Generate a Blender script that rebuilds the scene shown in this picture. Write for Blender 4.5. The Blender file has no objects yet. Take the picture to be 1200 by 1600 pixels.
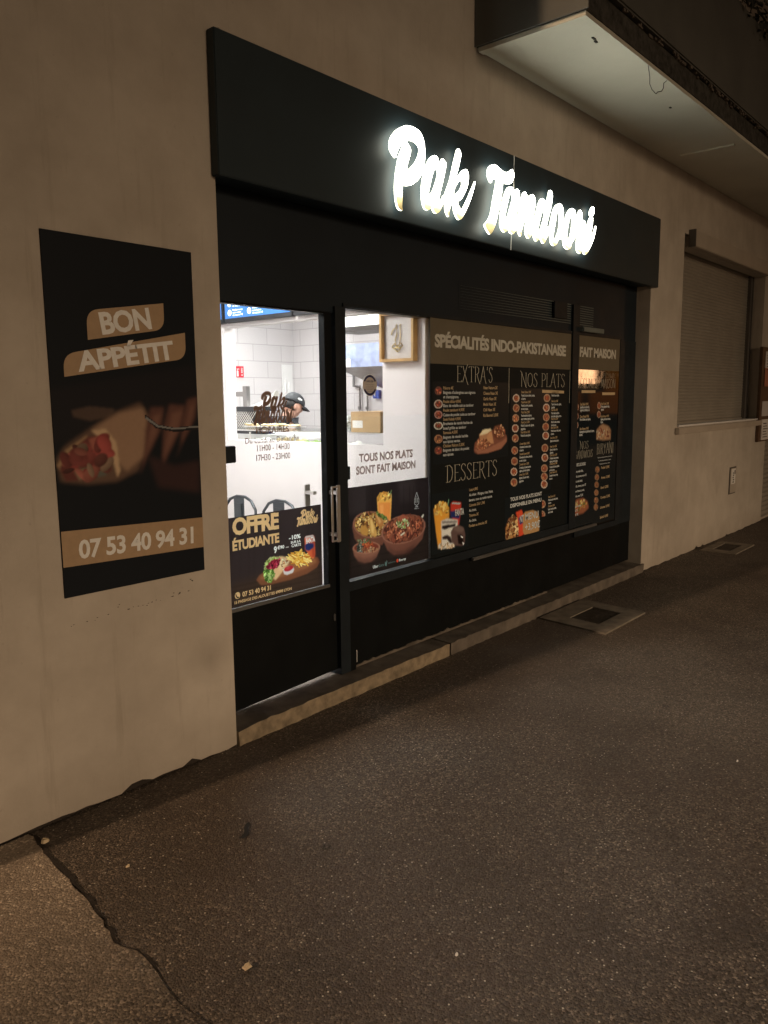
import bpy, bmesh, math, random
import numpy as np
from mathutils import Vector, Matrix
R = math.radians
rnd = random.Random(7)
# ------------------------------------------------------------------ camera
sc = bpy.context.scene
cam_d = bpy.data.cameras.new('camera'); cam = bpy.data.objects.new('camera', cam_d); sc.collection.objects.link(cam)
cam_d.sensor_fit = 'VERTICAL'; cam_d.sensor_height = 36; cam_d.lens = 27.73
cam_d.clip_start = .05; cam_d.clip_end = 500
cam.matrix_world = Matrix(((.64728479, .11489317, -.75353962, 0), (-.76218441, .08476192, -.64178684, -2.8),
                           (-.00986546, .98975501, .14243489, 1.6), (0, 0, 0, 1)))
sc.camera = cam
# ------------------------------------------------------------------ night sky, street light
wd = bpy.data.worlds.new('World'); sc.world = wd; wd.use_nodes = True
nt = wd.node_tree; nt.nodes.clear()
sky = nt.nodes.new('ShaderNodeTexSky'); sky.sky_type = 'NISHITA'; sky.sun_disc = False
sky.sun_elevation = R(1); sky.sun_rotation = R(120)
bg = nt.nodes.new('ShaderNodeBackground'); bg.inputs[1].default_value = .012
bg2 = nt.nodes.new('ShaderNodeBackground'); bg2.inputs[0].default_value = (.034, .023, .014, 1); bg2.inputs[1].default_value = .18
ad = nt.nodes.new('ShaderNodeAddShader'); wo = nt.nodes.new('ShaderNodeOutputWorld')
nt.links.new(sky.outputs[0], bg.inputs[0]); nt.links.new(bg.outputs[0], ad.inputs[0])
nt.links.new(bg2.outputs[0], ad.inputs[1]); nt.links.new(ad.outputs[0], wo.inputs[0])
def lamp(name, kind, energy, col, loc, **kw):
    d = bpy.data.lights.new(name, kind); d.energy = energy; d.color = col
    o = bpy.data.objects.new(name, d); sc.collection.objects.link(o); o.location = loc
    for k, v in kw.items(): setattr(d, k, v)
    return o
# warm street light from across the street (right, low): lights the facade
sl = lamp('street_lamp_opposite', 'SPOT', 14600, (1, .72, .465), (3.0, -25, 4.9), shadow_soft_size=2.6, spot_size=R(50), spot_blend=1.0)
sl.rotation_euler = (Vector((5.0, 0, -6.5))-Vector((3.0, -25, 4.9))).to_track_quat('-Z', 'Y').to_euler()
# warm street lamp beyond the building's left corner: skims the pavement, the corner shades a strip along the wall
lamp('street_lamp', 'POINT', 5900, (1, .66, .40), (-12.2, 1.24, 6.2), shadow_soft_size=.12)
sc.view_settings.view_transform = 'Standard'; sc.view_settings.look = 'None'
sc.view_settings.exposure = 0; sc.view_settings.gamma = 1
try: sc.view_settings.use_curve_mapping = False
except Exception: pass
sc.cycles.max_bounces = 8; sc.cycles.transparent_max_bounces = 16
sc.cycles.use_denoising = True
C = sc.collection
# ------------------------------------------------------------------ materials
def lin(c):
    if max(c) > 1.001: c = [v/255 for v in c[:3]]
    else: return tuple(c[:3])
    return tuple(v/12.92 if v <= .04045 else ((v+.055)/1.055)**2.4 for v in c)
class NT:
    def __init__(s, name):
        s.m = bpy.data.materials.new(name); s.m.use_nodes = True; s.t = s.m.node_tree
        s.b = s.t.nodes.get('Principled BSDF'); s.out = s.t.nodes.get('Material Output')
        s.co = s.n('TexCoord').outputs['Object']
    def n(s, kind, **kw):
        x = s.t.nodes.new('ShaderNode'+kind)
        for k, v in kw.items():
            if k in x.inputs.keys() if isinstance(k, str) else False: x.inputs[k].default_value = v
            else: setattr(x, k, v)
        return x
    def l(s, a, b): s.t.links.new(a, b)
    def noise(s, scale, detail=4, rough=.55, co=None, dist=0):
        x = s.t.nodes.new('ShaderNodeTexNoise'); x.inputs['Scale'].default_value = scale
        x.inputs['Detail'].default_value = detail; x.inputs['Roughness'].default_value = rough
        x.inputs['Distortion'].default_value = dist
        s.l(co or s.co, x.inputs['Vector']); return x.outputs['Fac']
    def ramp(s, f, stops):
        x = s.t.nodes.new('ShaderNodeValToRGB'); e = x.color_ramp.elements
        while len(e) < len(stops): e.new(.5)
        for i, (p, c) in enumerate(stops):
            e[i].position = p; e[i].color = (*(c if isinstance(c, (tuple, list)) else (c, c, c)), 1)[:4]
        s.l(f, x.inputs[0]); return x.outputs[0]
    def mix(s, f, a, b, mode='MIX'):
        x = s.t.nodes.new('ShaderNodeMix'); x.data_type = 'RGBA'; x.blend_type = mode
        for v, i in ((f, 0), (a, 6), (b, 7)):
            if isinstance(v, (int, float)): x.inputs[i].default_value = v
            elif isinstance(v, (tuple, list)): x.inputs[i].default_value = (*v[:3], 1)
            else: s.l(v, x.inputs[i])
        return x.outputs[2]
    def math(s, op, a, b=0, c=0):
        x = s.t.nodes.new('ShaderNodeMath'); x.operation = op
        for i, v in enumerate((a, b, c)):
            if isinstance(v, (int, float)): x.inputs[i].default_value = v
            else: s.l(v, x.inputs[i])
        return x.outputs[0]
    def bump(s, h, strength=.3, dist=.01, chain=None):
        x = s.t.nodes.new('ShaderNodeBump'); x.inputs['Strength'].default_value = strength; x.inputs['Distance'].default_value = dist
        s.l(h, x.inputs['Height'])
        if chain: s.l(chain, x.inputs['Normal'])
        return x.outputs[0]
def mat(name, col, rough=.6, metal=0, var=.12, vscale=6, bump=0, bscale=60, emit=0, ecol=None, spec=.5, alpha=1):
    k = NT(name); c = lin(col)
    f = k.noise(vscale, 5)
    k.l(k.ramp(f, [(.3, tuple(v*(1-var) for v in c)), (.7, tuple(min(1, v*(1+var)) for v in c))]), k.b.inputs['Base Color'])
    r = k.noise(vscale*2.3, 3); rr = k.math('MULTIPLY_ADD', r, .2, rough-.1); k.l(rr, k.b.inputs['Roughness'])
    k.b.inputs['Metallic'].default_value = metal; k.b.inputs['Specular IOR Level'].default_value = spec
    if bump: k.l(k.bump(k.noise(bscale, 4), bump, .004), k.b.inputs['Normal'])
    if emit:
        k.b.inputs['Emission Color'].default_value = (*lin(ecol or col), 1); k.b.inputs['Emission Strength'].default_value = emit
    return k.m
M = {}
def plaster():
    k = NT('plaster'); big = k.noise(.7, 4); mid = k.noise(3.2, 5, .6); fine = k.noise(120, 4, .7)
    c = k.ramp(big, [(.3, (.50, .45, .385)), (.7, (.62, .56, .485))])
    c = k.mix(.5, c, k.ramp(mid, [(.35, (.45, .40, .34)), (.65, (.64, .585, .51))]))
    # vertical rain streaks
    mp = k.n('Mapping'); mp.inputs['Scale'].default_value = (14, 14, 1.1); k.l(k.co, mp.inputs[0])
    st = k.noise(1, 5, .7, mp.outputs[0])
    c = k.mix(k.ramp(st, [(.56, 0.0), (.76, .5)]), c, (.33, .28, .22))
    # soot blotches, scuffs near the ground
    sx = k.n('SeparateXYZ'); k.l(k.co, sx.inputs[0])
    low = k.ramp(sx.outputs[2], [(0.0, .7), (.22, .0)])
    bl = k.math('MULTIPLY', k.noise(2.6, 6, .7), low)
    c = k.mix(bl, c, (.26, .21, .16))
    for (x, z, r_, s_) in ((7.25, .52, .42, .55), (7.9, .25, .5, .4), (8.0, 1.15, .5, .25), (1.62, .28, .4, .25), (2.08, .45, .1, .5)):
        vd = k.n('VectorMath'); vd.operation = 'DISTANCE'; k.l(k.co, vd.inputs[0]); vd.inputs[1].default_value = (x, 0, z)
        d = k.math('ADD', vd.outputs['Value'], k.math('MULTIPLY_ADD', k.noise(7, 5), .4*r_*2, -.4*r_))
        c = k.mix(k.math('MULTIPLY', k.ramp(k.math('DIVIDE', d, r_*1.4), [(0, 1.0), (1, 0.0)]), s_*.8), c, (.24, .20, .165))
    sp = k.ramp(k.noise(34, 2, .5), [(.70, 0.0), (.76, .6)])
    c = k.mix(k.math('MULTIPLY', sp, .35), c, (.3, .25, .2))
    k.l(c, k.b.inputs['Base Color']); k.b.inputs['Roughness'].default_value = .92
    b1 = k.bump(fine, .5, .0025); b2 = k.bump(k.noise(9, 4), .35, .012, b1); k.l(b2, k.b.inputs['Normal'])
    return k.m
def asphalt(name, dark, light, warm):
    k = NT(name)
    v = k.n('TexVoronoi'); v.inputs['Scale'].default_value = 150; k.l(k.co, v.inputs['Vector'])
    v2 = k.n('TexVoronoi'); v2.inputs['Scale'].default_value = 75; k.l(k.co, v2.inputs['Vector'])
    sepc = k.n('SeparateColor'); k.l(v.outputs['Color'], sepc.inputs[0])
    sep2 = k.n('SeparateColor'); k.l(v2.outputs['Color'], sep2.inputs[0])
    c = k.ramp(sepc.outputs[0], [(.0, dark), (.55, tuple((a+b)/2 for a, b in zip(dark, light))), (.90, light), (.97, tuple(x*2.0 for x in light))])
    big = k.noise(.8, 5, .6); c = k.mix(k.ramp(big, [(.38, 0.0), (.62, .55)]), c, warm)
    c = k.mix(k.ramp(k.noise(2.7, 5, .65), [(.45, 0.0), (.75, .5)]), c, tuple(x*.6 for x in dark))
    spk = k.math('MULTIPLY', k.ramp(sep2.outputs[1], [(.90, 0.0), (.92, 1.0)]), k.ramp(v2.outputs['Distance'], [(.16, 1.0), (.28, 0.0)]))
    c = k.mix(spk, c, (.72, .66, .56))
    c = k.mix(k.ramp(k.noise(.33, 3, .5), [(.42, 0.0), (.66, .28)]), c, tuple(min(1, x*1.05) for x in light))
    vg = k.n('TexVoronoi'); vg.inputs['Scale'].default_value = 2.3; vg.inputs['Randomness'].default_value = 1; k.l(k.co, vg.inputs['Vector'])
    gd = k.math('ADD', vg.outputs['Distance'], k.math('MULTIPLY_ADD', k.noise(30, 3), .06, -.03))
    c = k.mix(k.ramp(gd, [(.035, .55), (.05, 0.0)]), c, tuple(x*.45 for x in dark))
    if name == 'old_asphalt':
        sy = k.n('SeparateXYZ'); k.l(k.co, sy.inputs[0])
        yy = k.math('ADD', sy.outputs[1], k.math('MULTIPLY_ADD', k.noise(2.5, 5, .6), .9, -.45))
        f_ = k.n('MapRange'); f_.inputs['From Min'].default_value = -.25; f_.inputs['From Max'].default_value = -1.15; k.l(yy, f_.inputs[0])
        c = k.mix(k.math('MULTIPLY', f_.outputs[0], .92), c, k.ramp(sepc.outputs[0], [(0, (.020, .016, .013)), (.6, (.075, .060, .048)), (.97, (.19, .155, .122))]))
    k.l(c, k.b.inputs['Base Color'])
    k.l(k.math('MULTIPLY_ADD', sepc.outputs[1], .35, .5), k.b.inputs['Roughness'])
    h = k.math('MULTIPLY_ADD', v.outputs['Distance'], -1.0, k.math('MULTIPLY', sepc.outputs[2], .5))
    b1 = k.bump(h, .8 if name == 'asphalt' else .5, .0045); b2 = k.bump(k.noise(110, 5, .8), .32, .004, b1); b3 = k.bump(k.noise(3.5, 4), .35, .02, b2)
    k.l(b3, k.b.inputs['Normal']); return k.m
def tiles(name, w, h, axis):
    k = NT(name); mp = k.n('Mapping')
    mp.inputs['Rotation'].default_value = (R(90), 0, 0) if axis == 'y' else (R(90), 0, R(90))
    sx = k.n('SeparateXYZ'); k.l(k.co, sx.inputs[0]); cb = k.n('CombineXYZ')
    k.l(sx.outputs[0 if axis == 'y' else 1], cb.inputs[0]); k.l(sx.outputs[2], cb.inputs[1])
    b = k.n('TexBrick'); k.l(cb.outputs[0], b.inputs['Vector'])
    for kk, vv in (('Scale', 1), ('Brick Width', w), ('Row Height', h), ('Mortar Size', .0035), ('Mortar Smooth', .1)): b.inputs[kk].default_value = vv
    b.inputs['Color1'].default_value = (.62, .59, .59, 1); b.inputs['Color2'].default_value = (.58, .555, .555, 1); b.inputs['Mortar'].default_value = (.40, .38, .38, 1)
    k.l(b.outputs['Color'], k.b.inputs['Base Color']); k.b.inputs['Roughness'].default_value = .28
    k.l(k.bump(b.outputs['Fac'], -.4, .002), k.b.inputs['Normal']); return k.m
def glassmat():
    k = NT('clear_glass'); tr = k.n('BsdfTransparent'); tr.inputs[0].default_value = (.93, .95, .94, 1)
    gl = k.n('BsdfGlossy'); gl.inputs['Roughness'].default_value = .02
    fr = k.n('Fresnel'); fr.inputs[0].default_value = 1.35
    mx = k.n('MixShader'); f = k.math('ADD', k.math('MULTIPLY', fr.outputs[0], .32), k.ramp(k.noise(3, 4), [(.5, .0), (.8, .012)]))
    k.l(f, mx.inputs[0]); k.l(tr.outputs[0], mx.inputs[1]); k.l(gl.outputs[0], mx.inputs[2]); k.l(mx.outputs[0], k.out.inputs[0]); return k.m
def printmat(name, gain, trans=0, rough=.3, spec=.15):
    # printed vinyl: the picture is a colour attribute of the sheet; trans = how much light passes from the lit room behind
    k = NT(name); a = k.n('Attribute'); a.attribute_name = 'print'
    c = k.mix(1.0, a.outputs['Color'], (gain,)*3, 'MULTIPLY') if isinstance(gain, float) else k.mix(1.0, a.outputs['Color'], gain, 'MULTIPLY')
    k.l(c, k.b.inputs['Base Color']); k.b.inputs['Roughness'].default_value = rough; k.b.inputs['Specular IOR Level'].default_value = spec
    if trans:
        t = k.n('BsdfTranslucent'); k.l(c, t.inputs[0]); mx = k.n('MixShader'); mx.inputs[0].default_value = trans
        k.l(k.b.outputs[0], mx.inputs[1]); k.l(t.outputs[0], mx.inputs[2]); k.l(mx.outputs[0], k.out.inputs[0])
    return k.m
def inkmat(name, col, trans=0, rough=.45):
    k = NT(name); c = lin(col); f = k.noise(30, 3)
    cc = k.ramp(f, [(.3, tuple(v*.94 for v in c)), (.7, tuple(min(1, v*1.05) for v in c))])
    k.l(cc, k.b.inputs['Base Color']); k.b.inputs['Roughness'].default_value = rough
    if trans:
        t = k.n('BsdfTranslucent'); k.l(cc, t.inputs[0]); mx = k.n('MixShader'); mx.inputs[0].default_value = trans
        k.l(k.b.outputs[0], mx.inputs[1]); k.l(t.outputs[0], mx.inputs[2]); k.l(mx.outputs[0], k.out.inputs[0])
    return k.m
M['plaster'] = plaster()
M['asphalt'] = asphalt('asphalt', (.018, .014, .011), (.185, .150, .118), (.060, .040, .030))
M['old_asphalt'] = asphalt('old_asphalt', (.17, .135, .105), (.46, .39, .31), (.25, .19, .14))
M['crack'] = mat('crack_dirt', (.030, .023, .018), .95, bump=.8, bscale=90)
M['black'] = mat('black_painted_metal', (.004, .0055, .0065), .5, var=.3, vscale=3, bump=.06, bscale=160, spec=.18)
M['fascia'] = mat('black_composite_panel', (.018, .033, .043), .5, var=.2, vscale=1.4, bump=.04, bscale=260, spec=.4)
M['frame'] = mat('dark_frame_paint', (.014, .020, .026), .45, var=.2, vscale=8, spec=.25)
M['glass'] = glassmat()
M['steel'] = mat('brushed_steel', (.72, .70, .68), .33, .75, var=.05)
M['dull_steel'] = mat('dull_steel', (.20, .20, .20), .45, .7)
M['slat'] = mat('grille_metal', (.15, .185, .185), .5, .2)
M['stone'] = mat('sill_concrete', (.13, .11, .09), .85, var=.4, vscale=9, bump=.7, bscale=35)
M['stone_front'] = mat('worn_kerb_stone', (.27, .215, .145), .9, var=.45, vscale=14, bump=.8, bscale=40)
M['concrete'] = mat('drain_concrete', (.21, .18, .145), .9, var=.3, vscale=10, bump=.7, bscale=70)
M['iron'] = mat('rusted_iron_lid', (.06, .048, .038), .7, .4, var=.4, vscale=20, bump=.9, bscale=90)
M['balcony_grey'] = mat('grey_balcony_paint', (.10, .10, .09), .8, var=.15, vscale=2, bump=.2, bscale=80)
M['balcony_under'] = mat('pale_soffit_paint', (.56, .55, .47), .85, var=.10, vscale=1.2, bump=.3, bscale=60)
M['grime'] = mat('balcony_grime', (.05, .048, .042), .95, var=.6, vscale=22, bump=.9, bscale=40)
M['shutter'] = mat('roller_shutter_slats', (.30, .275, .235), .55, var=.1, vscale=2)
M['shutter_box'] = mat('shutter_box_paint', (.46, .41, .35), .5, var=.1, vscale=3)
M['guide'] = mat('shutter_guide_dark', (.12, .11, .10), .5)
M['leaf'] = mat('dry_vine_leaf', (.018, .020, .012), .7, var=.4)
M['white_wall'] = mat('white_interior_paint', (.82, .77, .765), .75, var=.03, vscale=2)
M['ceiling'] = mat('white_ceiling', (.75, .74, .73), .8, var=.03)
M['floor'] = mat('grey_floor_tile', (.42, .40, .38), .35, var=.1, vscale=4)
M['tile_y'] = tiles('white_tiles_back', .42, .1845, 'y')
M['tile_x'] = tiles('white_tiles_side', .42, .1845, 'x')
M['lit'] = mat('light_diffuser', (.95, .95, .93), .5, emit=56, ecol=(1, .97, .95))
M['lit_kitchen'] = mat('kitchen_light_diffuser', (.95, .95, .93), .5, emit=85, ecol=(1, .985, .98))
M['blue_film'] = mat('blue_protective_film', (.30, .35, .52), .35, .25, var=.35, vscale=9)
M['hood_steel'] = mat('hood_steel', (.28, .27, .26), .35, .8)
M['oak'] = mat('oak_frame', (.55, .33, .13), .5, var=.25, vscale=12, bump=.3, bscale=40)
M['mat_board'] = mat('picture_mount', (.60, .56, .54), .8, var=.03)
M['gold'] = mat('gold_metal', (.75, .58, .25), .3, 1)
M['card'] = mat('cardboard', (.47, .32, .17), .85, var=.1, vscale=10, bump=.2)
M['paper'] = mat('white_paper', (.78, .76, .73), .85, var=.04, bump=.25, bscale=18)
M['red'] = mat('red_sign', (.65, .03, .05), .5)
M['blue'] = mat('blue_plastic', (.03, .08, .35), .45)
M['navy'] = mat('navy_cloth', (.025, .03, .09), .8)
M['dark_shell'] = mat('dark_appliance', (.035, .036, .04), .5)
M['chair'] = mat('gunmetal_chair', (.10, .11, .12), .35, .7)
M['table'] = mat('grey_table_top', (.42, .42, .43), .5)
M['skin'] = mat('skin', (.52, .29, .21), .55, var=.1)
M['hair'] = mat('dark_hair', (.015, .012, .011), .6)
M['shirt'] = mat('black_tshirt', (.02, .021, .025), .85, bump=.3, bscale=30)
M['cap'] = mat('black_cap', (.022, .024, .027), .7, bump=.2, bscale=120)
M['food1'] = mat('bread', (.62, .50, .28), .7, var=.3, vscale=30)
M['food2'] = mat('salad', (.25, .38, .10), .6, var=.5, vscale=40)
M['plastic_film'] = mat('crinkled_plastic', (.72, .76, .74), .25, var=.35, vscale=45, bump=.8, bscale=50)
M['litter'] = mat('pale_litter', (.62, .50, .33), .8, var=.2, vscale=30)
M['gum'] = mat('black_stain', (.012, .010, .009), .6)
M['ink_black'] = mat('black_vinyl', (.008, .0125, .015), .5, var=.1, spec=.2)
M['ink_gloss'] = mat('glossy_black_vinyl', (.008, .0085, .0085), .05, var=.1, spec=.45)
M['ink_navy'] = mat('matte_black_print', (.009, .0105, .015), .7, var=.1, spec=.2)
M['ink_band'] = mat('brown_vinyl_band', (.14, .122, .085), .55, var=.05)
M['ink_white'] = inkmat('white_ink', (.80, .90, .98))
M['ink_gold'] = inkmat('gold_ink', (.66, .52, .32))
M['ink_cream'] = inkmat('cream_ink', (.60, .60, .54))
M['ink_tan'] = inkmat('tan_ink', (.45, .31, .185))
M['poster_white'] = inkmat('poster_white_ink', (.90, .90, .88))
M['transom'] = mat('black_transom_panel', (.010, .018, .027), .5, var=.2, vscale=1.4, bump=.04, bscale=260, spec=.3)
M['ink_paleline'] = inkmat('pale_title_ink', (.58, .58, .50))
M['ink_red'] = inkmat('red_ink', (.5, .07, .03))
M['ink_bluefill'] = inkmat('blue_ink', (.02, .03, .12))
M['lit_gold'] = inkmat('backlit_gold_ink', (.95, .68, .40), .5)
M['lit_white'] = inkmat('backlit_white_ink', (.92, .90, .86), .5)
M['lit_grey'] = inkmat('backlit_grey_ink', (.12, .16, .15), .45)
M['door_ink'] = inkmat('brown_window_lettering', (.17, .10, .068), .12)
M['grey_ink'] = inkmat('grey_brown_window_lettering', (.27, .21, .195), .25)
M['print_back'] = printmat('backlit_printed_film', (1.05, 1.32, 1.5), .45)
M['print_front'] = printmat('printed_film', (2.0, 2.55, 3.2), 0)
M['print_gloss'] = printmat('glossy_printed_film', (1.9, 2.4, 3.0), 0, .05, .45)
M['print_wall'] = printmat('printed_wall_panel', (2.3, 2.9, 3.5), 0, .55)
# ------------------------------------------------------------------ mesh helpers
def empty(name, loc=(0, 0, 0)):
    o = bpy.data.objects.new(name, None); C.objects.link(o); o.location = loc; o.empty_display_size = .1; return o
def tag(o, label, cat, group=None, kind=None):
    if label: o['label'] = label
    if cat: o['category'] = cat
    if group: o['group'] = group
    if kind: o['kind'] = kind
    return o
def wloc(o):
    v = Vector((0, 0, 0))
    while o: v += o.location; o = o.parent
    return v
class MB:
    def __init__(s): s.v = []; s.f = []; s.mi = []
    def add(s, vs, fs, mi=0):
        n = len(s.v); s.v += [tuple(v) for v in vs]; s.f += [tuple(i+n for i in f) for f in fs]; s.mi += [mi]*len(fs); return s
    def box(s, x0, x1, y0, y1, z0, z1, mi=0, bev=0):
        if bev:
            b = bmesh.new(); bmesh.ops.create_cube(b, size=1)
            for v in b.verts: v.co = ((x0+x1)/2+v.co.x*(x1-x0), (y0+y1)/2+v.co.y*(y1-y0), (z0+z1)/2+v.co.z*(z1-z0))
            bmesh.ops.bevel(b, geom=b.edges[:], offset=bev, segments=2, affect='EDGES')
            return s.bm(b, mi)
        return s.add([(x0,y0,z0),(x1,y0,z0),(x1,y1,z0),(x0,y1,z0),(x0,y0,z1),(x1,y0,z1),(x1,y1,z1),(x0,y1,z1)],
                     [(0,3,2,1),(4,5,6,7),(0,1,5,4),(1,2,6,5),(2,3,7,6),(3,0,4,7)], mi)
    def bm(s, b, mi=0, mtx=None):
        b.verts.index_update(); vs = [(mtx @ v.co if mtx else v.co)[:] for v in b.verts]
        s.add(vs, [[v.index for v in f.verts] for f in b.faces], mi); b.free(); return s
    def rect(s, x0, x1, z0, z1, y, mi=0):
        return s.add([(x0,y,z0),(x1,y,z0),(x1,y,z1),(x0,y,z1)], [(0,1,2,3)], mi)
    def prism(s, pts, y0, y1, mi=0):      # pts (x,z) counter-clockwise seen from -y, extruded along y
        n = len(pts)
        vs = [(x, y0, z) for x, z in pts] + [(x, y1, z) for x, z in pts]
        fs = [tuple(range(n)), tuple(range(2*n-1, n-1, -1))] + [((i+1) % n, i, n+i, n+(i+1) % n) for i in range(n)]
        return s.add(vs, fs, mi)
    def flat(s, pts, y, mi=0): return s.add([(x, y, z) for x, z in pts], [tuple(range(len(pts)))], mi)
    def slab(s, pts, z0, z1, mi=0):       # pts (x,y) ccw from above
        n = len(pts); vs = [(x, y, z0) for x, y in pts] + [(x, y, z1) for x, y in pts]
        return s.add(vs, [tuple(range(n-1, -1, -1)), tuple(range(n, 2*n))] + [(i, (i+1) % n, n+(i+1) % n, n+i) for i in range(n)], mi)
    def tube(s, path, r, seg=8, mi=0, closed=False):
        P = [Vector(p) for p in path]; n = len(P); rs = r if isinstance(r, (list, tuple)) else [r]*n
        rings = []; up = Vector((0, 0, 1))
        for i, p in enumerate(P):
            if closed: t = (P[(i+1) % n]-P[i-1])
            else: t = (P[min(i+1, n-1)]-P[max(i-1, 0)])
            t.normalize(); a = t.cross(up)
            if a.length < .05: a = t.cross(Vector((1, 0, 0)))
            a.normalize(); b = t.cross(a)
            rings.append([p+(a*math.cos(2*math.pi*j/seg)+b*math.sin(2*math.pi*j/seg))*rs[i] for j in range(seg)])
        vs = [v for rg in rings for v in rg]; fs = []
        for i in range(n if closed else n-1):
            k = (i+1) % n
            for j in range(seg): fs.append((i*seg+j, i*seg+(j+1) % seg, k*seg+(j+1) % seg, k*seg+j))
        if not closed: fs += [tuple(range(seg-1, -1, -1)), tuple((n-1)*seg+j for j in range(seg))]
        return s.add(vs, fs, mi)
    def sphere(s, c, r, u=16, v=10, mi=0):
        b = bmesh.new(); bmesh.ops.create_uvsphere(b, u_segments=u, v_segments=v, radius=1)
        r = r if isinstance(r, (list, tuple)) else (r, r, r)
        for q in b.verts: q.co = (c[0]+q.co.x*r[0], c[1]+q.co.y*r[1], c[2]+q.co.z*r[2])
        return s.bm(b, mi)
    def lathe(s, c, prof, seg=20, mi=0, axis='z'):
        vs = []; n = len(prof)
        for i in range(seg):
            a = 2*math.pi*i/seg
            for r, h in prof:
                vs.append((c[0]+r*math.cos(a), c[1]+r*math.sin(a), c[2]+h) if axis == 'z' else (c[0]+r*math.cos(a), c[1]-h, c[2]+r*math.sin(a)))
        fs = [(i*n+j, ((i+1) % seg)*n+j, ((i+1) % seg)*n+j+1, i*n+j+1) for i in range(seg) for j in range(n-1)]
        return s.add(vs, fs, mi)
    def me(s, me, mtx=None, mi=0):
        vs = [(mtx @ v.co if mtx else v.co)[:] for v in me.vertices]
        return s.add(vs, [tuple(p.vertices) for p in me.polygons], mi)
    def build(s, name, m, parent=None, loc=None, smooth=False, mods=()):
        me = bpy.data.meshes.new(name); o = bpy.data.objects.new(name, me); C.objects.link(o)
        if parent is not None:
            o.parent = parent
            if loc is None: loc = (0, 0, 0)
        elif loc is None:
            xs = np.array(s.v); loc = (float(xs[:, 0].mean()), float(xs[:, 1].mean()), float(xs[:, 2].min()))
        o.location = loc; off = wloc(o)
        me.from_pydata([(v[0]-off.x, v[1]-off.y, v[2]-off.z) for v in s.v], [], s.f)
        for mm in (m if isinstance(m, (list, tuple)) else [m]): me.materials.append(M[mm] if isinstance(mm, str) else mm)
        if len(me.materials) > 1: me.polygons.foreach_set('material_index', s.mi)
        if smooth: me.polygons.foreach_set('use_smooth', [True]*len(me.polygons))
        me.validate(); me.update(); return o
# textures use the Object coordinate; keep plaster and asphalt objects at the world origin
def curve_mesh(cd):
    o = bpy.data.objects.new('tmp', cd); C.objects.link(o); bpy.context.view_layer.update()
    me = bpy.data.meshes.new_from_object(o.evaluated_get(bpy.context.evaluated_depsgraph_get()))
    bpy.data.objects.remove(o); bpy.data.curves.remove(cd); return me
def text_me(body, bold=0, shear=0, spacing=1, extrude=0):
    cd = bpy.data.curves.new('t', 'FONT'); cd.body = body; cd.size = 1; cd.offset = bold; cd.shear = shear
    cd.space_character = spacing; cd.resolution_u = 3; cd.extrude = extrude; cd.fill_mode = 'FRONT' if not extrude else 'BOTH'
    return curve_mesh(cd)
_tc = {}
def put_text(mb, body, x0, z0, x1=None, h=None, y=0, bold=0, shear=0, rot=0, mi=0, cx=None, xs=1, spacing=1, flip=False):
    # h = height of a capital letter; x0 = left edge (or cx = centre); x1 = fit the width
    key = (body, bold, shear, spacing)
    if key not in _tc: _tc[key] = text_me(body, bold, shear, spacing)
    me = _tc[key]; a = np.empty(len(me.vertices)*3); me.vertices.foreach_get('co', a); a = a.reshape(-1, 3)
    if not len(a): return
    ax, bx = a[:, 0].min(), a[:, 0].max(); sz = h/.72; sx = sz*xs
    if x1 is not None: sx = (x1-x0)/(bx-ax)
    if cx is not None: x0 = cx-(bx-ax)*sx/2
    ca, sa = math.cos(rot), math.sin(rot); vs = []
    for q in a:
        u = (q[0]-ax)*sx; w = q[1]*sz; vs.append((x0+u*ca-w*sa, y, z0+u*sa+w*ca))
    mb.add(vs, [tuple(p.vertices) for p in me.polygons], mi)
def loops_me(loops, extrude=0, mtx2=None, smooth=3):
    cd = bpy.data.curves.new('c', 'CURVE'); cd.dimensions = '2D'; cd.fill_mode = 'BOTH' if extrude else 'FRONT'; cd.extrude = extrude
    for lp in loops:
        n = len(lp); pts = []
        for i in range(n):
            p0, p1, p2, p3 = (np.array(lp[(i+d) % n]) for d in (-1, 0, 1, 2))
            for k in range(smooth):
                t = k/smooth
                pts.append(.5*((2*p1)+(-p0+p2)*t+(2*p0-5*p1+4*p2-p3)*t*t+(-p0+3*p1-3*p2+p3)*t**3))
        sp = cd.splines.new('POLY'); sp.points.add(len(pts)-1); sp.use_cyclic_u = True
        for q, p in zip(sp.points, pts):
            x, z = (mtx2(p) if mtx2 else p); q.co = (x, z, 0, 1)
    return curve_mesh(cd)
def inset(lp, d, hole=False):
    P = np.array(lp); A = .5*np.sum(P[:, 0]*np.roll(P[:, 1], -1)-np.roll(P[:, 0], -1)*P[:, 1]); T = np.roll(P, -1, 0)-np.roll(P, 1, 0)
    T /= np.linalg.norm(T, axis=1)[:, None]+1e-9; N = np.column_stack([-T[:, 1], T[:, 0]])*np.sign(A)*(-1 if hole else 1)
    return P+N*np.array([d*1.5, d])
XZ = lambda y: Matrix(((1, 0, 0, 0), (0, 0, -1, y), (0, 1, 0, 0), (0, 0, 0, 1)))
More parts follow.
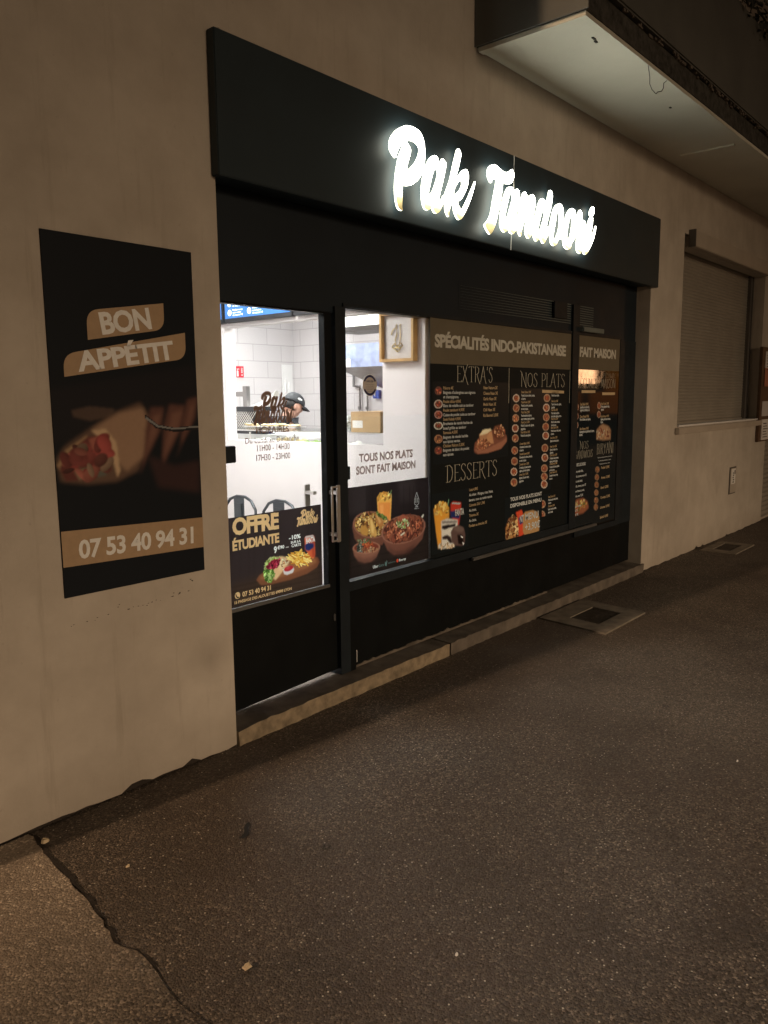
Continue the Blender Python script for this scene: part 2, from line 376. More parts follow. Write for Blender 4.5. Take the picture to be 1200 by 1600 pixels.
# thin display capitals (high, condensed, small serifs)
SG = {'E': (.5, [[(.08,0),(.08,1)],[(0,1),(.48,1),(.48,.93)],[(.08,.52),(.38,.52)],[(0,0),(.5,0),(.5,.08)]]),
 'X': (.62, [[(0,1),(.1,1)],[(.05,1),(.5,0),(.62,-.18)],[(.55,1.12),(.3,.6),(.02,0)]]),
 'T': (.56, [[(0,.92),(.02,1),(.54,1),(.56,.92)],[(.28,1),(.28,0)],[(.18,0),(.38,0)]]),
 'R': (.58, [[(.08,0),(.08,1)],[(0,1),(.3,1),(.46,.9),(.46,.65),(.3,.52),(.08,.5)],[(.26,.5),(.45,.1),(.62,-.12)]]),
 'A': (.62, [[(0,0),(.32,1.04)],[(.32,1.04),(.52,.2),(.66,-.1)],[(.12,.36),(.46,.36)]]),
 'S': (.46, [[(.42,.86),(.36,.98),(.2,1.02),(.06,.9),(.06,.72),(.36,.42),(.42,.24),(.34,.04),(.18,-.02),(.04,.08),(.02,.18)]]),
 'N': (.66, [[(.08,0),(.08,1)],[(-.08,1.14),(.08,1),(.56,0),(.66,-.08)],[(.58,0),(.58,1)],[(.5,1),(.66,1)]]),
 'O': (.62, [[(.31,1),(.12,.9),(.04,.65),(.04,.35),(.12,.1),(.31,0),(.5,.1),(.58,.35),(.58,.65),(.5,.9),(.31,1)]]),
 'P': (.5, [[(.08,0),(.08,1)],[(0,1),(.3,1),(.46,.9),(.46,.62),(.3,.48),(.08,.46)],[(0,0),(.18,0)]]),
 'L': (.46, [[(.08,1),(.08,0)],[(0,1),(.18,1)],[(0,0),(.46,0),(.46,.1)]]),
 'D': (.62, [[(.12,0),(.12,1)],[(-.08,.98),(.3,1.02),(.52,.85),(.58,.5),(.5,.15),(.3,0),(0,0)]]),
 'I': (.2, [[(.1,0),(.1,1)],[(.02,1),(.18,1)],[(.02,0),(.18,0)]]),
 'C': (.54, [[(.5,.85),(.4,.97),(.26,1),(.1,.85),(.04,.5),(.1,.15),(.26,0),(.42,.04),(.52,.18)]]),
 'G': (.58, [[(.5,.85),(.4,.97),(.26,1),(.1,.85),(.04,.5),(.1,.15),(.26,0),(.42,.04),(.5,.2),(.5,.42)],[(.36,.42),(.6,.42)]]),
 'U': (.58, [[(.08,1),(.08,.25),(.16,.05),(.3,0),(.44,.05),(.5,.25),(.5,1)],[(0,1),(.16,1)],[(.42,1),(.58,1)]]),
 'M': (.74, [[(.06,0),(.1,1),(.37,.2),(.62,1),(.68,0)]]),
 'B': (.5, [[(.08,0),(.08,1)],[(0,1),(.28,1),(.42,.9),(.42,.65),(.28,.54),(.08,.53)],[(.28,.54),(.46,.44),(.48,.18),(.34,.02),(0,0)]]),
 'H': (.6, [[(.08,0),(.08,1)],[(.52,0),(.52,1)],[(.08,.52),(.52,.52)]]),
 'Y': (.56, [[(0,1),(.28,.5),(.56,1.05)],[(.28,.5),(.28,0)]]),
 'W': (.8, [[(0,1),(.2,0),(.4,.9),(.6,0),(.8,1.05)]]),
 "'": (.16, [[(.08,1.02),(.06,.82)]]), 'É': (.5, None), ' ': (.3, [])}
SG['É'] = (.5, SG['E'][1]+[[(.2, 1.1), (.34, 1.24)]])
def thin_title(mb, body, x0, x1, z0, h, y, wv=.055, mi=0, gap=.10):
    W = sum(SG[c][0]+gap for c in body)-gap; sx = (x1-x0)/W; u = 0; q = 0
    for c in body:
        for st in SG[c][1]:
            for (a, b), (c_, d) in zip(st[:-1], st[1:]):
                p0 = Vector((x0+(u+a)*sx, z0+b*h)); p1 = Vector((x0+(u+c_)*sx, z0+d*h)); t = (p1-p0)
                if t.length < 1e-6: continue
                vert = abs(t.y)/t.length; w = h*wv*(.32+.68*vert)/2; t.normalize(); nn = Vector((-t.y, t.x))*w; e = t*w*.5
                q += 1; yy = y-.00004*(q % 5)
                mb.add([(p0.x-nn.x-e.x, yy, p0.y-nn.y-e.y), (p1.x-nn.x+e.x, yy, p1.y-nn.y+e.y), (p1.x+nn.x+e.x, yy, p1.y+nn.y+e.y), (p0.x+nn.x-e.x, yy, p0.y+nn.y-e.y)], [(0, 1, 2, 3)], mi)
        u += SG[c][0]+gap
# printed pictures: shapes rasterised on a fine grid of faces, one colour per vertex
def inside(px, pz, pts):
    r = np.zeros(px.shape, bool); n = len(pts)
    for i in range(n):
        x0, z0 = pts[i]; x1, z1 = pts[(i+1) % n]
        if z0 == z1: continue
        c = ((z0 > pz) != (z1 > pz)) & (px < (x1-x0)*(pz-z0)/(z1-z0)+x0); r ^= c
    return r
def blur(m, n):
    if n < 1: return m
    for ax in (0, 1):
        for _ in range(2):
            pad = [(0, 0), (0, 0)]; pad[ax] = (n, n); p = np.pad(m, pad, mode='edge'); c = np.cumsum(p, axis=ax)
            z = np.zeros_like(c[:1] if ax == 0 else c[:, :1]); c = np.concatenate([z, c], axis=ax); w = 2*n+1
            m = (c[w:]-c[:-w])/w if ax == 0 else (c[:, w:]-c[:, :-w])/w
    return m
def picture(name, spec, y, material, parent, gridnoise=.10, texts=(), blurk=1, cell_=None):
    (x0, z0, x1, z1), bgc, cell, ops = spec; rg = np.random.RandomState(len(ops)*7+3); cell = cell_ or cell
    nx, nz = int((x1-x0)/cell), int((z1-z0)/cell)
    X, Z = np.meshgrid(np.linspace(x0, x1, nx+1), np.linspace(z0, z1, nz+1))
    img = np.empty(X.shape+(3,)); img[:] = lin(bgc)
    ns = blur(rg.rand(*X.shape), 1); ns = (ns-.5)*3
    def draw(pts, col, bl):
        m = inside(X, Z, pts).astype(float)
        if not m.any(): return
        m = blur(m, max(int(round(bl*blurk/cell)), 0))
        c = np.array(lin(col)); v = c[None, None]*(1+gridnoise*ns[..., None]); img[:] = img*(1-m[..., None])+v*m[..., None]
    for op in ops:
        if op[0] == 'p': draw(op[1], op[2], op[3])
        else:
            P = np.array(op[1]); n, sz, cols = op[2:]; lo, hi = P.min(0), P.max(0); k = 0; g = 0
            while k < n and g < n*20:
                g += 1; c = lo+rg.rand(2)*(hi-lo)
                if not inside(c[0:1], c[1:2], op[1])[0]: continue
                k += 1; a = rg.rand()*3.14; s1 = sz*rg.uniform(.6, 1.3); s2 = s1*rg.uniform(.35, .8)
                col = np.array(cols[rg.randint(len(cols))], float)*rg.uniform(.75, 1.15)
                dx, dz = X-c[0], Z-c[1]; u = dx*math.cos(a)+dz*math.sin(a); w = -dx*math.sin(a)+dz*math.cos(a)
                d = (u/s1)**2+(w/s2)**2; m = np.clip((1-d)*2.2, 0, 1)[..., None]
                sh = np.clip(.72+.45*(w/s2)*.6+.2*(1-d), .45, 1.25)[..., None]
                img[:] = img*(1-m)+np.array(lin(np.clip(col, 1.1, 255)))*sh*m
    for tm, tc in texts:                 # printed words, rasterised into the sheet
        tc = np.array(lin(tc)); dx_, dz_ = (x1-x0)/nx, (z1-z0)/nz
        for f in tm.f:
            q = [(tm.v[i][0], tm.v[i][2]) for i in f]; ax = np.array(q)
            i0, i1 = int((ax[:, 0].min()-x0)/dx_)-1, int((ax[:, 0].max()-x0)/dx_)+2; j0, j1 = int((ax[:, 1].min()-z0)/dz_)-1, int((ax[:, 1].max()-z0)/dz_)+2
            i0, j0 = max(i0, 0), max(j0, 0); m = inside(X[j0:j1, i0:i1], Z[j0:j1, i0:i1], q); img[j0:j1, i0:i1][m] = tc
    off = wloc(parent)
    me = bpy.data.meshes.new(name); n = X.size
    co = np.stack([X-off.x, np.full(X.shape, y-off.y), Z-off.z], -1).reshape(-1).astype(np.float32)
    i = (np.arange(nz)[:, None]*(nx+1)+np.arange(nx)[None]).reshape(-1)
    f = np.stack([i, i+1, i+nx+2, i+nx+1], -1).reshape(-1).astype(np.int32)
    me.vertices.add(n); me.vertices.foreach_set('co', co); me.loops.add(len(f)); me.loops.foreach_set('vertex_index', f)
    me.polygons.add(len(i)); me.polygons.foreach_set('loop_start', np.arange(len(i), dtype=np.int32)*4)
    me.update(calc_edges=True); me.validate()
    ca = me.color_attributes.new('print', 'FLOAT_COLOR', 'POINT'); col = np.ones((n, 4), np.float32); col[:, :3] = np.clip(img.reshape(-1, 3), 0, 1)
    ca.data.foreach_set('color', col.reshape(-1)); me.materials.append(M[material])
    o = bpy.data.objects.new(name, me); C.objects.link(o); o.parent = parent; return o
LET = {
 'P':[[(3.404,3.010),(3.480,3.010),(3.528,2.988),(3.552,2.942),(3.556,2.882),(3.546,2.828),(3.524,2.780),(3.486,2.742),(3.438,2.712),(3.395,2.698),(3.364,2.694),(3.363,2.642),(3.359,2.595),(3.363,2.575),(3.347,2.566),(3.316,2.575),(3.297,2.610),(3.290,2.667),(3.296,2.735),(3.311,2.796),(3.327,2.845),(3.347,2.877),(3.366,2.902),(3.338,2.877),(3.316,2.841),(3.304,2.819),(3.277,2.831),(3.255,2.851),(3.250,2.882),(3.261,2.917),(3.299,2.959),(3.348,2.990)],[(3.399,2.922),(3.432,2.932),(3.474,2.930),(3.496,2.915),(3.494,2.890),(3.472,2.851),(3.435,2.814),(3.393,2.783),(3.408,2.816),(3.432,2.872),(3.427,2.903)]],
 'a':[[(3.631,2.911),(3.662,2.907),(3.679,2.886),(3.685,2.866),(3.693,2.893),(3.705,2.910),(3.729,2.901),(3.748,2.887),(3.737,2.840),(3.713,2.772),(3.686,2.704),(3.674,2.671),(3.706,2.703),(3.727,2.716),(3.722,2.675),(3.706,2.645),(3.686,2.619),(3.658,2.603),(3.630,2.605),(3.609,2.625),(3.593,2.613),(3.568,2.605),(3.538,2.614),(3.519,2.648),(3.514,2.700),(3.523,2.758),(3.546,2.819),(3.573,2.868),(3.600,2.896)],[(3.650,2.836),(3.660,2.829),(3.658,2.806),(3.630,2.748),(3.606,2.712),(3.585,2.695),(3.596,2.732),(3.615,2.785),(3.634,2.824)]],
 'k':[[(3.851,2.994),(3.888,2.971),(3.881,2.933),(3.861,2.878),(3.838,2.821),(3.865,2.856),(3.894,2.884),(3.928,2.899),(3.954,2.890),(3.966,2.858),(3.955,2.804),(3.925,2.757),(3.890,2.718),(3.858,2.698),(3.890,2.672),(3.934,2.721),(3.986,2.796),(4.012,2.834),(4.025,2.851),(4.034,2.840),(4.021,2.802),(3.987,2.735),(3.939,2.663),(3.901,2.618),(3.871,2.602),(3.841,2.612),(3.814,2.645),(3.801,2.693),(3.787,2.658),(3.775,2.624),(3.771,2.603),(3.749,2.610),(3.730,2.637),(3.726,2.675),(3.716,2.701),(3.735,2.740),(3.774,2.809),(3.798,2.879),(3.823,2.943)],[(3.891,2.822),(3.892,2.806),(3.870,2.774),(3.841,2.751),(3.816,2.731),(3.822,2.756),(3.844,2.788),(3.867,2.811)]],
 'T':[[(4.216,2.984),(4.263,2.987),(4.312,2.972),(4.367,2.970),(4.416,2.990),(4.441,3.002),(4.465,2.978),(4.465,2.953),(4.443,2.918),(4.412,2.900),(4.369,2.894),(4.339,2.897),(4.333,2.859),(4.316,2.794),(4.287,2.708),(4.264,2.648),(4.241,2.608),(4.206,2.573),(4.176,2.576),(4.145,2.599),(4.130,2.625),(4.163,2.652),(4.198,2.700),(4.226,2.796),(4.257,2.900),(4.230,2.893),(4.210,2.880),(4.203,2.867),(4.177,2.881),(4.159,2.911),(4.164,2.948),(4.187,2.971)]],
 'a2':[[(4.419,2.895),(4.450,2.893),(4.469,2.868),(4.479,2.887),(4.498,2.897),(4.528,2.885),(4.533,2.851),(4.518,2.791),(4.494,2.722),(4.519,2.733),(4.514,2.681),(4.508,2.654),(4.477,2.620),(4.452,2.609),(4.420,2.615),(4.400,2.638),(4.382,2.616),(4.351,2.606),(4.314,2.625),(4.301,2.660),(4.311,2.731),(4.334,2.803),(4.364,2.858),(4.388,2.885)],[(4.430,2.852),(4.443,2.844),(4.440,2.815),(4.410,2.753),(4.388,2.709),(4.364,2.689),(4.371,2.722),(4.390,2.775),(4.408,2.822)]],
 'n':[[(4.586,2.896),(4.613,2.888),(4.627,2.868),(4.654,2.886),(4.687,2.896),(4.719,2.884),(4.728,2.840),(4.712,2.777),(4.693,2.715),(4.720,2.739),(4.715,2.692),(4.696,2.649),(4.656,2.611),(4.615,2.624),(4.600,2.668),(4.616,2.722),(4.630,2.774),(4.592,2.706),(4.565,2.649),(4.556,2.611),(4.526,2.621),(4.505,2.653),(4.494,2.703),(4.519,2.746),(4.543,2.827),(4.561,2.875)]],
 'd':[[(4.819,2.897),(4.855,2.888),(4.875,2.858),(4.890,2.915),(4.906,2.955),(4.924,2.968),(4.954,2.953),(4.960,2.914),(4.937,2.841),(4.897,2.753),(4.877,2.702),(4.915,2.735),(4.914,2.687),(4.894,2.650),(4.856,2.607),(4.820,2.616),(4.801,2.637),(4.760,2.608),(4.724,2.620),(4.709,2.657),(4.714,2.725),(4.739,2.782),(4.765,2.846),(4.792,2.884)],[(4.848,2.830),(4.852,2.800),(4.819,2.727),(4.785,2.675),(4.778,2.688),(4.797,2.751),(4.826,2.806)]],
 'o':[[(5.046,2.903),(5.092,2.895),(5.114,2.857),(5.113,2.787),(5.102,2.743),(5.113,2.716),(5.095,2.672),(5.050,2.655),(5.028,2.627),(4.989,2.609),(4.946,2.623),(4.927,2.669),(4.914,2.701),(4.933,2.759),(4.960,2.832),(4.995,2.879)],[(5.034,2.840),(5.050,2.826),(5.053,2.750),(5.018,2.682),(4.987,2.656),(4.981,2.683),(5.007,2.770),(5.020,2.821)]],
 'o2':[[(5.232,2.903),(5.281,2.892),(5.300,2.845),(5.299,2.780),(5.312,2.767),(5.283,2.698),(5.245,2.664),(5.231,2.630),(5.192,2.612),(5.136,2.621),(5.111,2.660),(5.104,2.715),(5.121,2.774),(5.156,2.850),(5.194,2.888)],[(5.227,2.847),(5.236,2.827),(5.232,2.762),(5.203,2.694),(5.181,2.669),(5.169,2.696),(5.184,2.769),(5.209,2.830)]],
 'r':[[(5.362,2.914),(5.396,2.889),(5.393,2.852),(5.440,2.849),(5.451,2.810),(5.430,2.741),(5.400,2.670),(5.395,2.618),(5.362,2.609),(5.320,2.630),(5.319,2.703),(5.328,2.777),(5.318,2.811),(5.316,2.847),(5.338,2.898)]],
 'i':[[(5.523,2.893),(5.563,2.887),(5.554,2.811),(5.524,2.732),(5.494,2.664),(5.549,2.750),(5.597,2.825),(5.610,2.843),(5.618,2.820),(5.585,2.740),(5.520,2.657),(5.463,2.612),(5.420,2.625),(5.404,2.671),(5.443,2.750),(5.483,2.844)],[(5.553,2.970),(5.584,2.949),(5.574,2.911),(5.537,2.888),(5.505,2.900),(5.512,2.937)]],
}
PIC = {
'food_poster':((3.109, .612, 3.85, 1.12),(40, 31, 30),.0028,[
('p',[(3.105,1.117),(3.277,1.115),(3.274,.971),(3.102,.974)],(52, 42, 40),.012),
('p',[(3.569,1.109),(3.721,1.114),(3.720,.986),(3.567,.991)],(50, 40, 38),.015),
('p',[(3.277,1.123),(3.282,1.123),(3.279,.970),(3.274,.971)],(34, 27, 26),.004),
('p',[(3.328,1.119),(3.333,1.118),(3.330,.964),(3.325,.965)],(34, 27, 26),.004),
('p',[(3.606,1.094),(3.612,1.093),(3.610,.932),(3.604,.933)],(34, 27, 26),.004),
('p',[(3.663,1.089),(3.669,1.088),(3.667,.925),(3.661,.926)],(34, 27, 26),.004),
('p',[(3.701,1.085),(3.707,1.085),(3.706,.921),(3.700,.922)],(34, 27, 26),.004),
('p',[(3.098,.825),(3.860,.822),(3.859,.607),(3.093,.619)],(46, 35, 30),.02),
('p',[(3.098,.798),(3.860,.803),(3.860,.799),(3.098,.794)],(32, 24, 21),.004),
('p',[(3.097,.764),(3.860,.765),(3.860,.761),(3.097,.760)],(32, 24, 21),.004),
('p',[(3.096,.714),(3.859,.708),(3.859,.704),(3.095,.710)],(32, 24, 21),.004),
('p',[(3.095,.675),(3.859,.664),(3.859,.660),(3.094,.671)],(32, 24, 21),.004),
('p',[(3.365,1.042),(3.388,1.062),(3.423,1.070),(3.459,1.063),(3.495,1.042),(3.496,1.022),(3.485,.888),(3.403,.915),(3.372,.960)],(226, 160, 72),.002),
('p',[(3.378,1.011),(3.487,1.002),(3.479,.900),(3.381,.930)],(222, 132, 62),.004),
('p',[(3.390,.998),(3.422,.997),(3.421,.931),(3.395,.940)],(232, 150, 80),.006),
('b',[(3.368,1.041),(3.388,1.061),(3.423,1.069),(3.459,1.062),(3.493,1.041),(3.490,1.019),(3.378,1.025)],26,.014,[(232, 178, 92), (215, 150, 66), (244, 200, 120), (190, 120, 50)]),
('p',[(3.476,1.047),(3.493,1.074),(3.499,1.072),(3.484,1.042)],(110, 130, 80),.001),
('p',[(3.483,.855),(3.476,.831),(3.455,.811),(3.423,.797),(3.382,.789),(3.337,.789),(3.290,.795),(3.247,.809),(3.209,.827),(3.180,.850),(3.162,.874),(3.157,.898),(3.163,.921),(3.182,.940),(3.212,.955),(3.250,.963),(3.294,.965),(3.340,.960),(3.385,.947),(3.425,.929),(3.456,.907),(3.476,.881)],(120, 72, 55),.003),
('p',[(3.159,.912),(3.171,.837),(3.204,.799),(3.296,.768),(3.409,.762),(3.455,.815),(3.479,.871)],(112, 66, 50),.003),
('p',[(3.482,.859),(3.471,.838),(3.448,.822),(3.414,.812),(3.372,.809),(3.327,.812),(3.281,.822),(3.239,.837),(3.204,.856),(3.178,.878),(3.164,.901),(3.161,.923),(3.171,.942),(3.193,.958),(3.224,.968),(3.263,.972),(3.308,.970),(3.353,.962),(3.397,.947),(3.434,.928),(3.463,.906),(3.479,.882)],(146, 92, 72),.002),
('p',[(3.470,.861),(3.461,.843),(3.439,.829),(3.408,.820),(3.370,.817),(3.329,.820),(3.287,.829),(3.249,.843),(3.216,.860),(3.192,.880),(3.179,.900),(3.177,.920),(3.186,.937),(3.205,.951),(3.234,.960),(3.270,.964),(3.311,.961),(3.353,.954),(3.392,.941),(3.427,.923),(3.453,.903),(3.468,.882)],(70, 42, 26),.004),
('b',[(3.467,.863),(3.457,.846),(3.436,.832),(3.406,.824),(3.369,.821),(3.329,.824),(3.288,.832),(3.250,.846),(3.219,.863),(3.195,.882),(3.182,.901),(3.180,.920),(3.189,.937),(3.208,.950),(3.236,.959),(3.271,.962),(3.311,.960),(3.352,.953),(3.391,.940),(3.424,.923),(3.449,.904),(3.464,.883)],420,.011,[(196, 140, 70), (168, 110, 52), (214, 170, 100), (120, 72, 34), (228, 188, 120), (150, 84, 44), (96, 56, 30)]),
('p',[(3.297,.934),(3.316,.935),(3.341,.888),(3.362,.839),(3.349,.818),(3.314,.829),(3.298,.877)],(202, 146, 78),.004),
('p',[(3.307,.921),(3.320,.923),(3.337,.872),(3.332,.838),(3.316,.851)],(224, 176, 104),.004),
('p',[(3.226,.892),(3.264,.898),(3.289,.866),(3.280,.833),(3.234,.846),(3.218,.870)],(186, 128, 62),.004),
('p',[(3.347,.951),(3.373,.948),(3.421,.902),(3.420,.872),(3.385,.868),(3.359,.903)],(178, 112, 60),.004),
('p',[(3.355,.943),(3.368,.942),(3.403,.898),(3.385,.889)],(206, 150, 92),.004),
('b',[(3.360,.961),(3.421,.936),(3.456,.909),(3.421,.913),(3.368,.943)],30,.01,[(110, 130, 62), (140, 150, 80), (80, 96, 44)]),
('p',[(3.406,.845),(3.419,.785),(3.454,.726),(3.513,.688),(3.611,.681),(3.718,.704),(3.788,.744),(3.814,.815),(3.817,.846)],(122, 74, 58),.003),
('p',[(3.445,.757),(3.513,.708),(3.611,.696),(3.748,.731),(3.659,.676),(3.564,.678),(3.490,.697)],(88, 52, 42),.01),
('p',[(3.817,.841),(3.820,.815),(3.804,.791),(3.772,.769),(3.726,.753),(3.671,.743),(3.611,.740),(3.552,.745),(3.498,.755),(3.453,.772),(3.421,.792),(3.403,.815),(3.401,.839),(3.415,.862),(3.444,.883),(3.485,.899),(3.537,.910),(3.595,.914),(3.655,.911),(3.712,.902),(3.760,.886),(3.797,.865)],(150, 96, 76),.002),
('p',[(3.800,.841),(3.802,.818),(3.787,.797),(3.757,.778),(3.715,.763),(3.664,.754),(3.609,.752),(3.555,.755),(3.505,.764),(3.464,.779),(3.435,.797),(3.419,.817),(3.417,.839),(3.430,.859),(3.457,.877),(3.496,.892),(3.544,.901),(3.597,.905),(3.652,.903),(3.704,.895),(3.748,.881),(3.781,.862)],(62, 34, 26),.004),
('b',[(3.790,.842),(3.792,.821),(3.778,.801),(3.749,.783),(3.709,.769),(3.661,.761),(3.609,.758),(3.557,.762),(3.510,.770),(3.470,.784),(3.442,.800),(3.427,.820),(3.426,.840),(3.438,.859),(3.464,.876),(3.501,.889),(3.547,.899),(3.598,.902),(3.650,.900),(3.700,.892),(3.742,.879),(3.773,.862)],300,.021,[(142, 76, 54), (120, 60, 44), (164, 94, 68), (96, 46, 34), (186, 100, 68)]),
('p',[(3.567,.907),(3.599,.918),(3.652,.897),(3.623,.870),(3.566,.883)],(164, 84, 60),.004),
('b',[(3.770,.843),(3.772,.824),(3.758,.805),(3.731,.789),(3.693,.777),(3.647,.769),(3.597,.766),(3.549,.769),(3.504,.777),(3.467,.789),(3.441,.804),(3.427,.821),(3.426,.839),(3.438,.857),(3.463,.872),(3.498,.885),(3.542,.893),(3.590,.897),(3.640,.895),(3.686,.888),(3.726,.876),(3.755,.861)],70,.008,[(206, 120, 84), (84, 32, 24), (220, 140, 100)]),
('b',[(3.529,.882),(3.623,.888),(3.680,.845),(3.603,.831),(3.557,.849)],46,.009,[(150, 164, 92), (180, 190, 120), (110, 130, 66), (214, 214, 170)]),
('p',[(3.573,.797),(3.613,.811),(3.617,.804),(3.582,.791)],(222, 214, 186),.001),
('p',[(3.777,.882),(3.797,.897),(3.805,.891),(3.791,.873)],(216, 200, 180),.001),
('p',[(3.156,.780),(3.169,.736),(3.202,.702),(3.252,.684),(3.312,.681),(3.355,.700),(3.390,.748)],(140, 88, 68),.003),
('p',[(3.186,.733),(3.243,.701),(3.321,.700),(3.373,.727),(3.338,.686),(3.252,.683),(3.202,.701)],(98, 60, 48),.01),
('p',[(3.390,.755),(3.385,.745),(3.372,.737),(3.350,.731),(3.322,.729),(3.290,.730),(3.257,.733),(3.225,.740),(3.197,.748),(3.175,.758),(3.161,.769),(3.156,.779),(3.159,.788),(3.172,.796),(3.193,.802),(3.220,.804),(3.251,.804),(3.284,.801),(3.316,.795),(3.345,.787),(3.369,.776),(3.384,.766)],(164, 108, 84),.002),
('p',[(3.377,.757),(3.374,.749),(3.361,.743),(3.342,.739),(3.316,.737),(3.288,.738),(3.258,.741),(3.229,.746),(3.204,.754),(3.184,.762),(3.172,.770),(3.167,.779),(3.171,.787),(3.182,.793),(3.201,.797),(3.225,.799),(3.253,.798),(3.283,.795),(3.312,.790),(3.338,.783),(3.359,.775),(3.372,.766)],(120, 52, 36),.003),
('b',[(3.187,.784),(3.212,.803),(3.245,.781),(3.236,.748),(3.195,.760)],60,.01,[(90, 90, 80), (150, 150, 130), (60, 60, 50), (190, 190, 170)]),
('b',[(3.196,.823),(3.254,.820),(3.305,.807),(3.322,.781),(3.212,.792)],50,.01,[(96, 110, 70), (170, 160, 130), (150, 70, 50), (70, 80, 50)]),
('b',[(3.237,.794),(3.322,.787),(3.330,.757),(3.245,.764)],60,.01,[(190, 86, 50), (206, 104, 60), (160, 66, 40)]),
('b',[(3.232,.766),(3.296,.762),(3.374,.750),(3.330,.734),(3.244,.746)],60,.01,[(206, 160, 120), (186, 130, 90), (150, 80, 56)]),
]),
'offer_poster':((2.316, .610, 2.94, 1.048),(56, 44, 42),.0028,[
('p',[(2.342,1.049),(2.346,1.049),(2.333,.759),(2.328,.760)],(48, 37, 35),.006),
('p',[(2.394,1.043),(2.398,1.042),(2.385,.750),(2.381,.751)],(48, 37, 35),.006),
('p',[(2.447,1.036),(2.451,1.036),(2.439,.740),(2.434,.741)],(48, 37, 35),.006),
('p',[(2.480,1.032),(2.484,1.032),(2.472,.734),(2.467,.735)],(48, 37, 35),.006),
('p',[(2.550,1.024),(2.555,1.023),(2.543,.721),(2.538,.722)],(48, 37, 35),.006),
('p',[(2.651,1.011),(2.656,1.011),(2.644,.702),(2.639,.703)],(48, 37, 35),.006),
('p',[(2.743,1.000),(2.748,1.000),(2.737,.685),(2.732,.686)],(48, 37, 35),.006),
('p',[(2.838,.989),(2.844,.988),(2.833,.668),(2.828,.669)],(48, 37, 35),.006),
('p',[(2.327,.732),(2.930,.734),(2.926,.609),(2.321,.611)],(66, 48, 38),.02),
('p',[(2.326,.714),(2.929,.711),(2.929,.708),(2.326,.711)],(46, 33, 27),.004),
('p',[(2.325,.691),(2.928,.685),(2.928,.682),(2.325,.687)],(46, 33, 27),.004),
('p',[(2.324,.663),(2.927,.653),(2.927,.650),(2.324,.659)],(46, 33, 27),.004),
('p',[(2.323,.635),(2.926,.622),(2.926,.619),(2.322,.631)],(46, 33, 27),.004),
('p',[(2.482,.720),(2.501,.741),(2.577,.769),(2.735,.787),(2.831,.784),(2.909,.766),(2.923,.740),(2.900,.713),(2.828,.692),(2.705,.681),(2.574,.681),(2.511,.690)],(128, 76, 50),.003),
('p',[(2.500,.726),(2.577,.754),(2.735,.772),(2.887,.767),(2.905,.743),(2.815,.722),(2.692,.709),(2.562,.705)],(158, 98, 64),.006),
('p',[(2.605,.815),(2.656,.812),(2.715,.790),(2.694,.763),(2.653,.731),(2.607,.697),(2.591,.712)],(226, 178, 128),.003),
('p',[(2.630,.794),(2.682,.790),(2.688,.774),(2.634,.739)],(238, 202, 156),.006),
('b',[(2.637,.803),(2.695,.796),(2.708,.771),(2.654,.740)],24,.008,[(200, 130, 80), (240, 210, 170)]),
('b',[(2.540,.789),(2.566,.814),(2.643,.814),(2.630,.789),(2.565,.771),(2.536,.761)],110,.011,[(190, 200, 120), (150, 170, 80), (220, 220, 150)]),
('b',[(2.553,.782),(2.591,.800),(2.640,.802),(2.636,.783),(2.602,.754),(2.564,.756)],120,.01,[(170, 44, 64), (140, 30, 50), (196, 70, 90), (110, 24, 36)]),
('b',[(2.533,.757),(2.590,.754),(2.598,.726),(2.578,.695),(2.549,.705),(2.535,.737)],150,.012,[(120, 160, 60), (160, 190, 90), (80, 120, 44), (196, 214, 130)]),
('p',[(2.660,.737),(2.694,.756),(2.730,.745),(2.737,.731),(2.726,.715),(2.686,.710),(2.666,.718)],(222, 206, 200),.002),
('p',[(2.731,.746),(2.731,.742),(2.729,.738),(2.724,.735),(2.717,.732),(2.709,.729),(2.700,.728),(2.690,.728),(2.682,.729),(2.674,.731),(2.669,.734),(2.666,.738),(2.666,.741),(2.668,.745),(2.673,.749),(2.679,.752),(2.688,.754),(2.697,.755),(2.706,.755),(2.715,.754),(2.722,.752),(2.728,.749)],(186, 40, 48),.002),
('p',[(2.710,.748),(2.710,.746),(2.709,.744),(2.706,.742),(2.703,.741),(2.699,.740),(2.694,.739),(2.689,.739),(2.685,.740),(2.682,.741),(2.679,.742),(2.678,.743),(2.677,.745),(2.679,.747),(2.681,.749),(2.684,.750),(2.689,.751),(2.693,.752),(2.698,.752),(2.702,.751),(2.706,.751),(2.708,.749)],(212, 72, 70),.004),
('p',[(2.758,.765),(2.811,.772),(2.815,.765),(2.761,.758)],(206, 130, 44),.0),
('p',[(2.817,.783),(2.852,.794),(2.857,.787),(2.822,.776)],(236, 176, 72),.0),
('p',[(2.785,.803),(2.832,.796),(2.831,.789),(2.785,.796)],(246, 200, 104),.0),
('p',[(2.784,.758),(2.817,.789),(2.825,.784),(2.792,.753)],(236, 176, 72),.0),
('p',[(2.747,.812),(2.793,.785),(2.788,.780),(2.742,.807)],(236, 176, 72),.0),
('p',[(2.760,.782),(2.792,.751),(2.785,.747),(2.753,.778)],(222, 150, 52),.0),
('p',[(2.755,.781),(2.778,.734),(2.770,.733),(2.746,.780)],(236, 176, 72),.0),
('p',[(2.797,.784),(2.851,.779),(2.852,.771),(2.797,.777)],(222, 150, 52),.0),
('p',[(2.682,.809),(2.744,.788),(2.742,.782),(2.680,.803)],(250, 214, 130),.0),
('p',[(2.736,.809),(2.771,.769),(2.764,.765),(2.728,.806)],(246, 200, 104),.0),
('p',[(2.799,.766),(2.843,.797),(2.850,.791),(2.806,.760)],(222, 150, 52),.0),
('p',[(2.802,.771),(2.855,.764),(2.855,.757),(2.802,.764)],(236, 176, 72),.0),
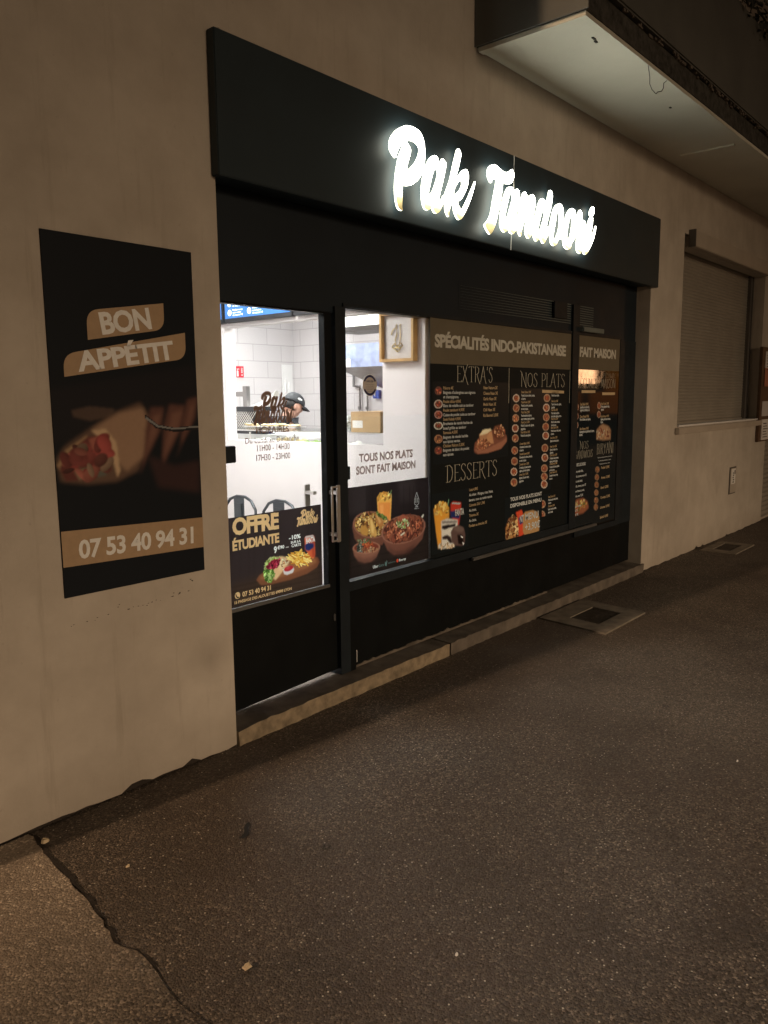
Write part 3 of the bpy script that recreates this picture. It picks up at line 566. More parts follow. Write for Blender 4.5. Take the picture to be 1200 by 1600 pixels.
('p',[(2.795,.781),(2.840,.754),(2.835,.749),(2.790,.775)],(222, 150, 52),.0),
('p',[(2.762,.799),(2.800,.761),(2.793,.757),(2.755,.795)],(222, 150, 52),.0),
('p',[(2.713,.815),(2.730,.781),(2.722,.780),(2.705,.814)],(246, 200, 104),.0),
('p',[(2.743,.825),(2.814,.809),(2.813,.802),(2.742,.819)],(236, 176, 72),.0),
('p',[(2.698,.800),(2.734,.812),(2.739,.805),(2.703,.793)],(250, 214, 130),.0),
('p',[(2.788,.756),(2.818,.773),(2.825,.767),(2.795,.750)],(222, 150, 52),.0),
('p',[(2.788,.789),(2.828,.764),(2.823,.758),(2.783,.784)],(250, 214, 130),.0),
('p',[(2.810,.795),(2.849,.747),(2.841,.744),(2.802,.792)],(236, 176, 72),.0),
('p',[(2.803,.790),(2.834,.745),(2.826,.743),(2.795,.787)],(250, 214, 130),.0),
('p',[(2.823,.787),(2.854,.756),(2.847,.752),(2.815,.783)],(236, 176, 72),.0),
('p',[(2.805,.772),(2.842,.732),(2.834,.729),(2.798,.769)],(236, 176, 72),.0),
('p',[(2.756,.805),(2.802,.810),(2.805,.803),(2.760,.798)],(250, 214, 130),.0),
('p',[(2.754,.797),(2.787,.810),(2.793,.804),(2.760,.791)],(236, 176, 72),.0),
('p',[(2.723,.823),(2.738,.787),(2.729,.786),(2.714,.822)],(222, 150, 52),.0),
('p',[(2.734,.823),(2.770,.775),(2.762,.772),(2.726,.820)],(222, 150, 52),.0),
('p',[(2.829,.765),(2.855,.784),(2.863,.778),(2.836,.759)],(246, 200, 104),.0),
('p',[(2.810,.810),(2.861,.760),(2.854,.757),(2.803,.806)],(246, 200, 104),.0),
('p',[(2.713,.805),(2.754,.778),(2.749,.773),(2.707,.800)],(206, 130, 44),.0),
('p',[(2.818,.795),(2.853,.770),(2.847,.765),(2.812,.790)],(236, 176, 72),.0),
('p',[(2.746,.798),(2.766,.768),(2.758,.766),(2.738,.795)],(246, 200, 104),.0),
('p',[(2.745,.805),(2.769,.775),(2.761,.772),(2.737,.803)],(222, 150, 52),.0),
('p',[(2.775,.784),(2.846,.753),(2.842,.747),(2.772,.778)],(250, 214, 130),.0),
('p',[(2.734,.796),(2.759,.748),(2.750,.747),(2.725,.794)],(222, 150, 52),.0),
('p',[(2.796,.803),(2.830,.782),(2.825,.777),(2.791,.797)],(250, 214, 130),.0),
('p',[(2.727,.791),(2.757,.757),(2.750,.754),(2.720,.787)],(246, 200, 104),.0),
('p',[(2.713,.807),(2.773,.777),(2.769,.771),(2.709,.801)],(250, 214, 130),.0),
('p',[(2.811,.812),(2.837,.763),(2.828,.762),(2.802,.811)],(206, 130, 44),.0),
('p',[(2.835,.778),(2.861,.751),(2.853,.748),(2.827,.775)],(250, 214, 130),.0),
('p',[(2.724,.812),(2.763,.778),(2.757,.774),(2.717,.807)],(246, 200, 104),.0),
('p',[(2.839,.784),(2.866,.757),(2.859,.753),(2.831,.780)],(246, 200, 104),.0),
('p',[(2.828,.795),(2.856,.760),(2.848,.757),(2.820,.792)],(236, 176, 72),.0),
('p',[(2.708,.779),(2.763,.808),(2.769,.802),(2.715,.773)],(206, 130, 44),.0),
('p',[(2.757,.789),(2.805,.767),(2.801,.761),(2.753,.783)],(206, 130, 44),.0),
('p',[(2.802,.779),(2.843,.763),(2.840,.757),(2.799,.773)],(236, 176, 72),.0),
('p',[(2.758,.804),(2.790,.833),(2.797,.827),(2.766,.798)],(246, 200, 104),.0),
('p',[(2.714,.769),(2.778,.762),(2.779,.755),(2.715,.762)],(206, 130, 44),.0),
('p',[(2.686,.796),(2.743,.795),(2.745,.788),(2.687,.789)],(246, 200, 104),.0),
('p',[(2.772,.778),(2.829,.750),(2.825,.744),(2.768,.772)],(222, 150, 52),.0),
('p',[(2.726,.821),(2.775,.790),(2.770,.785),(2.721,.815)],(222, 150, 52),.0),
('p',[(2.738,.810),(2.795,.824),(2.799,.817),(2.742,.804)],(236, 176, 72),.0),
('p',[(2.703,.793),(2.738,.772),(2.734,.767),(2.698,.788)],(206, 130, 44),.0),
('p',[(2.778,.777),(2.849,.765),(2.849,.758),(2.778,.770)],(246, 200, 104),.0),
('p',[(2.812,.801),(2.854,.754),(2.846,.751),(2.805,.798)],(236, 176, 72),.0),
('p',[(2.738,.780),(2.805,.769),(2.805,.762),(2.738,.773)],(236, 176, 72),.0),
('p',[(2.773,.772),(2.795,.738),(2.786,.736),(2.765,.770)],(250, 214, 130),.0),
('p',[(2.798,.788),(2.851,.807),(2.856,.800),(2.803,.781)],(250, 214, 130),.0),
('p',[(2.787,.786),(2.841,.773),(2.840,.766),(2.786,.779)],(250, 214, 130),.0),
('p',[(2.784,.784),(2.848,.801),(2.852,.794),(2.789,.777)],(222, 150, 52),.0),
('p',[(2.730,.787),(2.764,.749),(2.756,.746),(2.723,.784)],(250, 214, 130),.0),
('p',[(2.752,.770),(2.820,.743),(2.817,.737),(2.749,.764)],(250, 214, 130),.0),
('p',[(2.703,.817),(2.754,.796),(2.751,.789),(2.700,.811)],(250, 214, 130),.0),
('p',[(2.824,.797),(2.880,.771),(2.876,.765),(2.820,.791)],(246, 200, 104),.0),
('p',[(2.780,.791),(2.840,.787),(2.840,.779),(2.781,.784)],(206, 130, 44),.0),
('p',[(2.762,.757),(2.799,.781),(2.806,.775),(2.769,.751)],(222, 150, 52),.0),
('p',[(2.694,.798),(2.742,.776),(2.738,.770),(2.690,.792)],(250, 214, 130),.0),
('p',[(2.767,.795),(2.804,.759),(2.797,.755),(2.759,.792)],(236, 176, 72),.0),
('p',[(2.805,.786),(2.869,.751),(2.864,.746),(2.800,.781)],(250, 214, 130),.0),
('p',[(2.733,.780),(2.765,.754),(2.759,.749),(2.727,.775)],(236, 176, 72),.0),
('p',[(2.819,.781),(2.882,.788),(2.885,.781),(2.822,.774)],(206, 130, 44),.0),
('p',[(2.736,.792),(2.791,.795),(2.794,.788),(2.738,.785)],(246, 200, 104),.0),
('p',[(2.736,.768),(2.771,.797),(2.779,.792),(2.743,.763)],(236, 176, 72),.0),
('p',[(2.701,.819),(2.735,.769),(2.727,.767),(2.693,.817)],(246, 200, 104),.0),
('p',[(2.706,.817),(2.752,.786),(2.746,.781),(2.700,.813)],(206, 130, 44),.0),
('p',[(2.815,.883),(2.824,.892),(2.877,.891),(2.887,.880),(2.890,.792),(2.884,.768),(2.863,.768),(2.832,.807),(2.816,.824)],(216, 96, 58),.002),
('p',[(2.866,.883),(2.885,.883),(2.888,.772),(2.870,.770)],(178, 66, 42),.006),
('p',[(2.826,.884),(2.838,.884),(2.838,.816),(2.827,.823)],(236, 140, 100),.005),
('p',[(2.824,.892),(2.877,.891),(2.885,.882),(2.818,.882)],(206, 190, 180),.001),
('p',[(2.815,.845),(2.834,.857),(2.881,.845),(2.882,.825),(2.846,.810),(2.819,.819)],(40, 50, 96),.003),
]),
'wrap_poster':((1.423, .866, 2.065, 2.206),(13, 14, 16),.0035,[
('p',[(1.422,1.645),(2.063,1.746),(2.064,1.502),(1.417,1.445)],(20, 17, 18),.03),
('p',[(1.499,1.568),(1.572,1.582),(1.676,1.570),(1.657,1.540),(1.568,1.527),(1.501,1.544)],(58, 42, 34),.01),
('p',[(1.425,1.386),(1.457,1.433),(1.566,1.497),(1.670,1.555),(1.788,1.594),(1.833,1.530),(1.813,1.404),(1.760,1.322),(1.664,1.288),(1.552,1.287),(1.438,1.307)],(74, 52, 40),.02),
('p',[(1.577,1.497),(1.692,1.554),(1.799,1.573),(1.830,1.488),(1.800,1.383),(1.712,1.325),(1.669,1.370),(1.640,1.444)],(112, 82, 62),.02),
('p',[(1.571,1.492),(1.632,1.495),(1.674,1.442),(1.684,1.328),(1.670,1.303),(1.657,1.361),(1.640,1.444),(1.597,1.466)],(142, 110, 82),.006),
('p',[(1.427,1.367),(1.466,1.423),(1.554,1.473),(1.558,1.453),(1.475,1.403),(1.441,1.346)],(118, 88, 62),.006),
('p',[(1.436,1.356),(1.476,1.412),(1.554,1.468),(1.630,1.465),(1.653,1.392),(1.644,1.331),(1.564,1.306),(1.458,1.305)],(74, 36, 30),.008),
('p',[(1.474,1.383),(1.542,1.448),(1.572,1.427),(1.553,1.378),(1.492,1.342),(1.471,1.344)],(104, 44, 38),.008),
('p',[(1.558,1.458),(1.620,1.475),(1.645,1.433),(1.614,1.394),(1.572,1.417)],(116, 62, 50),.008),
('p',[(1.581,1.386),(1.627,1.414),(1.643,1.392),(1.634,1.357),(1.590,1.355)],(128, 58, 50),.006),
('p',[(1.492,1.342),(1.557,1.357),(1.576,1.321),(1.511,1.306)],(104, 80, 60),.008),
('p',[(1.580,1.341),(1.622,1.348),(1.626,1.317),(1.586,1.310)],(70, 64, 54),.006),
('p',[(1.558,1.372),(1.583,1.391),(1.588,1.370),(1.566,1.357)],(28, 14, 12),.004),
('p',[(1.835,1.573),(1.897,1.572),(1.880,1.486),(1.812,1.382),(1.771,1.310),(1.793,1.383),(1.806,1.489)],(70, 42, 34),.015),
('p',[(1.846,1.541),(1.884,1.550),(1.854,1.466),(1.786,1.363),(1.814,1.425)],(88, 56, 44),.015),
('p',[(1.923,1.582),(2.001,1.581),(1.983,1.494),(1.912,1.387),(1.870,1.313),(1.880,1.389),(1.893,1.497)],(70, 42, 34),.015),
('p',[(1.934,1.549),(1.987,1.559),(1.956,1.473),(1.885,1.367),(1.902,1.431)],(88, 56, 44),.015),
('p',[(2.015,1.603),(2.067,1.614),(2.049,1.525),(1.976,1.417),(1.933,1.342),(1.972,1.417),(1.985,1.526)],(70, 42, 34),.015),
('p',[(2.027,1.570),(2.052,1.592),(2.021,1.503),(1.949,1.396),(1.994,1.460)],(88, 56, 44),.015),
('p',[(1.809,1.547),(1.868,1.503),(1.944,1.489),(2.070,1.496),(2.069,1.476),(1.943,1.471),(1.855,1.489),(1.806,1.531)],(22, 18, 18),.003),
('p',[(1.811,1.539),(1.868,1.501),(1.944,1.487),(2.066,1.493),(2.066,1.486),(1.943,1.481),(1.862,1.494),(1.808,1.529)],(92, 84, 78),.002),
('p',[(1.812,1.382),(1.935,1.331),(2.062,1.344),(2.055,1.208),(1.853,1.249)],(40, 24, 22),.03),
('b',[(1.436,1.356),(1.476,1.412),(1.553,1.463),(1.624,1.465),(1.648,1.392),(1.638,1.336),(1.565,1.311),(1.458,1.310)],30,.034,[(112,48,42),(94,44,38),(118,64,52),(72,38,32),(96,72,56)]),
]),
'extras_pictures':((3.895, 1.19, 4.775, 1.7),(21, 23, 23),.0035,[
('p',[(4.349,1.261),(4.359,1.301),(4.424,1.347),(4.573,1.382),(4.698,1.377),(4.755,1.333),(4.757,1.299),(4.685,1.251),(4.515,1.231),(4.396,1.230),(4.355,1.241)],(112, 66, 50),.003),
('p',[(4.359,1.261),(4.514,1.260),(4.700,1.301),(4.757,1.324),(4.754,1.295),(4.685,1.250),(4.515,1.230),(4.396,1.229)],(140, 88, 66),.003),
('p',[(4.409,1.356),(4.453,1.378),(4.527,1.384),(4.513,1.318),(4.424,1.314)],(160, 110, 78),.003),
('p',[(4.416,1.351),(4.453,1.386),(4.543,1.391),(4.561,1.378),(4.498,1.360)],(214, 190, 150),.003),
('p',[(4.528,1.367),(4.561,1.374),(4.590,1.290),(4.529,1.289),(4.491,1.319)],(176, 122, 84),.003),
('p',[(4.737,1.359),(4.734,1.345),(4.724,1.332),(4.709,1.322),(4.689,1.315),(4.667,1.312),(4.643,1.313),(4.621,1.318),(4.602,1.327),(4.587,1.338),(4.577,1.351),(4.573,1.365),(4.576,1.379),(4.586,1.392),(4.600,1.402),(4.619,1.409),(4.642,1.412),(4.665,1.412),(4.687,1.407),(4.707,1.399),(4.723,1.387),(4.733,1.374)],(96, 56, 40),.003),
('b',[(4.727,1.364),(4.724,1.351),(4.716,1.340),(4.702,1.331),(4.685,1.325),(4.665,1.323),(4.645,1.324),(4.625,1.328),(4.608,1.335),(4.594,1.345),(4.586,1.357),(4.583,1.369),(4.585,1.381),(4.593,1.392),(4.606,1.401),(4.623,1.407),(4.643,1.410),(4.663,1.409),(4.683,1.405),(4.701,1.398),(4.715,1.388),(4.724,1.376)],70,.011,[(150, 86, 60), (120, 64, 44), (180, 116, 84), (96, 50, 36), (200, 150, 110)]),
('b',[(4.359,1.285),(4.395,1.324),(4.498,1.319),(4.560,1.283),(4.514,1.260),(4.396,1.259)],70,.014,[(176, 110, 76), (150, 86, 60), (196, 134, 96), (120, 66, 44)]),
('p',[(3.995,1.643),(3.993,1.636),(3.989,1.629),(3.981,1.623),(3.972,1.619),(3.961,1.616),(3.950,1.617),(3.939,1.619),(3.930,1.623),(3.922,1.629),(3.918,1.636),(3.916,1.643),(3.918,1.651),(3.922,1.657),(3.930,1.663),(3.939,1.667),(3.950,1.670),(3.961,1.670),(3.972,1.668),(3.981,1.663),(3.988,1.658),(3.993,1.651)],(90, 58, 50),.001),
('p',[(3.985,1.643),(3.984,1.637),(3.980,1.632),(3.975,1.628),(3.968,1.625),(3.959,1.623),(3.951,1.623),(3.943,1.625),(3.936,1.628),(3.931,1.632),(3.927,1.637),(3.926,1.643),(3.927,1.649),(3.931,1.654),(3.936,1.658),(3.943,1.661),(3.951,1.663),(3.959,1.663),(3.968,1.661),(3.975,1.658),(3.980,1.654),(3.984,1.649)],(84, 52, 42),.001),
('b',[(3.983,1.643),(3.982,1.638),(3.979,1.633),(3.973,1.629),(3.967,1.626),(3.959,1.624),(3.951,1.625),(3.944,1.626),(3.937,1.629),(3.932,1.633),(3.929,1.638),(3.928,1.643),(3.929,1.648),(3.932,1.653),(3.937,1.657),(3.944,1.660),(3.951,1.662),(3.959,1.662),(3.967,1.660),(3.973,1.657),(3.978,1.653),(3.982,1.648)],14,.009,[(150, 60, 50), (120, 50, 40), (176, 96, 70)]),
('p',[(4.001,1.562),(3.999,1.554),(3.994,1.547),(3.985,1.542),(3.974,1.538),(3.962,1.536),(3.949,1.536),(3.936,1.538),(3.925,1.542),(3.917,1.548),(3.912,1.555),(3.910,1.563),(3.912,1.570),(3.917,1.577),(3.926,1.583),(3.936,1.587),(3.949,1.589),(3.962,1.589),(3.974,1.587),(3.985,1.583),(3.994,1.577),(3.999,1.570)],(160, 140, 126),.001),
('p',[(3.990,1.562),(3.988,1.556),(3.984,1.551),(3.978,1.547),(3.970,1.544),(3.960,1.542),(3.950,1.542),(3.941,1.544),(3.933,1.547),(3.927,1.552),(3.923,1.557),(3.921,1.563),(3.923,1.568),(3.927,1.574),(3.933,1.578),(3.941,1.581),(3.950,1.582),(3.960,1.582),(3.970,1.581),(3.978,1.577),(3.984,1.573),(3.988,1.568)],(84, 52, 42),.001),
('b',[(3.987,1.562),(3.986,1.557),(3.982,1.552),(3.976,1.548),(3.969,1.545),(3.960,1.544),(3.951,1.544),(3.942,1.545),(3.934,1.548),(3.928,1.553),(3.925,1.557),(3.923,1.563),(3.925,1.568),(3.928,1.573),(3.934,1.577),(3.942,1.580),(3.951,1.581),(3.960,1.581),(3.969,1.579),(3.976,1.576),(3.982,1.572),(3.986,1.567)],14,.009,[(150, 60, 50), (120, 50, 40), (176, 96, 70)]),
('p',[(3.998,1.497),(3.996,1.490),(3.991,1.484),(3.983,1.478),(3.973,1.475),(3.961,1.473),(3.949,1.473),(3.938,1.476),(3.928,1.480),(3.920,1.485),(3.915,1.492),(3.914,1.499),(3.915,1.506),(3.920,1.512),(3.928,1.517),(3.938,1.521),(3.949,1.523),(3.961,1.522),(3.973,1.520),(3.983,1.516),(3.991,1.511),(3.996,1.504)],(150, 110, 100),.001),
('p',[(3.987,1.497),(3.986,1.492),(3.982,1.487),(3.976,1.483),(3.968,1.481),(3.960,1.479),(3.951,1.480),(3.942,1.481),(3.935,1.484),(3.929,1.488),(3.925,1.493),(3.924,1.499),(3.925,1.504),(3.929,1.508),(3.935,1.512),(3.942,1.515),(3.951,1.516),(3.960,1.516),(3.968,1.515),(3.976,1.512),(3.982,1.507),(3.986,1.502)],(84, 52, 42),.001),
('b',[(3.985,1.497),(3.984,1.492),(3.980,1.488),(3.975,1.484),(3.968,1.482),(3.959,1.481),(3.951,1.481),(3.943,1.482),(3.936,1.485),(3.931,1.489),(3.927,1.494),(3.926,1.499),(3.927,1.503),(3.931,1.508),(3.936,1.511),(3.943,1.514),(3.951,1.515),(3.959,1.515),(3.968,1.513),(3.975,1.511),(3.980,1.507),(3.984,1.502)],14,.009,[(150, 60, 50), (120, 50, 40), (176, 96, 70)]),
('p',[(4.003,1.428),(4.001,1.421),(3.995,1.415),(3.986,1.410),(3.975,1.407),(3.962,1.405),(3.949,1.406),(3.936,1.408),(3.925,1.412),(3.916,1.418),(3.910,1.424),(3.908,1.431),(3.910,1.438),(3.916,1.444),(3.925,1.448),(3.936,1.452),(3.949,1.453),(3.962,1.453),(3.975,1.451),(3.986,1.447),(3.995,1.441),(4.001,1.435)],(170, 160, 146),.001),
('p',[(3.991,1.428),(3.989,1.423),(3.985,1.419),(3.979,1.415),(3.970,1.412),(3.960,1.411),(3.950,1.412),(3.941,1.413),(3.932,1.416),(3.926,1.421),(3.922,1.425),(3.920,1.430),(3.922,1.435),(3.926,1.440),(3.932,1.444),(3.941,1.446),(3.950,1.447),(3.960,1.447),(3.970,1.445),(3.979,1.442),(3.985,1.438),(3.989,1.433)],(90, 80, 60),.001),
('b',[(3.988,1.428),(3.987,1.424),(3.983,1.419),(3.977,1.416),(3.969,1.413),(3.960,1.412),(3.951,1.413),(3.942,1.414),(3.934,1.417),(3.928,1.421),(3.924,1.426),(3.922,1.430),(3.924,1.435),(3.928,1.439),(3.934,1.443),(3.942,1.445),(3.951,1.446),(3.960,1.446),(3.969,1.444),(3.977,1.441),(3.983,1.438),(3.987,1.433)],14,.009,[(150, 60, 50), (120, 50, 40), (176, 96, 70)]),
('p',[(3.999,1.346),(3.997,1.338),(3.992,1.331),(3.984,1.326),(3.973,1.322),(3.961,1.320),(3.949,1.321),(3.937,1.324),(3.927,1.328),(3.919,1.335),(3.914,1.342),(3.912,1.350),(3.914,1.357),(3.919,1.364),(3.927,1.369),(3.937,1.373),(3.949,1.375),(3.961,1.374),(3.973,1.372),(3.984,1.367),(3.992,1.361),(3.997,1.353)],(140, 96, 70),.001),
('p',[(3.988,1.346),(3.987,1.340),(3.983,1.335),(3.977,1.331),(3.969,1.328),(3.960,1.327),(3.951,1.328),(3.942,1.330),(3.934,1.333),(3.928,1.338),(3.924,1.343),(3.923,1.349),(3.924,1.355),(3.928,1.360),(3.934,1.364),(3.942,1.367),(3.951,1.368),(3.960,1.368),(3.969,1.366),(3.977,1.362),(3.983,1.357),(3.987,1.352)],(84, 52, 42),.001),
('b',[(3.986,1.346),(3.985,1.341),(3.981,1.336),(3.975,1.332),(3.968,1.330),(3.960,1.328),(3.951,1.329),(3.943,1.331),(3.935,1.334),(3.930,1.338),(3.926,1.344),(3.925,1.349),(3.926,1.354),(3.930,1.359),(3.935,1.363),(3.943,1.366),(3.951,1.367),(3.960,1.366),(3.968,1.364),(3.975,1.361),(3.981,1.357),(3.985,1.352)],14,.009,[(190, 130, 84), (150, 96, 60)]),
('p',[(3.998,1.275),(3.996,1.267),(3.991,1.261),(3.983,1.256),(3.973,1.252),(3.961,1.251),(3.949,1.252),(3.938,1.254),(3.928,1.259),(3.920,1.265),(3.915,1.272),(3.913,1.279),(3.915,1.286),(3.920,1.293),(3.928,1.298),(3.938,1.301),(3.949,1.303),(3.961,1.302),(3.973,1.300),(3.983,1.295),(3.991,1.289),(3.996,1.282)],(96, 60, 46),.001),
('p',[(3.987,1.275),(3.986,1.270),(3.982,1.265),(3.976,1.261),(3.968,1.258),(3.960,1.257),(3.951,1.258),(3.942,1.260),(3.935,1.263),(3.929,1.268),(3.925,1.273),(3.924,1.279),(3.925,1.284),(3.929,1.289),(3.935,1.293),(3.942,1.295),(3.951,1.296),(3.960,1.296),(3.968,1.294),(3.976,1.290),(3.982,1.286),(3.986,1.281)],(84, 52, 42),.001),
('b',[(3.985,1.275),(3.984,1.270),(3.980,1.266),(3.975,1.262),(3.968,1.260),(3.959,1.259),(3.951,1.259),(3.943,1.261),(3.936,1.264),(3.930,1.269),(3.927,1.273),(3.926,1.279),(3.927,1.284),(3.930,1.288),(3.936,1.292),(3.943,1.294),(3.951,1.295),(3.959,1.295),(3.968,1.293),(3.975,1.290),(3.980,1.285),(3.984,1.280)],14,.009,[(150, 60, 50), (120, 50, 40), (176, 96, 70)]),
]),
'dessert_picture':((3.885, .625, 4.29, 1.01),(21, 23, 23),.0035,[
('p',[(3.904,.913),(3.932,.937),(3.984,.951),(4.050,.936),(4.070,.898),(4.070,.835),(3.997,.828),(3.984,.672),(3.955,.656),(3.932,.758)],(186, 130, 56),.003),
('p',[(3.917,.877),(4.063,.867),(3.997,.828),(3.984,.688),(3.960,.675),(3.935,.773)],(206, 136, 48),.005),
('b',[(3.909,.912),(3.935,.935),(3.984,.948),(4.047,.934),(4.063,.899),(4.050,.869),(3.919,.884)],34,.022,[(214, 164, 72), (190, 134, 52), (226, 184, 104)]),
('p',[(4.050,.924),(4.063,.962),(4.072,.960),(4.060,.919)],(90, 120, 90),.001),
('p',[(4.087,.928),(4.117,.941),(4.202,.925),(4.202,.883),(4.181,.781),(4.138,.778),(4.087,.864)],(170, 52, 38),.003),
('p',[(4.085,.881),(4.193,.876),(4.186,.820),(4.087,.839)],(30, 40, 80),.004),
('p',[(4.103,.936),(4.197,.924),(4.192,.912),(4.103,.926)],(150, 140, 134),.001),
('p',[(3.984,.830),(4.050,.837),(4.165,.815),(4.166,.774),(4.118,.733),(4.132,.642),(4.010,.648),(3.953,.661),(3.958,.684),(3.991,.687)],(196, 184, 170),.003),
('p',[(3.990,.829),(4.159,.812),(4.156,.796),(3.994,.811)],(120, 110, 104),.003),
('p',[(3.994,.798),(4.063,.797),(4.145,.793),(4.138,.772),(4.063,.773),(4.023,.768),(3.994,.779)],(34, 26, 26),.003),
('p',[(3.994,.729),(4.050,.732),(4.091,.712),(4.111,.669),(4.077,.674),(4.050,.702),(4.000,.708)],(44, 32, 30),.003),
('b',[(3.971,.682),(4.118,.668),(4.125,.643),(3.971,.656)],20,.014,[(206, 180, 150), (180, 150, 120)]),
('p',[(4.088,.745),(4.118,.773),(4.179,.777),(4.236,.753),(4.253,.706),(4.246,.649),(4.222,.636),(4.139,.649),(4.098,.679)],(84, 62, 56),.004),
('p',[(4.235,.739),(4.231,.735),(4.223,.731),(4.211,.730),(4.197,.730),(4.182,.732),(4.166,.736),(4.152,.741),(4.140,.747),(4.131,.753),(4.126,.760),(4.125,.765),(4.129,.770),(4.137,.773),(4.148,.775),(4.162,.774),(4.177,.772),(4.193,.769),(4.208,.764),(4.220,.758),(4.229,.751),(4.234,.745)],(100, 78, 70),.005),
('p',[(4.162,.718),(4.215,.711),(4.236,.667),(4.218,.641),(4.173,.656)],(26, 16, 14),.004),
('p',[(4.198,.709),(4.229,.693),(4.224,.685),(4.204,.695)],(200, 190, 184),.001),
('p',[(4.218,.661),(4.244,.650),(4.230,.637)],(200, 190, 184),.001),
]),
'menu_picture':((4.742, .572, 5.262, .9),(21, 23, 23),.0035,[
('p',[(4.760,.600),(4.754,.681),(4.793,.746),(4.859,.760),(4.919,.730),(4.935,.593)],(120, 76, 50),.003),
('b',[(4.764,.604),(4.759,.680),(4.797,.741),(4.860,.756),(4.914,.727),(4.928,.599)],130,.02,[(196, 150, 96), (166, 112, 64), (120, 70, 40), (214, 180, 130), (80, 44, 28)]),
('p',[(4.889,.779),(4.969,.789),(4.987,.772),(5.018,.609),(4.966,.593),(4.940,.592),(4.919,.730)],(190, 64, 38),.003),
('p',[(4.928,.737),(4.993,.740),(4.998,.689),(4.947,.682)],(40, 44, 90),.003),
('p',[(4.990,.749),(5.022,.768),(5.138,.766),(5.202,.747),(5.232,.702),(5.232,.594),(5.019,.591),(4.993,.631)],(158, 116, 74),.002),
]),
'dish_pictures':((4.8, .9, 5.4, 1.66),(21, 23, 23),.0045,[
('p',[(4.919,1.592),(4.918,1.584),(4.912,1.577),(4.904,1.571),(4.894,1.567),(4.881,1.565),(4.869,1.565),(4.856,1.567),(4.846,1.572),(4.837,1.578),(4.832,1.585),(4.830,1.593),(4.831,1.601),(4.836,1.608),(4.844,1.614),(4.855,1.618),(4.867,1.621),(4.880,1.621),(4.892,1.618),(4.903,1.614),(4.912,1.608),(4.917,1.600)],(176, 150, 130),.001),
('p',[(4.908,1.592),(4.907,1.586),(4.903,1.581),(4.897,1.577),(4.889,1.573),(4.880,1.572),(4.870,1.572),(4.861,1.574),(4.853,1.577),(4.846,1.581),(4.842,1.587),(4.841,1.593),(4.842,1.599),(4.846,1.604),(4.852,1.609),(4.860,1.612),(4.869,1.614),(4.878,1.614),(4.888,1.612),(4.896,1.609),(4.902,1.604),(4.906,1.598)],(120, 66, 48),.001),
('b',[(4.906,1.592),(4.905,1.587),(4.901,1.582),(4.895,1.578),(4.888,1.575),(4.879,1.573),(4.870,1.573),(4.862,1.575),(4.854,1.578),(4.848,1.582),(4.844,1.587),(4.843,1.593),(4.844,1.598),(4.848,1.603),(4.853,1.608),(4.861,1.611),(4.869,1.612),(4.878,1.612),(4.887,1.611),(4.894,1.607),(4.900,1.603),(4.904,1.598)],9,.009,[(176, 96, 60), (150, 70, 46), (190, 130, 90)]),
('p',[(4.921,1.524),(4.920,1.516),(4.914,1.508),(4.906,1.502),(4.895,1.498),(4.883,1.496),(4.870,1.496),(4.858,1.499),(4.847,1.503),(4.839,1.510),(4.833,1.517),(4.831,1.525),(4.833,1.533),(4.838,1.540),(4.846,1.546),(4.857,1.550),(4.869,1.552),(4.882,1.552),(4.894,1.550),(4.905,1.545),(4.914,1.539),(4.919,1.532)],(150, 116, 90),.001),
('p',[(4.910,1.524),(4.909,1.518),(4.905,1.512),(4.899,1.508),(4.891,1.505),(4.881,1.503),(4.872,1.503),(4.863,1.505),(4.855,1.509),(4.848,1.513),(4.844,1.519),(4.843,1.525),(4.844,1.531),(4.848,1.536),(4.854,1.541),(4.862,1.544),(4.871,1.545),(4.880,1.545),(4.889,1.543),(4.898,1.540),(4.904,1.535),(4.908,1.530)],(120, 66, 48),.001),
('b',[(4.908,1.524),(4.906,1.518),(4.903,1.513),(4.897,1.509),(4.890,1.506),(4.881,1.504),(4.872,1.505),(4.863,1.506),(4.856,1.510),(4.850,1.514),(4.846,1.519),(4.845,1.525),(4.846,1.530),(4.849,1.535),(4.855,1.539),(4.863,1.542),(4.871,1.544),(4.880,1.544),(4.889,1.542),(4.896,1.539),(4.902,1.535),(4.906,1.529)],9,.009,[(176, 96, 60), (150, 70, 46), (190, 130, 90)]),
('p',[(4.916,1.452),(4.915,1.444),(4.910,1.437),(4.901,1.431),(4.891,1.427),(4.878,1.425),(4.866,1.425),(4.853,1.428),(4.843,1.432),(4.834,1.439),(4.829,1.446),(4.827,1.454),(4.828,1.462),(4.833,1.469),(4.841,1.475),(4.852,1.479),(4.864,1.481),(4.877,1.481),(4.889,1.478),(4.900,1.474),(4.909,1.468),(4.914,1.460)],(150, 116, 90),.001),
('p',[(4.905,1.452),(4.904,1.446),(4.900,1.441),(4.894,1.436),(4.886,1.433),(4.877,1.432),(4.867,1.432),(4.858,1.434),(4.850,1.438),(4.843,1.442),(4.839,1.448),(4.838,1.454),(4.839,1.460),(4.843,1.465),(4.849,1.470),(4.857,1.473),(4.866,1.474),(4.876,1.474),(4.885,1.472),(4.893,1.469),(4.899,1.464),(4.904,1.458)],(120, 66, 48),.001),
('b',[(4.903,1.452),(4.902,1.447),(4.898,1.442),(4.892,1.437),(4.885,1.435),(4.876,1.433),(4.867,1.433),(4.859,1.435),(4.851,1.439),(4.845,1.443),(4.841,1.448),(4.840,1.454),(4.841,1.459),(4.845,1.464),(4.850,1.469),(4.858,1.471),(4.866,1.473),(4.875,1.473),(4.884,1.471),(4.892,1.468),(4.898,1.463),(4.901,1.458)],9,.009,[(176, 96, 60), (150, 70, 46), (190, 130, 90)]),
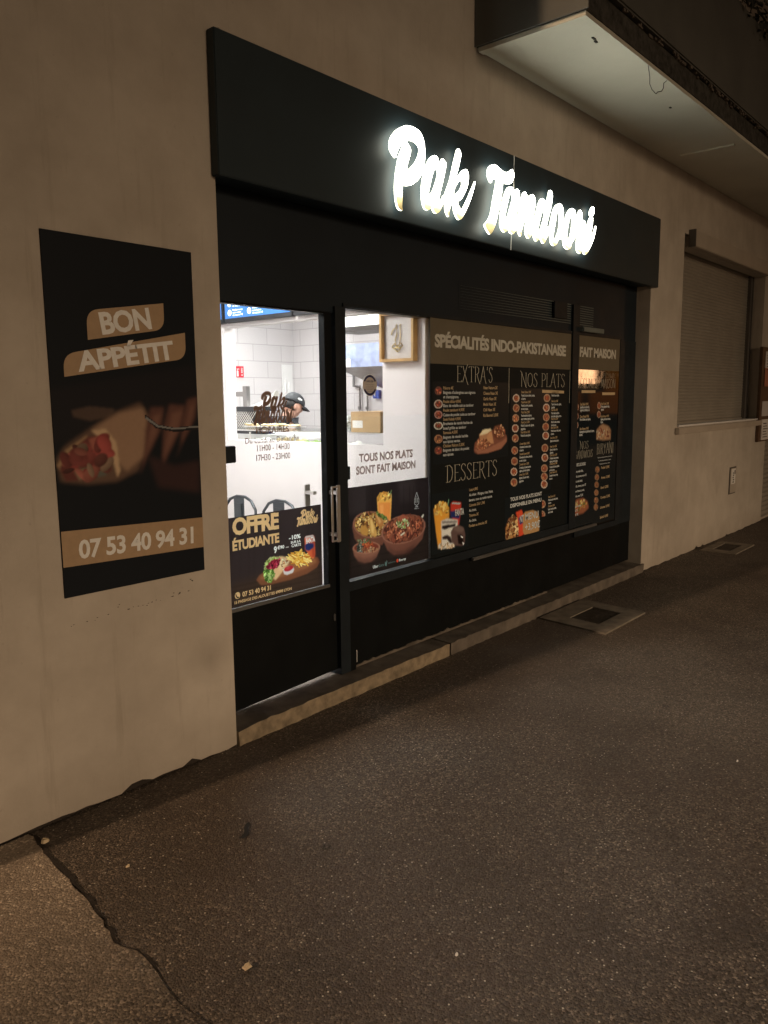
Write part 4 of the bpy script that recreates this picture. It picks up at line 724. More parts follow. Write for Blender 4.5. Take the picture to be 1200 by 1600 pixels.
('p',[(4.913,1.381),(4.912,1.373),(4.907,1.366),(4.898,1.360),(4.888,1.356),(4.875,1.354),(4.863,1.355),(4.850,1.357),(4.839,1.362),(4.831,1.368),(4.826,1.376),(4.824,1.384),(4.825,1.392),(4.830,1.399),(4.838,1.405),(4.849,1.409),(4.861,1.411),(4.874,1.410),(4.886,1.408),(4.897,1.403),(4.906,1.397),(4.911,1.389)],(176, 150, 130),.001),
('p',[(4.902,1.381),(4.901,1.375),(4.897,1.370),(4.891,1.366),(4.883,1.363),(4.874,1.361),(4.864,1.362),(4.855,1.364),(4.847,1.367),(4.840,1.372),(4.836,1.378),(4.835,1.384),(4.836,1.390),(4.840,1.395),(4.846,1.399),(4.854,1.402),(4.863,1.404),(4.872,1.403),(4.882,1.401),(4.890,1.398),(4.896,1.393),(4.900,1.387)],(120, 66, 48),.001),
('b',[(4.900,1.381),(4.899,1.376),(4.895,1.371),(4.889,1.367),(4.882,1.364),(4.873,1.363),(4.864,1.363),(4.856,1.365),(4.848,1.368),(4.842,1.373),(4.838,1.378),(4.837,1.384),(4.838,1.389),(4.842,1.394),(4.847,1.398),(4.855,1.401),(4.863,1.402),(4.872,1.402),(4.881,1.400),(4.888,1.397),(4.894,1.392),(4.898,1.387)],9,.009,[(176, 96, 60), (150, 70, 46), (190, 130, 90)]),
('p',[(4.915,1.310),(4.914,1.302),(4.909,1.295),(4.900,1.289),(4.889,1.285),(4.877,1.284),(4.864,1.284),(4.852,1.287),(4.841,1.292),(4.833,1.299),(4.827,1.306),(4.825,1.314),(4.827,1.322),(4.832,1.329),(4.840,1.335),(4.851,1.339),(4.863,1.341),(4.876,1.340),(4.888,1.338),(4.899,1.333),(4.908,1.326),(4.913,1.319)],(150, 116, 90),.001),
('p',[(4.904,1.311),(4.903,1.305),(4.899,1.300),(4.893,1.295),(4.885,1.292),(4.875,1.291),(4.866,1.291),(4.857,1.294),(4.848,1.297),(4.842,1.302),(4.838,1.308),(4.836,1.314),(4.838,1.320),(4.841,1.325),(4.848,1.330),(4.856,1.333),(4.865,1.334),(4.874,1.333),(4.884,1.331),(4.892,1.328),(4.898,1.323),(4.902,1.317)],(120, 66, 48),.001),
('b',[(4.902,1.311),(4.901,1.305),(4.897,1.300),(4.891,1.296),(4.884,1.294),(4.875,1.292),(4.866,1.293),(4.857,1.295),(4.850,1.298),(4.844,1.303),(4.840,1.308),(4.839,1.314),(4.840,1.319),(4.843,1.324),(4.849,1.328),(4.857,1.331),(4.865,1.332),(4.874,1.332),(4.883,1.330),(4.890,1.327),(4.896,1.322),(4.900,1.317)],9,.009,[(176, 96, 60), (150, 70, 46), (190, 130, 90)]),
('p',[(5.365,1.591),(5.364,1.583),(5.358,1.575),(5.349,1.569),(5.337,1.564),(5.323,1.562),(5.309,1.562),(5.295,1.565),(5.283,1.569),(5.273,1.576),(5.267,1.584),(5.265,1.592),(5.267,1.600),(5.272,1.608),(5.281,1.614),(5.293,1.619),(5.306,1.621),(5.321,1.621),(5.335,1.619),(5.347,1.614),(5.357,1.608),(5.363,1.600)],(150, 116, 90),.001),
('p',[(5.353,1.592),(5.351,1.585),(5.347,1.579),(5.340,1.575),(5.331,1.571),(5.321,1.570),(5.310,1.570),(5.300,1.572),(5.291,1.575),(5.284,1.580),(5.279,1.586),(5.277,1.592),(5.279,1.598),(5.283,1.604),(5.290,1.609),(5.298,1.612),(5.309,1.614),(5.319,1.614),(5.330,1.612),(5.339,1.609),(5.346,1.604),(5.351,1.598)],(120, 66, 48),.001),
('b',[(5.350,1.592),(5.349,1.586),(5.345,1.580),(5.339,1.576),(5.330,1.573),(5.321,1.571),(5.311,1.571),(5.301,1.573),(5.292,1.576),(5.286,1.581),(5.281,1.586),(5.280,1.592),(5.281,1.598),(5.285,1.603),(5.291,1.608),(5.299,1.611),(5.309,1.612),(5.319,1.612),(5.329,1.611),(5.337,1.607),(5.344,1.603),(5.348,1.598)],9,.009,[(176, 96, 60), (150, 70, 46), (190, 130, 90)]),
('p',[(5.359,1.519),(5.357,1.510),(5.352,1.502),(5.342,1.496),(5.330,1.492),(5.317,1.490),(5.302,1.490),(5.289,1.492),(5.276,1.497),(5.267,1.504),(5.261,1.512),(5.258,1.520),(5.260,1.528),(5.266,1.536),(5.275,1.542),(5.286,1.547),(5.300,1.549),(5.314,1.549),(5.328,1.546),(5.340,1.542),(5.350,1.535),(5.357,1.527)],(176, 150, 130),.001),
('p',[(5.346,1.519),(5.345,1.512),(5.341,1.507),(5.334,1.502),(5.325,1.499),(5.315,1.497),(5.304,1.497),(5.294,1.499),(5.284,1.503),(5.277,1.508),(5.273,1.514),(5.271,1.520),(5.272,1.526),(5.276,1.532),(5.283,1.537),(5.292,1.540),(5.302,1.542),(5.313,1.542),(5.323,1.540),(5.332,1.536),(5.340,1.531),(5.344,1.525)],(120, 66, 48),.001),
('b',[(5.344,1.519),(5.342,1.513),(5.339,1.508),(5.332,1.503),(5.324,1.500),(5.314,1.498),(5.304,1.499),(5.295,1.501),(5.286,1.504),(5.279,1.508),(5.275,1.514),(5.273,1.520),(5.275,1.526),(5.278,1.531),(5.285,1.535),(5.293,1.539),(5.303,1.540),(5.313,1.540),(5.322,1.538),(5.331,1.535),(5.338,1.530),(5.342,1.525)],9,.009,[(176, 96, 60), (150, 70, 46), (190, 130, 90)]),
('p',[(5.360,1.448),(5.358,1.440),(5.352,1.432),(5.343,1.426),(5.331,1.421),(5.318,1.419),(5.303,1.420),(5.289,1.423),(5.277,1.427),(5.268,1.434),(5.262,1.442),(5.259,1.451),(5.261,1.459),(5.267,1.467),(5.276,1.473),(5.287,1.477),(5.301,1.479),(5.315,1.479),(5.329,1.476),(5.341,1.471),(5.351,1.465),(5.358,1.457)],(150, 116, 90),.001),
('p',[(5.347,1.448),(5.346,1.442),(5.342,1.436),(5.335,1.432),(5.326,1.428),(5.316,1.427),(5.305,1.427),(5.294,1.429),(5.285,1.433),(5.278,1.438),(5.273,1.444),(5.272,1.450),(5.273,1.457),(5.277,1.462),(5.284,1.467),(5.293,1.470),(5.303,1.472),(5.314,1.472),(5.324,1.469),(5.333,1.466),(5.341,1.461),(5.345,1.455)],(120, 66, 48),.001),
('b',[(5.345,1.448),(5.343,1.443),(5.339,1.437),(5.333,1.433),(5.325,1.430),(5.315,1.428),(5.305,1.429),(5.295,1.431),(5.287,1.434),(5.280,1.439),(5.276,1.444),(5.274,1.450),(5.275,1.456),(5.279,1.461),(5.286,1.466),(5.294,1.469),(5.303,1.470),(5.313,1.470),(5.323,1.468),(5.332,1.465),(5.339,1.460),(5.343,1.454)],9,.009,[(176, 96, 60), (150, 70, 46), (190, 130, 90)]),
('p',[(5.355,1.377),(5.354,1.368),(5.348,1.360),(5.339,1.354),(5.327,1.350),(5.313,1.348),(5.299,1.349),(5.285,1.352),(5.273,1.357),(5.263,1.363),(5.257,1.371),(5.255,1.380),(5.256,1.388),(5.262,1.396),(5.271,1.402),(5.283,1.406),(5.296,1.408),(5.311,1.408),(5.324,1.405),(5.337,1.400),(5.347,1.393),(5.353,1.385)],(150, 116, 90),.001),
('p',[(5.343,1.377),(5.341,1.371),(5.337,1.365),(5.330,1.360),(5.321,1.357),(5.311,1.356),(5.300,1.356),(5.290,1.358),(5.281,1.362),(5.273,1.367),(5.269,1.373),(5.267,1.380),(5.268,1.386),(5.272,1.392),(5.279,1.396),(5.288,1.399),(5.298,1.401),(5.309,1.401),(5.319,1.398),(5.329,1.395),(5.336,1.390),(5.341,1.383)],(120, 66, 48),.001),
('b',[(5.340,1.377),(5.339,1.371),(5.335,1.366),(5.328,1.362),(5.320,1.359),(5.310,1.357),(5.300,1.358),(5.291,1.360),(5.282,1.363),(5.275,1.368),(5.271,1.374),(5.269,1.379),(5.271,1.385),(5.275,1.391),(5.281,1.395),(5.289,1.398),(5.299,1.399),(5.309,1.399),(5.319,1.397),(5.327,1.394),(5.334,1.389),(5.338,1.383)],9,.009,[(176, 96, 60), (150, 70, 46), (190, 130, 90)]),
('p',[(5.358,1.310),(5.356,1.302),(5.351,1.294),(5.341,1.288),(5.329,1.284),(5.316,1.282),(5.301,1.283),(5.287,1.286),(5.275,1.291),(5.266,1.298),(5.259,1.306),(5.257,1.314),(5.259,1.323),(5.264,1.330),(5.273,1.336),(5.285,1.341),(5.299,1.343),(5.313,1.342),(5.327,1.339),(5.339,1.334),(5.349,1.327),(5.356,1.319)],(176, 150, 130),.001),
('p',[(5.345,1.311),(5.344,1.304),(5.340,1.299),(5.333,1.294),(5.324,1.291),(5.313,1.290),(5.303,1.290),(5.292,1.292),(5.283,1.296),(5.276,1.301),(5.271,1.307),(5.270,1.314),(5.271,1.320),(5.275,1.326),(5.282,1.330),(5.291,1.334),(5.301,1.335),(5.312,1.335),(5.322,1.332),(5.331,1.329),(5.339,1.323),(5.343,1.317)],(120, 66, 48),.001),
('b',[(5.343,1.311),(5.341,1.305),(5.337,1.300),(5.331,1.295),(5.323,1.292),(5.313,1.291),(5.303,1.292),(5.293,1.294),(5.285,1.297),(5.278,1.302),(5.274,1.308),(5.272,1.314),(5.273,1.320),(5.277,1.325),(5.283,1.329),(5.292,1.332),(5.301,1.334),(5.311,1.333),(5.321,1.331),(5.330,1.327),(5.337,1.323),(5.341,1.317)],9,.009,[(176, 96, 60), (150, 70, 46), (190, 130, 90)]),
('p',[(4.909,1.223),(4.908,1.215),(4.903,1.208),(4.894,1.203),(4.883,1.199),(4.871,1.197),(4.858,1.198),(4.846,1.201),(4.835,1.206),(4.827,1.213),(4.821,1.220),(4.819,1.228),(4.821,1.236),(4.826,1.244),(4.834,1.249),(4.845,1.253),(4.857,1.255),(4.870,1.254),(4.882,1.251),(4.893,1.246),(4.902,1.239),(4.907,1.232)],(150, 116, 90),.001),
('p',[(4.898,1.224),(4.897,1.218),(4.893,1.213),(4.887,1.208),(4.879,1.206),(4.869,1.204),(4.860,1.205),(4.851,1.207),(4.842,1.211),(4.836,1.216),(4.832,1.222),(4.830,1.228),(4.832,1.234),(4.835,1.239),(4.842,1.243),(4.850,1.246),(4.859,1.248),(4.868,1.247),(4.878,1.245),(4.886,1.241),(4.892,1.236),(4.896,1.230)],(120, 66, 48),.001),
('b',[(4.896,1.224),(4.895,1.219),(4.891,1.214),(4.885,1.210),(4.878,1.207),(4.869,1.206),(4.860,1.206),(4.851,1.208),(4.844,1.212),(4.838,1.217),(4.834,1.222),(4.833,1.228),(4.834,1.233),(4.837,1.238),(4.843,1.242),(4.850,1.245),(4.859,1.246),(4.868,1.246),(4.877,1.244),(4.884,1.240),(4.890,1.235),(4.894,1.230)],9,.009,[(176, 96, 60), (150, 70, 46), (190, 130, 90)]),
('p',[(4.908,1.146),(4.906,1.138),(4.901,1.131),(4.893,1.126),(4.882,1.122),(4.870,1.120),(4.857,1.121),(4.845,1.125),(4.834,1.130),(4.825,1.136),(4.820,1.144),(4.818,1.152),(4.819,1.160),(4.825,1.167),(4.833,1.173),(4.843,1.177),(4.856,1.178),(4.868,1.178),(4.881,1.174),(4.892,1.169),(4.900,1.163),(4.906,1.155)],(150, 116, 90),.001),
('p',[(4.897,1.147),(4.895,1.141),(4.892,1.136),(4.885,1.132),(4.877,1.129),(4.868,1.128),(4.858,1.128),(4.849,1.131),(4.841,1.135),(4.835,1.140),(4.831,1.146),(4.829,1.152),(4.830,1.158),(4.834,1.163),(4.840,1.167),(4.848,1.170),(4.857,1.171),(4.867,1.171),(4.876,1.168),(4.884,1.164),(4.891,1.159),(4.895,1.153)],(120, 66, 48),.001),
('b',[(4.894,1.147),(4.893,1.142),(4.890,1.137),(4.884,1.133),(4.876,1.130),(4.868,1.129),(4.859,1.130),(4.850,1.132),(4.842,1.136),(4.837,1.140),(4.833,1.146),(4.831,1.152),(4.832,1.157),(4.836,1.162),(4.842,1.166),(4.849,1.169),(4.858,1.170),(4.867,1.169),(4.875,1.167),(4.883,1.163),(4.889,1.159),(4.893,1.153)],9,.009,[(176, 96, 60), (150, 70, 46), (190, 130, 90)]),
('p',[(4.903,1.071),(4.902,1.063),(4.897,1.056),(4.888,1.050),(4.877,1.047),(4.865,1.045),(4.852,1.046),(4.840,1.050),(4.829,1.055),(4.821,1.062),(4.815,1.070),(4.813,1.078),(4.815,1.086),(4.820,1.093),(4.828,1.099),(4.839,1.102),(4.851,1.104),(4.864,1.103),(4.876,1.100),(4.887,1.094),(4.896,1.087),(4.901,1.079)],(176, 150, 130),.001),
('p',[(4.892,1.072),(4.891,1.066),(4.887,1.061),(4.881,1.056),(4.873,1.054),(4.863,1.053),(4.854,1.054),(4.844,1.056),(4.836,1.060),(4.830,1.065),(4.826,1.071),(4.824,1.077),(4.825,1.083),(4.829,1.089),(4.835,1.093),(4.843,1.095),(4.853,1.096),(4.862,1.096),(4.872,1.093),(4.880,1.089),(4.886,1.084),(4.890,1.078)],(120, 66, 48),.001),
('b',[(4.890,1.072),(4.889,1.067),(4.885,1.062),(4.879,1.058),(4.872,1.055),(4.863,1.054),(4.854,1.055),(4.845,1.057),(4.838,1.061),(4.832,1.066),(4.828,1.071),(4.827,1.077),(4.828,1.083),(4.831,1.088),(4.837,1.091),(4.844,1.094),(4.853,1.095),(4.862,1.094),(4.871,1.092),(4.878,1.088),(4.884,1.084),(4.888,1.078)],9,.009,[(176, 96, 60), (150, 70, 46), (190, 130, 90)]),
('p',[(4.905,.995),(4.904,.987),(4.899,.980),(4.890,.974),(4.879,.971),(4.867,.970),(4.854,.971),(4.842,.974),(4.831,.980),(4.822,.987),(4.817,.995),(4.815,1.003),(4.817,1.011),(4.822,1.018),(4.830,1.023),(4.841,1.027),(4.853,1.028),(4.866,1.027),(4.878,1.024),(4.889,1.019),(4.898,1.012),(4.903,1.004)],(150, 116, 90),.001),
('p',[(4.894,.996),(4.893,.990),(4.889,.985),(4.883,.981),(4.875,.978),(4.865,.977),(4.856,.978),(4.846,.980),(4.838,.985),(4.832,.990),(4.828,.996),(4.826,1.002),(4.827,1.008),(4.831,1.013),(4.837,1.017),(4.845,1.020),(4.855,1.021),(4.864,1.020),(4.874,1.018),(4.882,1.014),(4.888,1.008),(4.892,1.002)],(120, 66, 48),.001),
('b',[(4.892,.996),(4.891,.991),(4.887,.986),(4.881,.982),(4.874,.979),(4.865,.979),(4.856,.979),(4.847,.982),(4.840,.986),(4.834,.990),(4.830,.996),(4.828,1.002),(4.830,1.007),(4.833,1.012),(4.839,1.016),(4.846,1.019),(4.855,1.020),(4.864,1.019),(4.873,1.016),(4.880,1.013),(4.886,1.008),(4.890,1.002)],9,.009,[(176, 96, 60), (150, 70, 46), (190, 130, 90)]),
('p',[(5.349,1.217),(5.347,1.209),(5.341,1.201),(5.332,1.195),(5.320,1.191),(5.306,1.190),(5.292,1.190),(5.278,1.194),(5.266,1.199),(5.256,1.206),(5.250,1.214),(5.248,1.223),(5.249,1.231),(5.255,1.239),(5.264,1.245),(5.276,1.249),(5.289,1.250),(5.304,1.250),(5.318,1.247),(5.330,1.241),(5.340,1.234),(5.346,1.226)],(150, 116, 90),.001),
('p',[(5.336,1.218),(5.334,1.212),(5.330,1.206),(5.323,1.201),(5.314,1.198),(5.304,1.197),(5.293,1.198),(5.283,1.200),(5.274,1.204),(5.266,1.209),(5.262,1.216),(5.260,1.222),(5.261,1.228),(5.266,1.234),(5.272,1.239),(5.281,1.242),(5.291,1.243),(5.302,1.242),(5.313,1.240),(5.322,1.236),(5.329,1.231),(5.334,1.225)],(120, 66, 48),.001),
('b',[(5.333,1.218),(5.332,1.212),(5.328,1.207),(5.322,1.203),(5.313,1.200),(5.304,1.199),(5.294,1.199),(5.284,1.202),(5.275,1.205),(5.269,1.210),(5.264,1.216),(5.263,1.222),(5.264,1.228),(5.268,1.233),(5.274,1.237),(5.282,1.240),(5.292,1.241),(5.302,1.241),(5.312,1.239),(5.320,1.235),(5.327,1.230),(5.332,1.224)],9,.009,[(176, 96, 60), (150, 70, 46), (190, 130, 90)]),
('p',[(5.351,1.145),(5.350,1.136),(5.344,1.129),(5.335,1.123),(5.323,1.119),(5.309,1.117),(5.294,1.118),(5.281,1.122),(5.268,1.127),(5.259,1.134),(5.253,1.143),(5.250,1.151),(5.252,1.160),(5.258,1.167),(5.267,1.173),(5.279,1.177),(5.292,1.179),(5.307,1.178),(5.320,1.175),(5.333,1.169),(5.343,1.162),(5.349,1.154)],(176, 150, 130),.001),
('p',[(5.339,1.146),(5.337,1.139),(5.333,1.134),(5.326,1.129),(5.317,1.126),(5.307,1.125),(5.296,1.126),(5.286,1.128),(5.276,1.132),(5.269,1.138),(5.265,1.144),(5.263,1.150),(5.264,1.157),(5.268,1.162),(5.275,1.167),(5.284,1.170),(5.294,1.171),(5.305,1.170),(5.315,1.168),(5.325,1.164),(5.332,1.158),(5.337,1.152)],(120, 66, 48),.001),
('b',[(5.336,1.146),(5.335,1.140),(5.331,1.135),(5.324,1.130),(5.316,1.128),(5.306,1.127),(5.296,1.127),(5.287,1.130),(5.278,1.133),(5.271,1.138),(5.267,1.144),(5.265,1.150),(5.266,1.156),(5.270,1.161),(5.277,1.166),(5.285,1.168),(5.295,1.169),(5.305,1.169),(5.314,1.167),(5.323,1.163),(5.330,1.158),(5.334,1.152)],9,.009,[(176, 96, 60), (150, 70, 46), (190, 130, 90)]),
('p',[(5.347,1.063),(5.345,1.055),(5.340,1.047),(5.330,1.041),(5.318,1.037),(5.305,1.036),(5.290,1.037),(5.276,1.041),(5.264,1.046),(5.254,1.054),(5.248,1.062),(5.246,1.071),(5.248,1.079),(5.253,1.087),(5.262,1.092),(5.274,1.096),(5.288,1.098),(5.302,1.097),(5.316,1.093),(5.329,1.088),(5.338,1.080),(5.345,1.072)],(150, 116, 90),.001),
('p',[(5.334,1.064),(5.333,1.058),(5.329,1.052),(5.322,1.048),(5.313,1.045),(5.302,1.044),(5.292,1.045),(5.281,1.047),(5.272,1.051),(5.265,1.057),(5.260,1.063),(5.258,1.070),(5.260,1.076),(5.264,1.082),(5.271,1.086),(5.280,1.089),(5.290,1.090),(5.301,1.089),(5.311,1.087),(5.320,1.083),(5.328,1.077),(5.333,1.071)],(120, 66, 48),.001),
('b',[(5.332,1.064),(5.331,1.058),(5.327,1.053),(5.320,1.049),(5.312,1.046),(5.302,1.045),(5.292,1.046),(5.282,1.049),(5.274,1.052),(5.267,1.058),(5.263,1.063),(5.261,1.070),(5.262,1.075),(5.266,1.081),(5.272,1.085),(5.281,1.088),(5.290,1.089),(5.300,1.088),(5.310,1.085),(5.319,1.082),(5.326,1.076),(5.330,1.071)],9,.009,[(176, 96, 60), (150, 70, 46), (190, 130, 90)]),
('p',[(5.348,1.000),(5.346,.991),(5.340,.984),(5.331,.978),(5.319,.974),(5.305,.973),(5.291,.974),(5.277,.978),(5.265,.983),(5.255,.991),(5.249,.999),(5.246,1.008),(5.248,1.016),(5.254,1.024),(5.263,1.030),(5.275,1.033),(5.288,1.035),(5.303,1.034),(5.317,1.030),(5.329,1.024),(5.339,1.017),(5.345,1.009)],(150, 116, 90),.001),
('p',[(5.335,1.001),(5.334,.994),(5.329,.989),(5.322,.984),(5.313,.982),(5.303,.981),(5.292,.981),(5.282,.984),(5.273,.988),(5.265,.994),(5.261,1.000),(5.259,1.007),(5.260,1.013),(5.264,1.019),(5.271,1.023),(5.280,1.026),(5.290,1.027),(5.301,1.026),(5.312,1.024),(5.321,1.019),(5.328,1.014),(5.333,1.007)],(120, 66, 48),.001),
('b',[(5.332,1.001),(5.331,.995),(5.327,.990),(5.321,.986),(5.312,.983),(5.303,.982),(5.293,.983),(5.283,.985),(5.274,.989),(5.267,.995),(5.263,1.001),(5.261,1.007),(5.263,1.013),(5.267,1.018),(5.273,1.022),(5.281,1.025),(5.291,1.026),(5.301,1.025),(5.311,1.022),(5.319,1.018),(5.326,1.013),(5.331,1.007)],9,.009,[(176, 96, 60), (150, 70, 46), (190, 130, 90)]),
('p',[(5.348,.942),(5.346,.933),(5.341,.926),(5.331,.920),(5.319,.916),(5.306,.915),(5.291,.916),(5.277,.920),(5.265,.926),(5.255,.933),(5.249,.942),(5.247,.951),(5.248,.959),(5.254,.966),(5.263,.972),(5.275,.976),(5.289,.977),(5.303,.976),(5.317,.972),(5.330,.967),(5.339,.959),(5.346,.951)],(176, 150, 130),.001),
('p',[(5.335,.943),(5.334,.936),(5.330,.931),(5.323,.926),(5.314,.924),(5.303,.923),(5.293,.924),(5.282,.927),(5.273,.931),(5.266,.937),(5.261,.943),(5.259,.949),(5.260,.956),(5.265,.961),(5.272,.966),(5.281,.969),(5.291,.969),(5.302,.969),(5.312,.966),(5.321,.961),(5.329,.956),(5.334,.949)],(120, 66, 48),.001),
('b',[(5.333,.943),(5.332,.937),(5.328,.932),(5.321,.928),(5.313,.925),(5.303,.924),(5.293,.925),(5.283,.928),(5.275,.932),(5.268,.937),(5.263,.943),(5.262,.949),(5.263,.955),(5.267,.960),(5.273,.964),(5.282,.967),(5.291,.968),(5.301,.967),(5.311,.964),(5.320,.960),(5.327,.955),(5.331,.949)],9,.009,[(176, 96, 60), (150, 70, 46), (190, 130, 90)]),
]),
'dish_pictures2':((5.27, .7, 5.4, .87),(21, 23, 23),.0045,[
('p',[(5.326,.792),(5.324,.784),(5.318,.776),(5.309,.770),(5.297,.767),(5.283,.766),(5.269,.768),(5.255,.772),(5.242,.778),(5.233,.786),(5.227,.794),(5.224,.803),(5.226,.812),(5.232,.819),(5.241,.825),(5.253,.828),(5.266,.829),(5.281,.828),(5.295,.824),(5.307,.818),(5.317,.810),(5.323,.801)],(150, 116, 90),.001),
('p',[(5.313,.794),(5.312,.787),(5.307,.782),(5.300,.777),(5.291,.775),(5.281,.774),(5.270,.775),(5.260,.778),(5.251,.783),(5.243,.789),(5.239,.795),(5.237,.802),(5.238,.808),(5.242,.814),(5.249,.818),(5.258,.820),(5.268,.821),(5.279,.820),(5.290,.817),(5.299,.813),(5.306,.807),(5.311,.800)],(120, 66, 48),.001),
('b',[(5.310,.794),(5.309,.788),(5.305,.783),(5.299,.779),(5.290,.776),(5.281,.776),(5.270,.777),(5.261,.780),(5.252,.784),(5.245,.789),(5.241,.795),(5.239,.801),(5.241,.807),(5.245,.813),(5.251,.816),(5.259,.819),(5.269,.820),(5.279,.819),(5.289,.816),(5.297,.812),(5.304,.806),(5.309,.800)],9,.009,[(176, 96, 60), (150, 70, 46), (190, 130, 90)]),
('p',[(5.323,.711),(5.321,.703),(5.316,.695),(5.306,.690),(5.294,.686),(5.280,.686),(5.266,.687),(5.252,.692),(5.240,.698),(5.230,.706),(5.224,.714),(5.222,.723),(5.223,.732),(5.229,.739),(5.238,.745),(5.250,.748),(5.264,.749),(5.278,.747),(5.292,.743),(5.305,.737),(5.314,.729),(5.321,.720)],(150, 116, 90),.001),
('p',[(5.310,.713),(5.309,.706),(5.305,.701),(5.298,.697),(5.289,.694),(5.278,.694),(5.268,.695),(5.257,.698),(5.248,.703),(5.241,.709),(5.236,.715),(5.234,.722),(5.236,.728),(5.240,.734),(5.247,.738),(5.256,.740),(5.266,.741),(5.277,.740),(5.287,.737),(5.296,.732),(5.304,.726),(5.309,.720)],(120, 66, 48),.001),
('b',[(5.308,.713),(5.307,.707),(5.303,.702),(5.296,.698),(5.288,.696),(5.278,.695),(5.268,.696),(5.258,.699),(5.250,.704),(5.243,.709),(5.238,.715),(5.237,.722),(5.238,.727),(5.242,.733),(5.248,.736),(5.257,.739),(5.266,.739),(5.276,.738),(5.286,.735),(5.295,.731),(5.302,.726),(5.306,.719)],9,.009,[(176, 96, 60), (150, 70, 46), (190, 130, 90)]),
]),
'side_pictures':((5.81, .53, 6.56, 1.66),(21, 23, 23),.0055,[
('p',[(5.834,1.517),(5.833,1.509),(5.830,1.502),(5.825,1.496),(5.817,1.492),(5.809,1.490),(5.800,1.490),(5.791,1.493),(5.784,1.497),(5.777,1.503),(5.773,1.510),(5.772,1.518),(5.773,1.526),(5.776,1.533),(5.781,1.539),(5.789,1.543),(5.797,1.545),(5.806,1.545),(5.815,1.542),(5.822,1.538),(5.829,1.532),(5.833,1.525)],(150, 120, 100),.001),
('p',[(5.826,1.517),(5.826,1.511),(5.823,1.506),(5.819,1.502),(5.814,1.499),(5.807,1.497),(5.801,1.497),(5.794,1.499),(5.788,1.502),(5.784,1.507),(5.781,1.512),(5.780,1.518),(5.780,1.524),(5.783,1.529),(5.787,1.533),(5.792,1.536),(5.799,1.538),(5.805,1.538),(5.812,1.536),(5.817,1.533),(5.822,1.528),(5.825,1.523)],(120, 66, 48),.001),
('b',[(5.825,1.517),(5.824,1.512),(5.822,1.507),(5.818,1.503),(5.813,1.500),(5.807,1.498),(5.801,1.499),(5.795,1.500),(5.789,1.503),(5.785,1.507),(5.782,1.512),(5.781,1.518),(5.782,1.523),(5.784,1.528),(5.788,1.532),(5.793,1.535),(5.799,1.537),(5.805,1.537),(5.811,1.535),(5.817,1.532),(5.821,1.528),(5.824,1.523)],6,.009,[(150, 86, 60), (120, 64, 44), (180, 116, 84), (96, 50, 36)]),
('p',[(5.836,1.444),(5.835,1.436),(5.832,1.429),(5.826,1.423),(5.819,1.419),(5.810,1.417),(5.801,1.417),(5.793,1.420),(5.785,1.424),(5.779,1.430),(5.775,1.437),(5.773,1.445),(5.774,1.453),(5.777,1.460),(5.783,1.466),(5.790,1.470),(5.798,1.472),(5.807,1.472),(5.816,1.469),(5.824,1.465),(5.830,1.459),(5.834,1.452)],(150, 120, 100),.001),
('p',[(5.828,1.444),(5.827,1.438),(5.825,1.433),(5.821,1.428),(5.815,1.425),(5.809,1.424),(5.802,1.424),(5.796,1.426),(5.790,1.429),(5.785,1.434),(5.782,1.439),(5.781,1.445),(5.781,1.451),(5.784,1.456),(5.788,1.460),(5.794,1.464),(5.800,1.465),(5.807,1.465),(5.813,1.463),(5.819,1.460),(5.823,1.455),(5.827,1.450)],(120, 66, 48),.001),
('b',[(5.826,1.444),(5.826,1.439),(5.823,1.434),(5.819,1.429),(5.814,1.427),(5.808,1.425),(5.802,1.425),(5.796,1.427),(5.791,1.430),(5.786,1.434),(5.784,1.440),(5.782,1.445),(5.783,1.450),(5.785,1.455),(5.789,1.459),(5.794,1.462),(5.800,1.464),(5.806,1.464),(5.812,1.462),(5.818,1.459),(5.822,1.455),(5.825,1.449)],6,.009,[(150, 86, 60), (120, 64, 44), (180, 116, 84), (96, 50, 36)]),
('p',[(5.834,1.375),(5.833,1.367),(5.830,1.360),(5.824,1.354),(5.817,1.350),(5.809,1.348),(5.800,1.349),(5.791,1.351),(5.783,1.356),(5.777,1.362),(5.773,1.369),(5.771,1.377),(5.772,1.385),(5.776,1.392),(5.781,1.398),(5.788,1.402),(5.797,1.404),(5.806,1.403),(5.814,1.401),(5.822,1.396),(5.828,1.390),(5.833,1.383)],(150, 120, 100),.001),
('p',[(5.826,1.375),(5.826,1.369),(5.823,1.364),(5.819,1.360),(5.814,1.357),(5.807,1.355),(5.800,1.356),(5.794,1.357),(5.788,1.361),(5.784,1.365),(5.781,1.371),(5.779,1.377),(5.780,1.383),(5.782,1.388),(5.787,1.392),(5.792,1.395),(5.798,1.397),(5.805,1.396),(5.812,1.395),(5.817,1.391),(5.822,1.387),(5.825,1.381)],(120, 66, 48),.001),
('b',[(5.825,1.375),(5.824,1.370),(5.822,1.365),(5.818,1.361),(5.813,1.358),(5.807,1.357),(5.801,1.357),(5.795,1.359),(5.789,1.362),(5.785,1.366),(5.782,1.371),(5.781,1.377),(5.781,1.382),(5.784,1.387),(5.788,1.391),(5.793,1.394),(5.799,1.395),(5.805,1.395),(5.811,1.393),(5.816,1.390),(5.821,1.386),(5.824,1.381)],6,.009,[(150, 86, 60), (120, 64, 44), (180, 116, 84), (96, 50, 36)]),
('p',[(6.233,1.523),(6.232,1.514),(6.228,1.507),(6.222,1.501),(6.214,1.497),(6.205,1.494),(6.195,1.495),(6.186,1.497),(6.177,1.502),(6.171,1.508),(6.166,1.515),(6.164,1.524),(6.165,1.532),(6.169,1.539),(6.175,1.545),(6.182,1.549),(6.192,1.552),(6.201,1.552),(6.211,1.549),(6.219,1.545),(6.226,1.538),(6.231,1.531)],(150, 120, 100),.001),
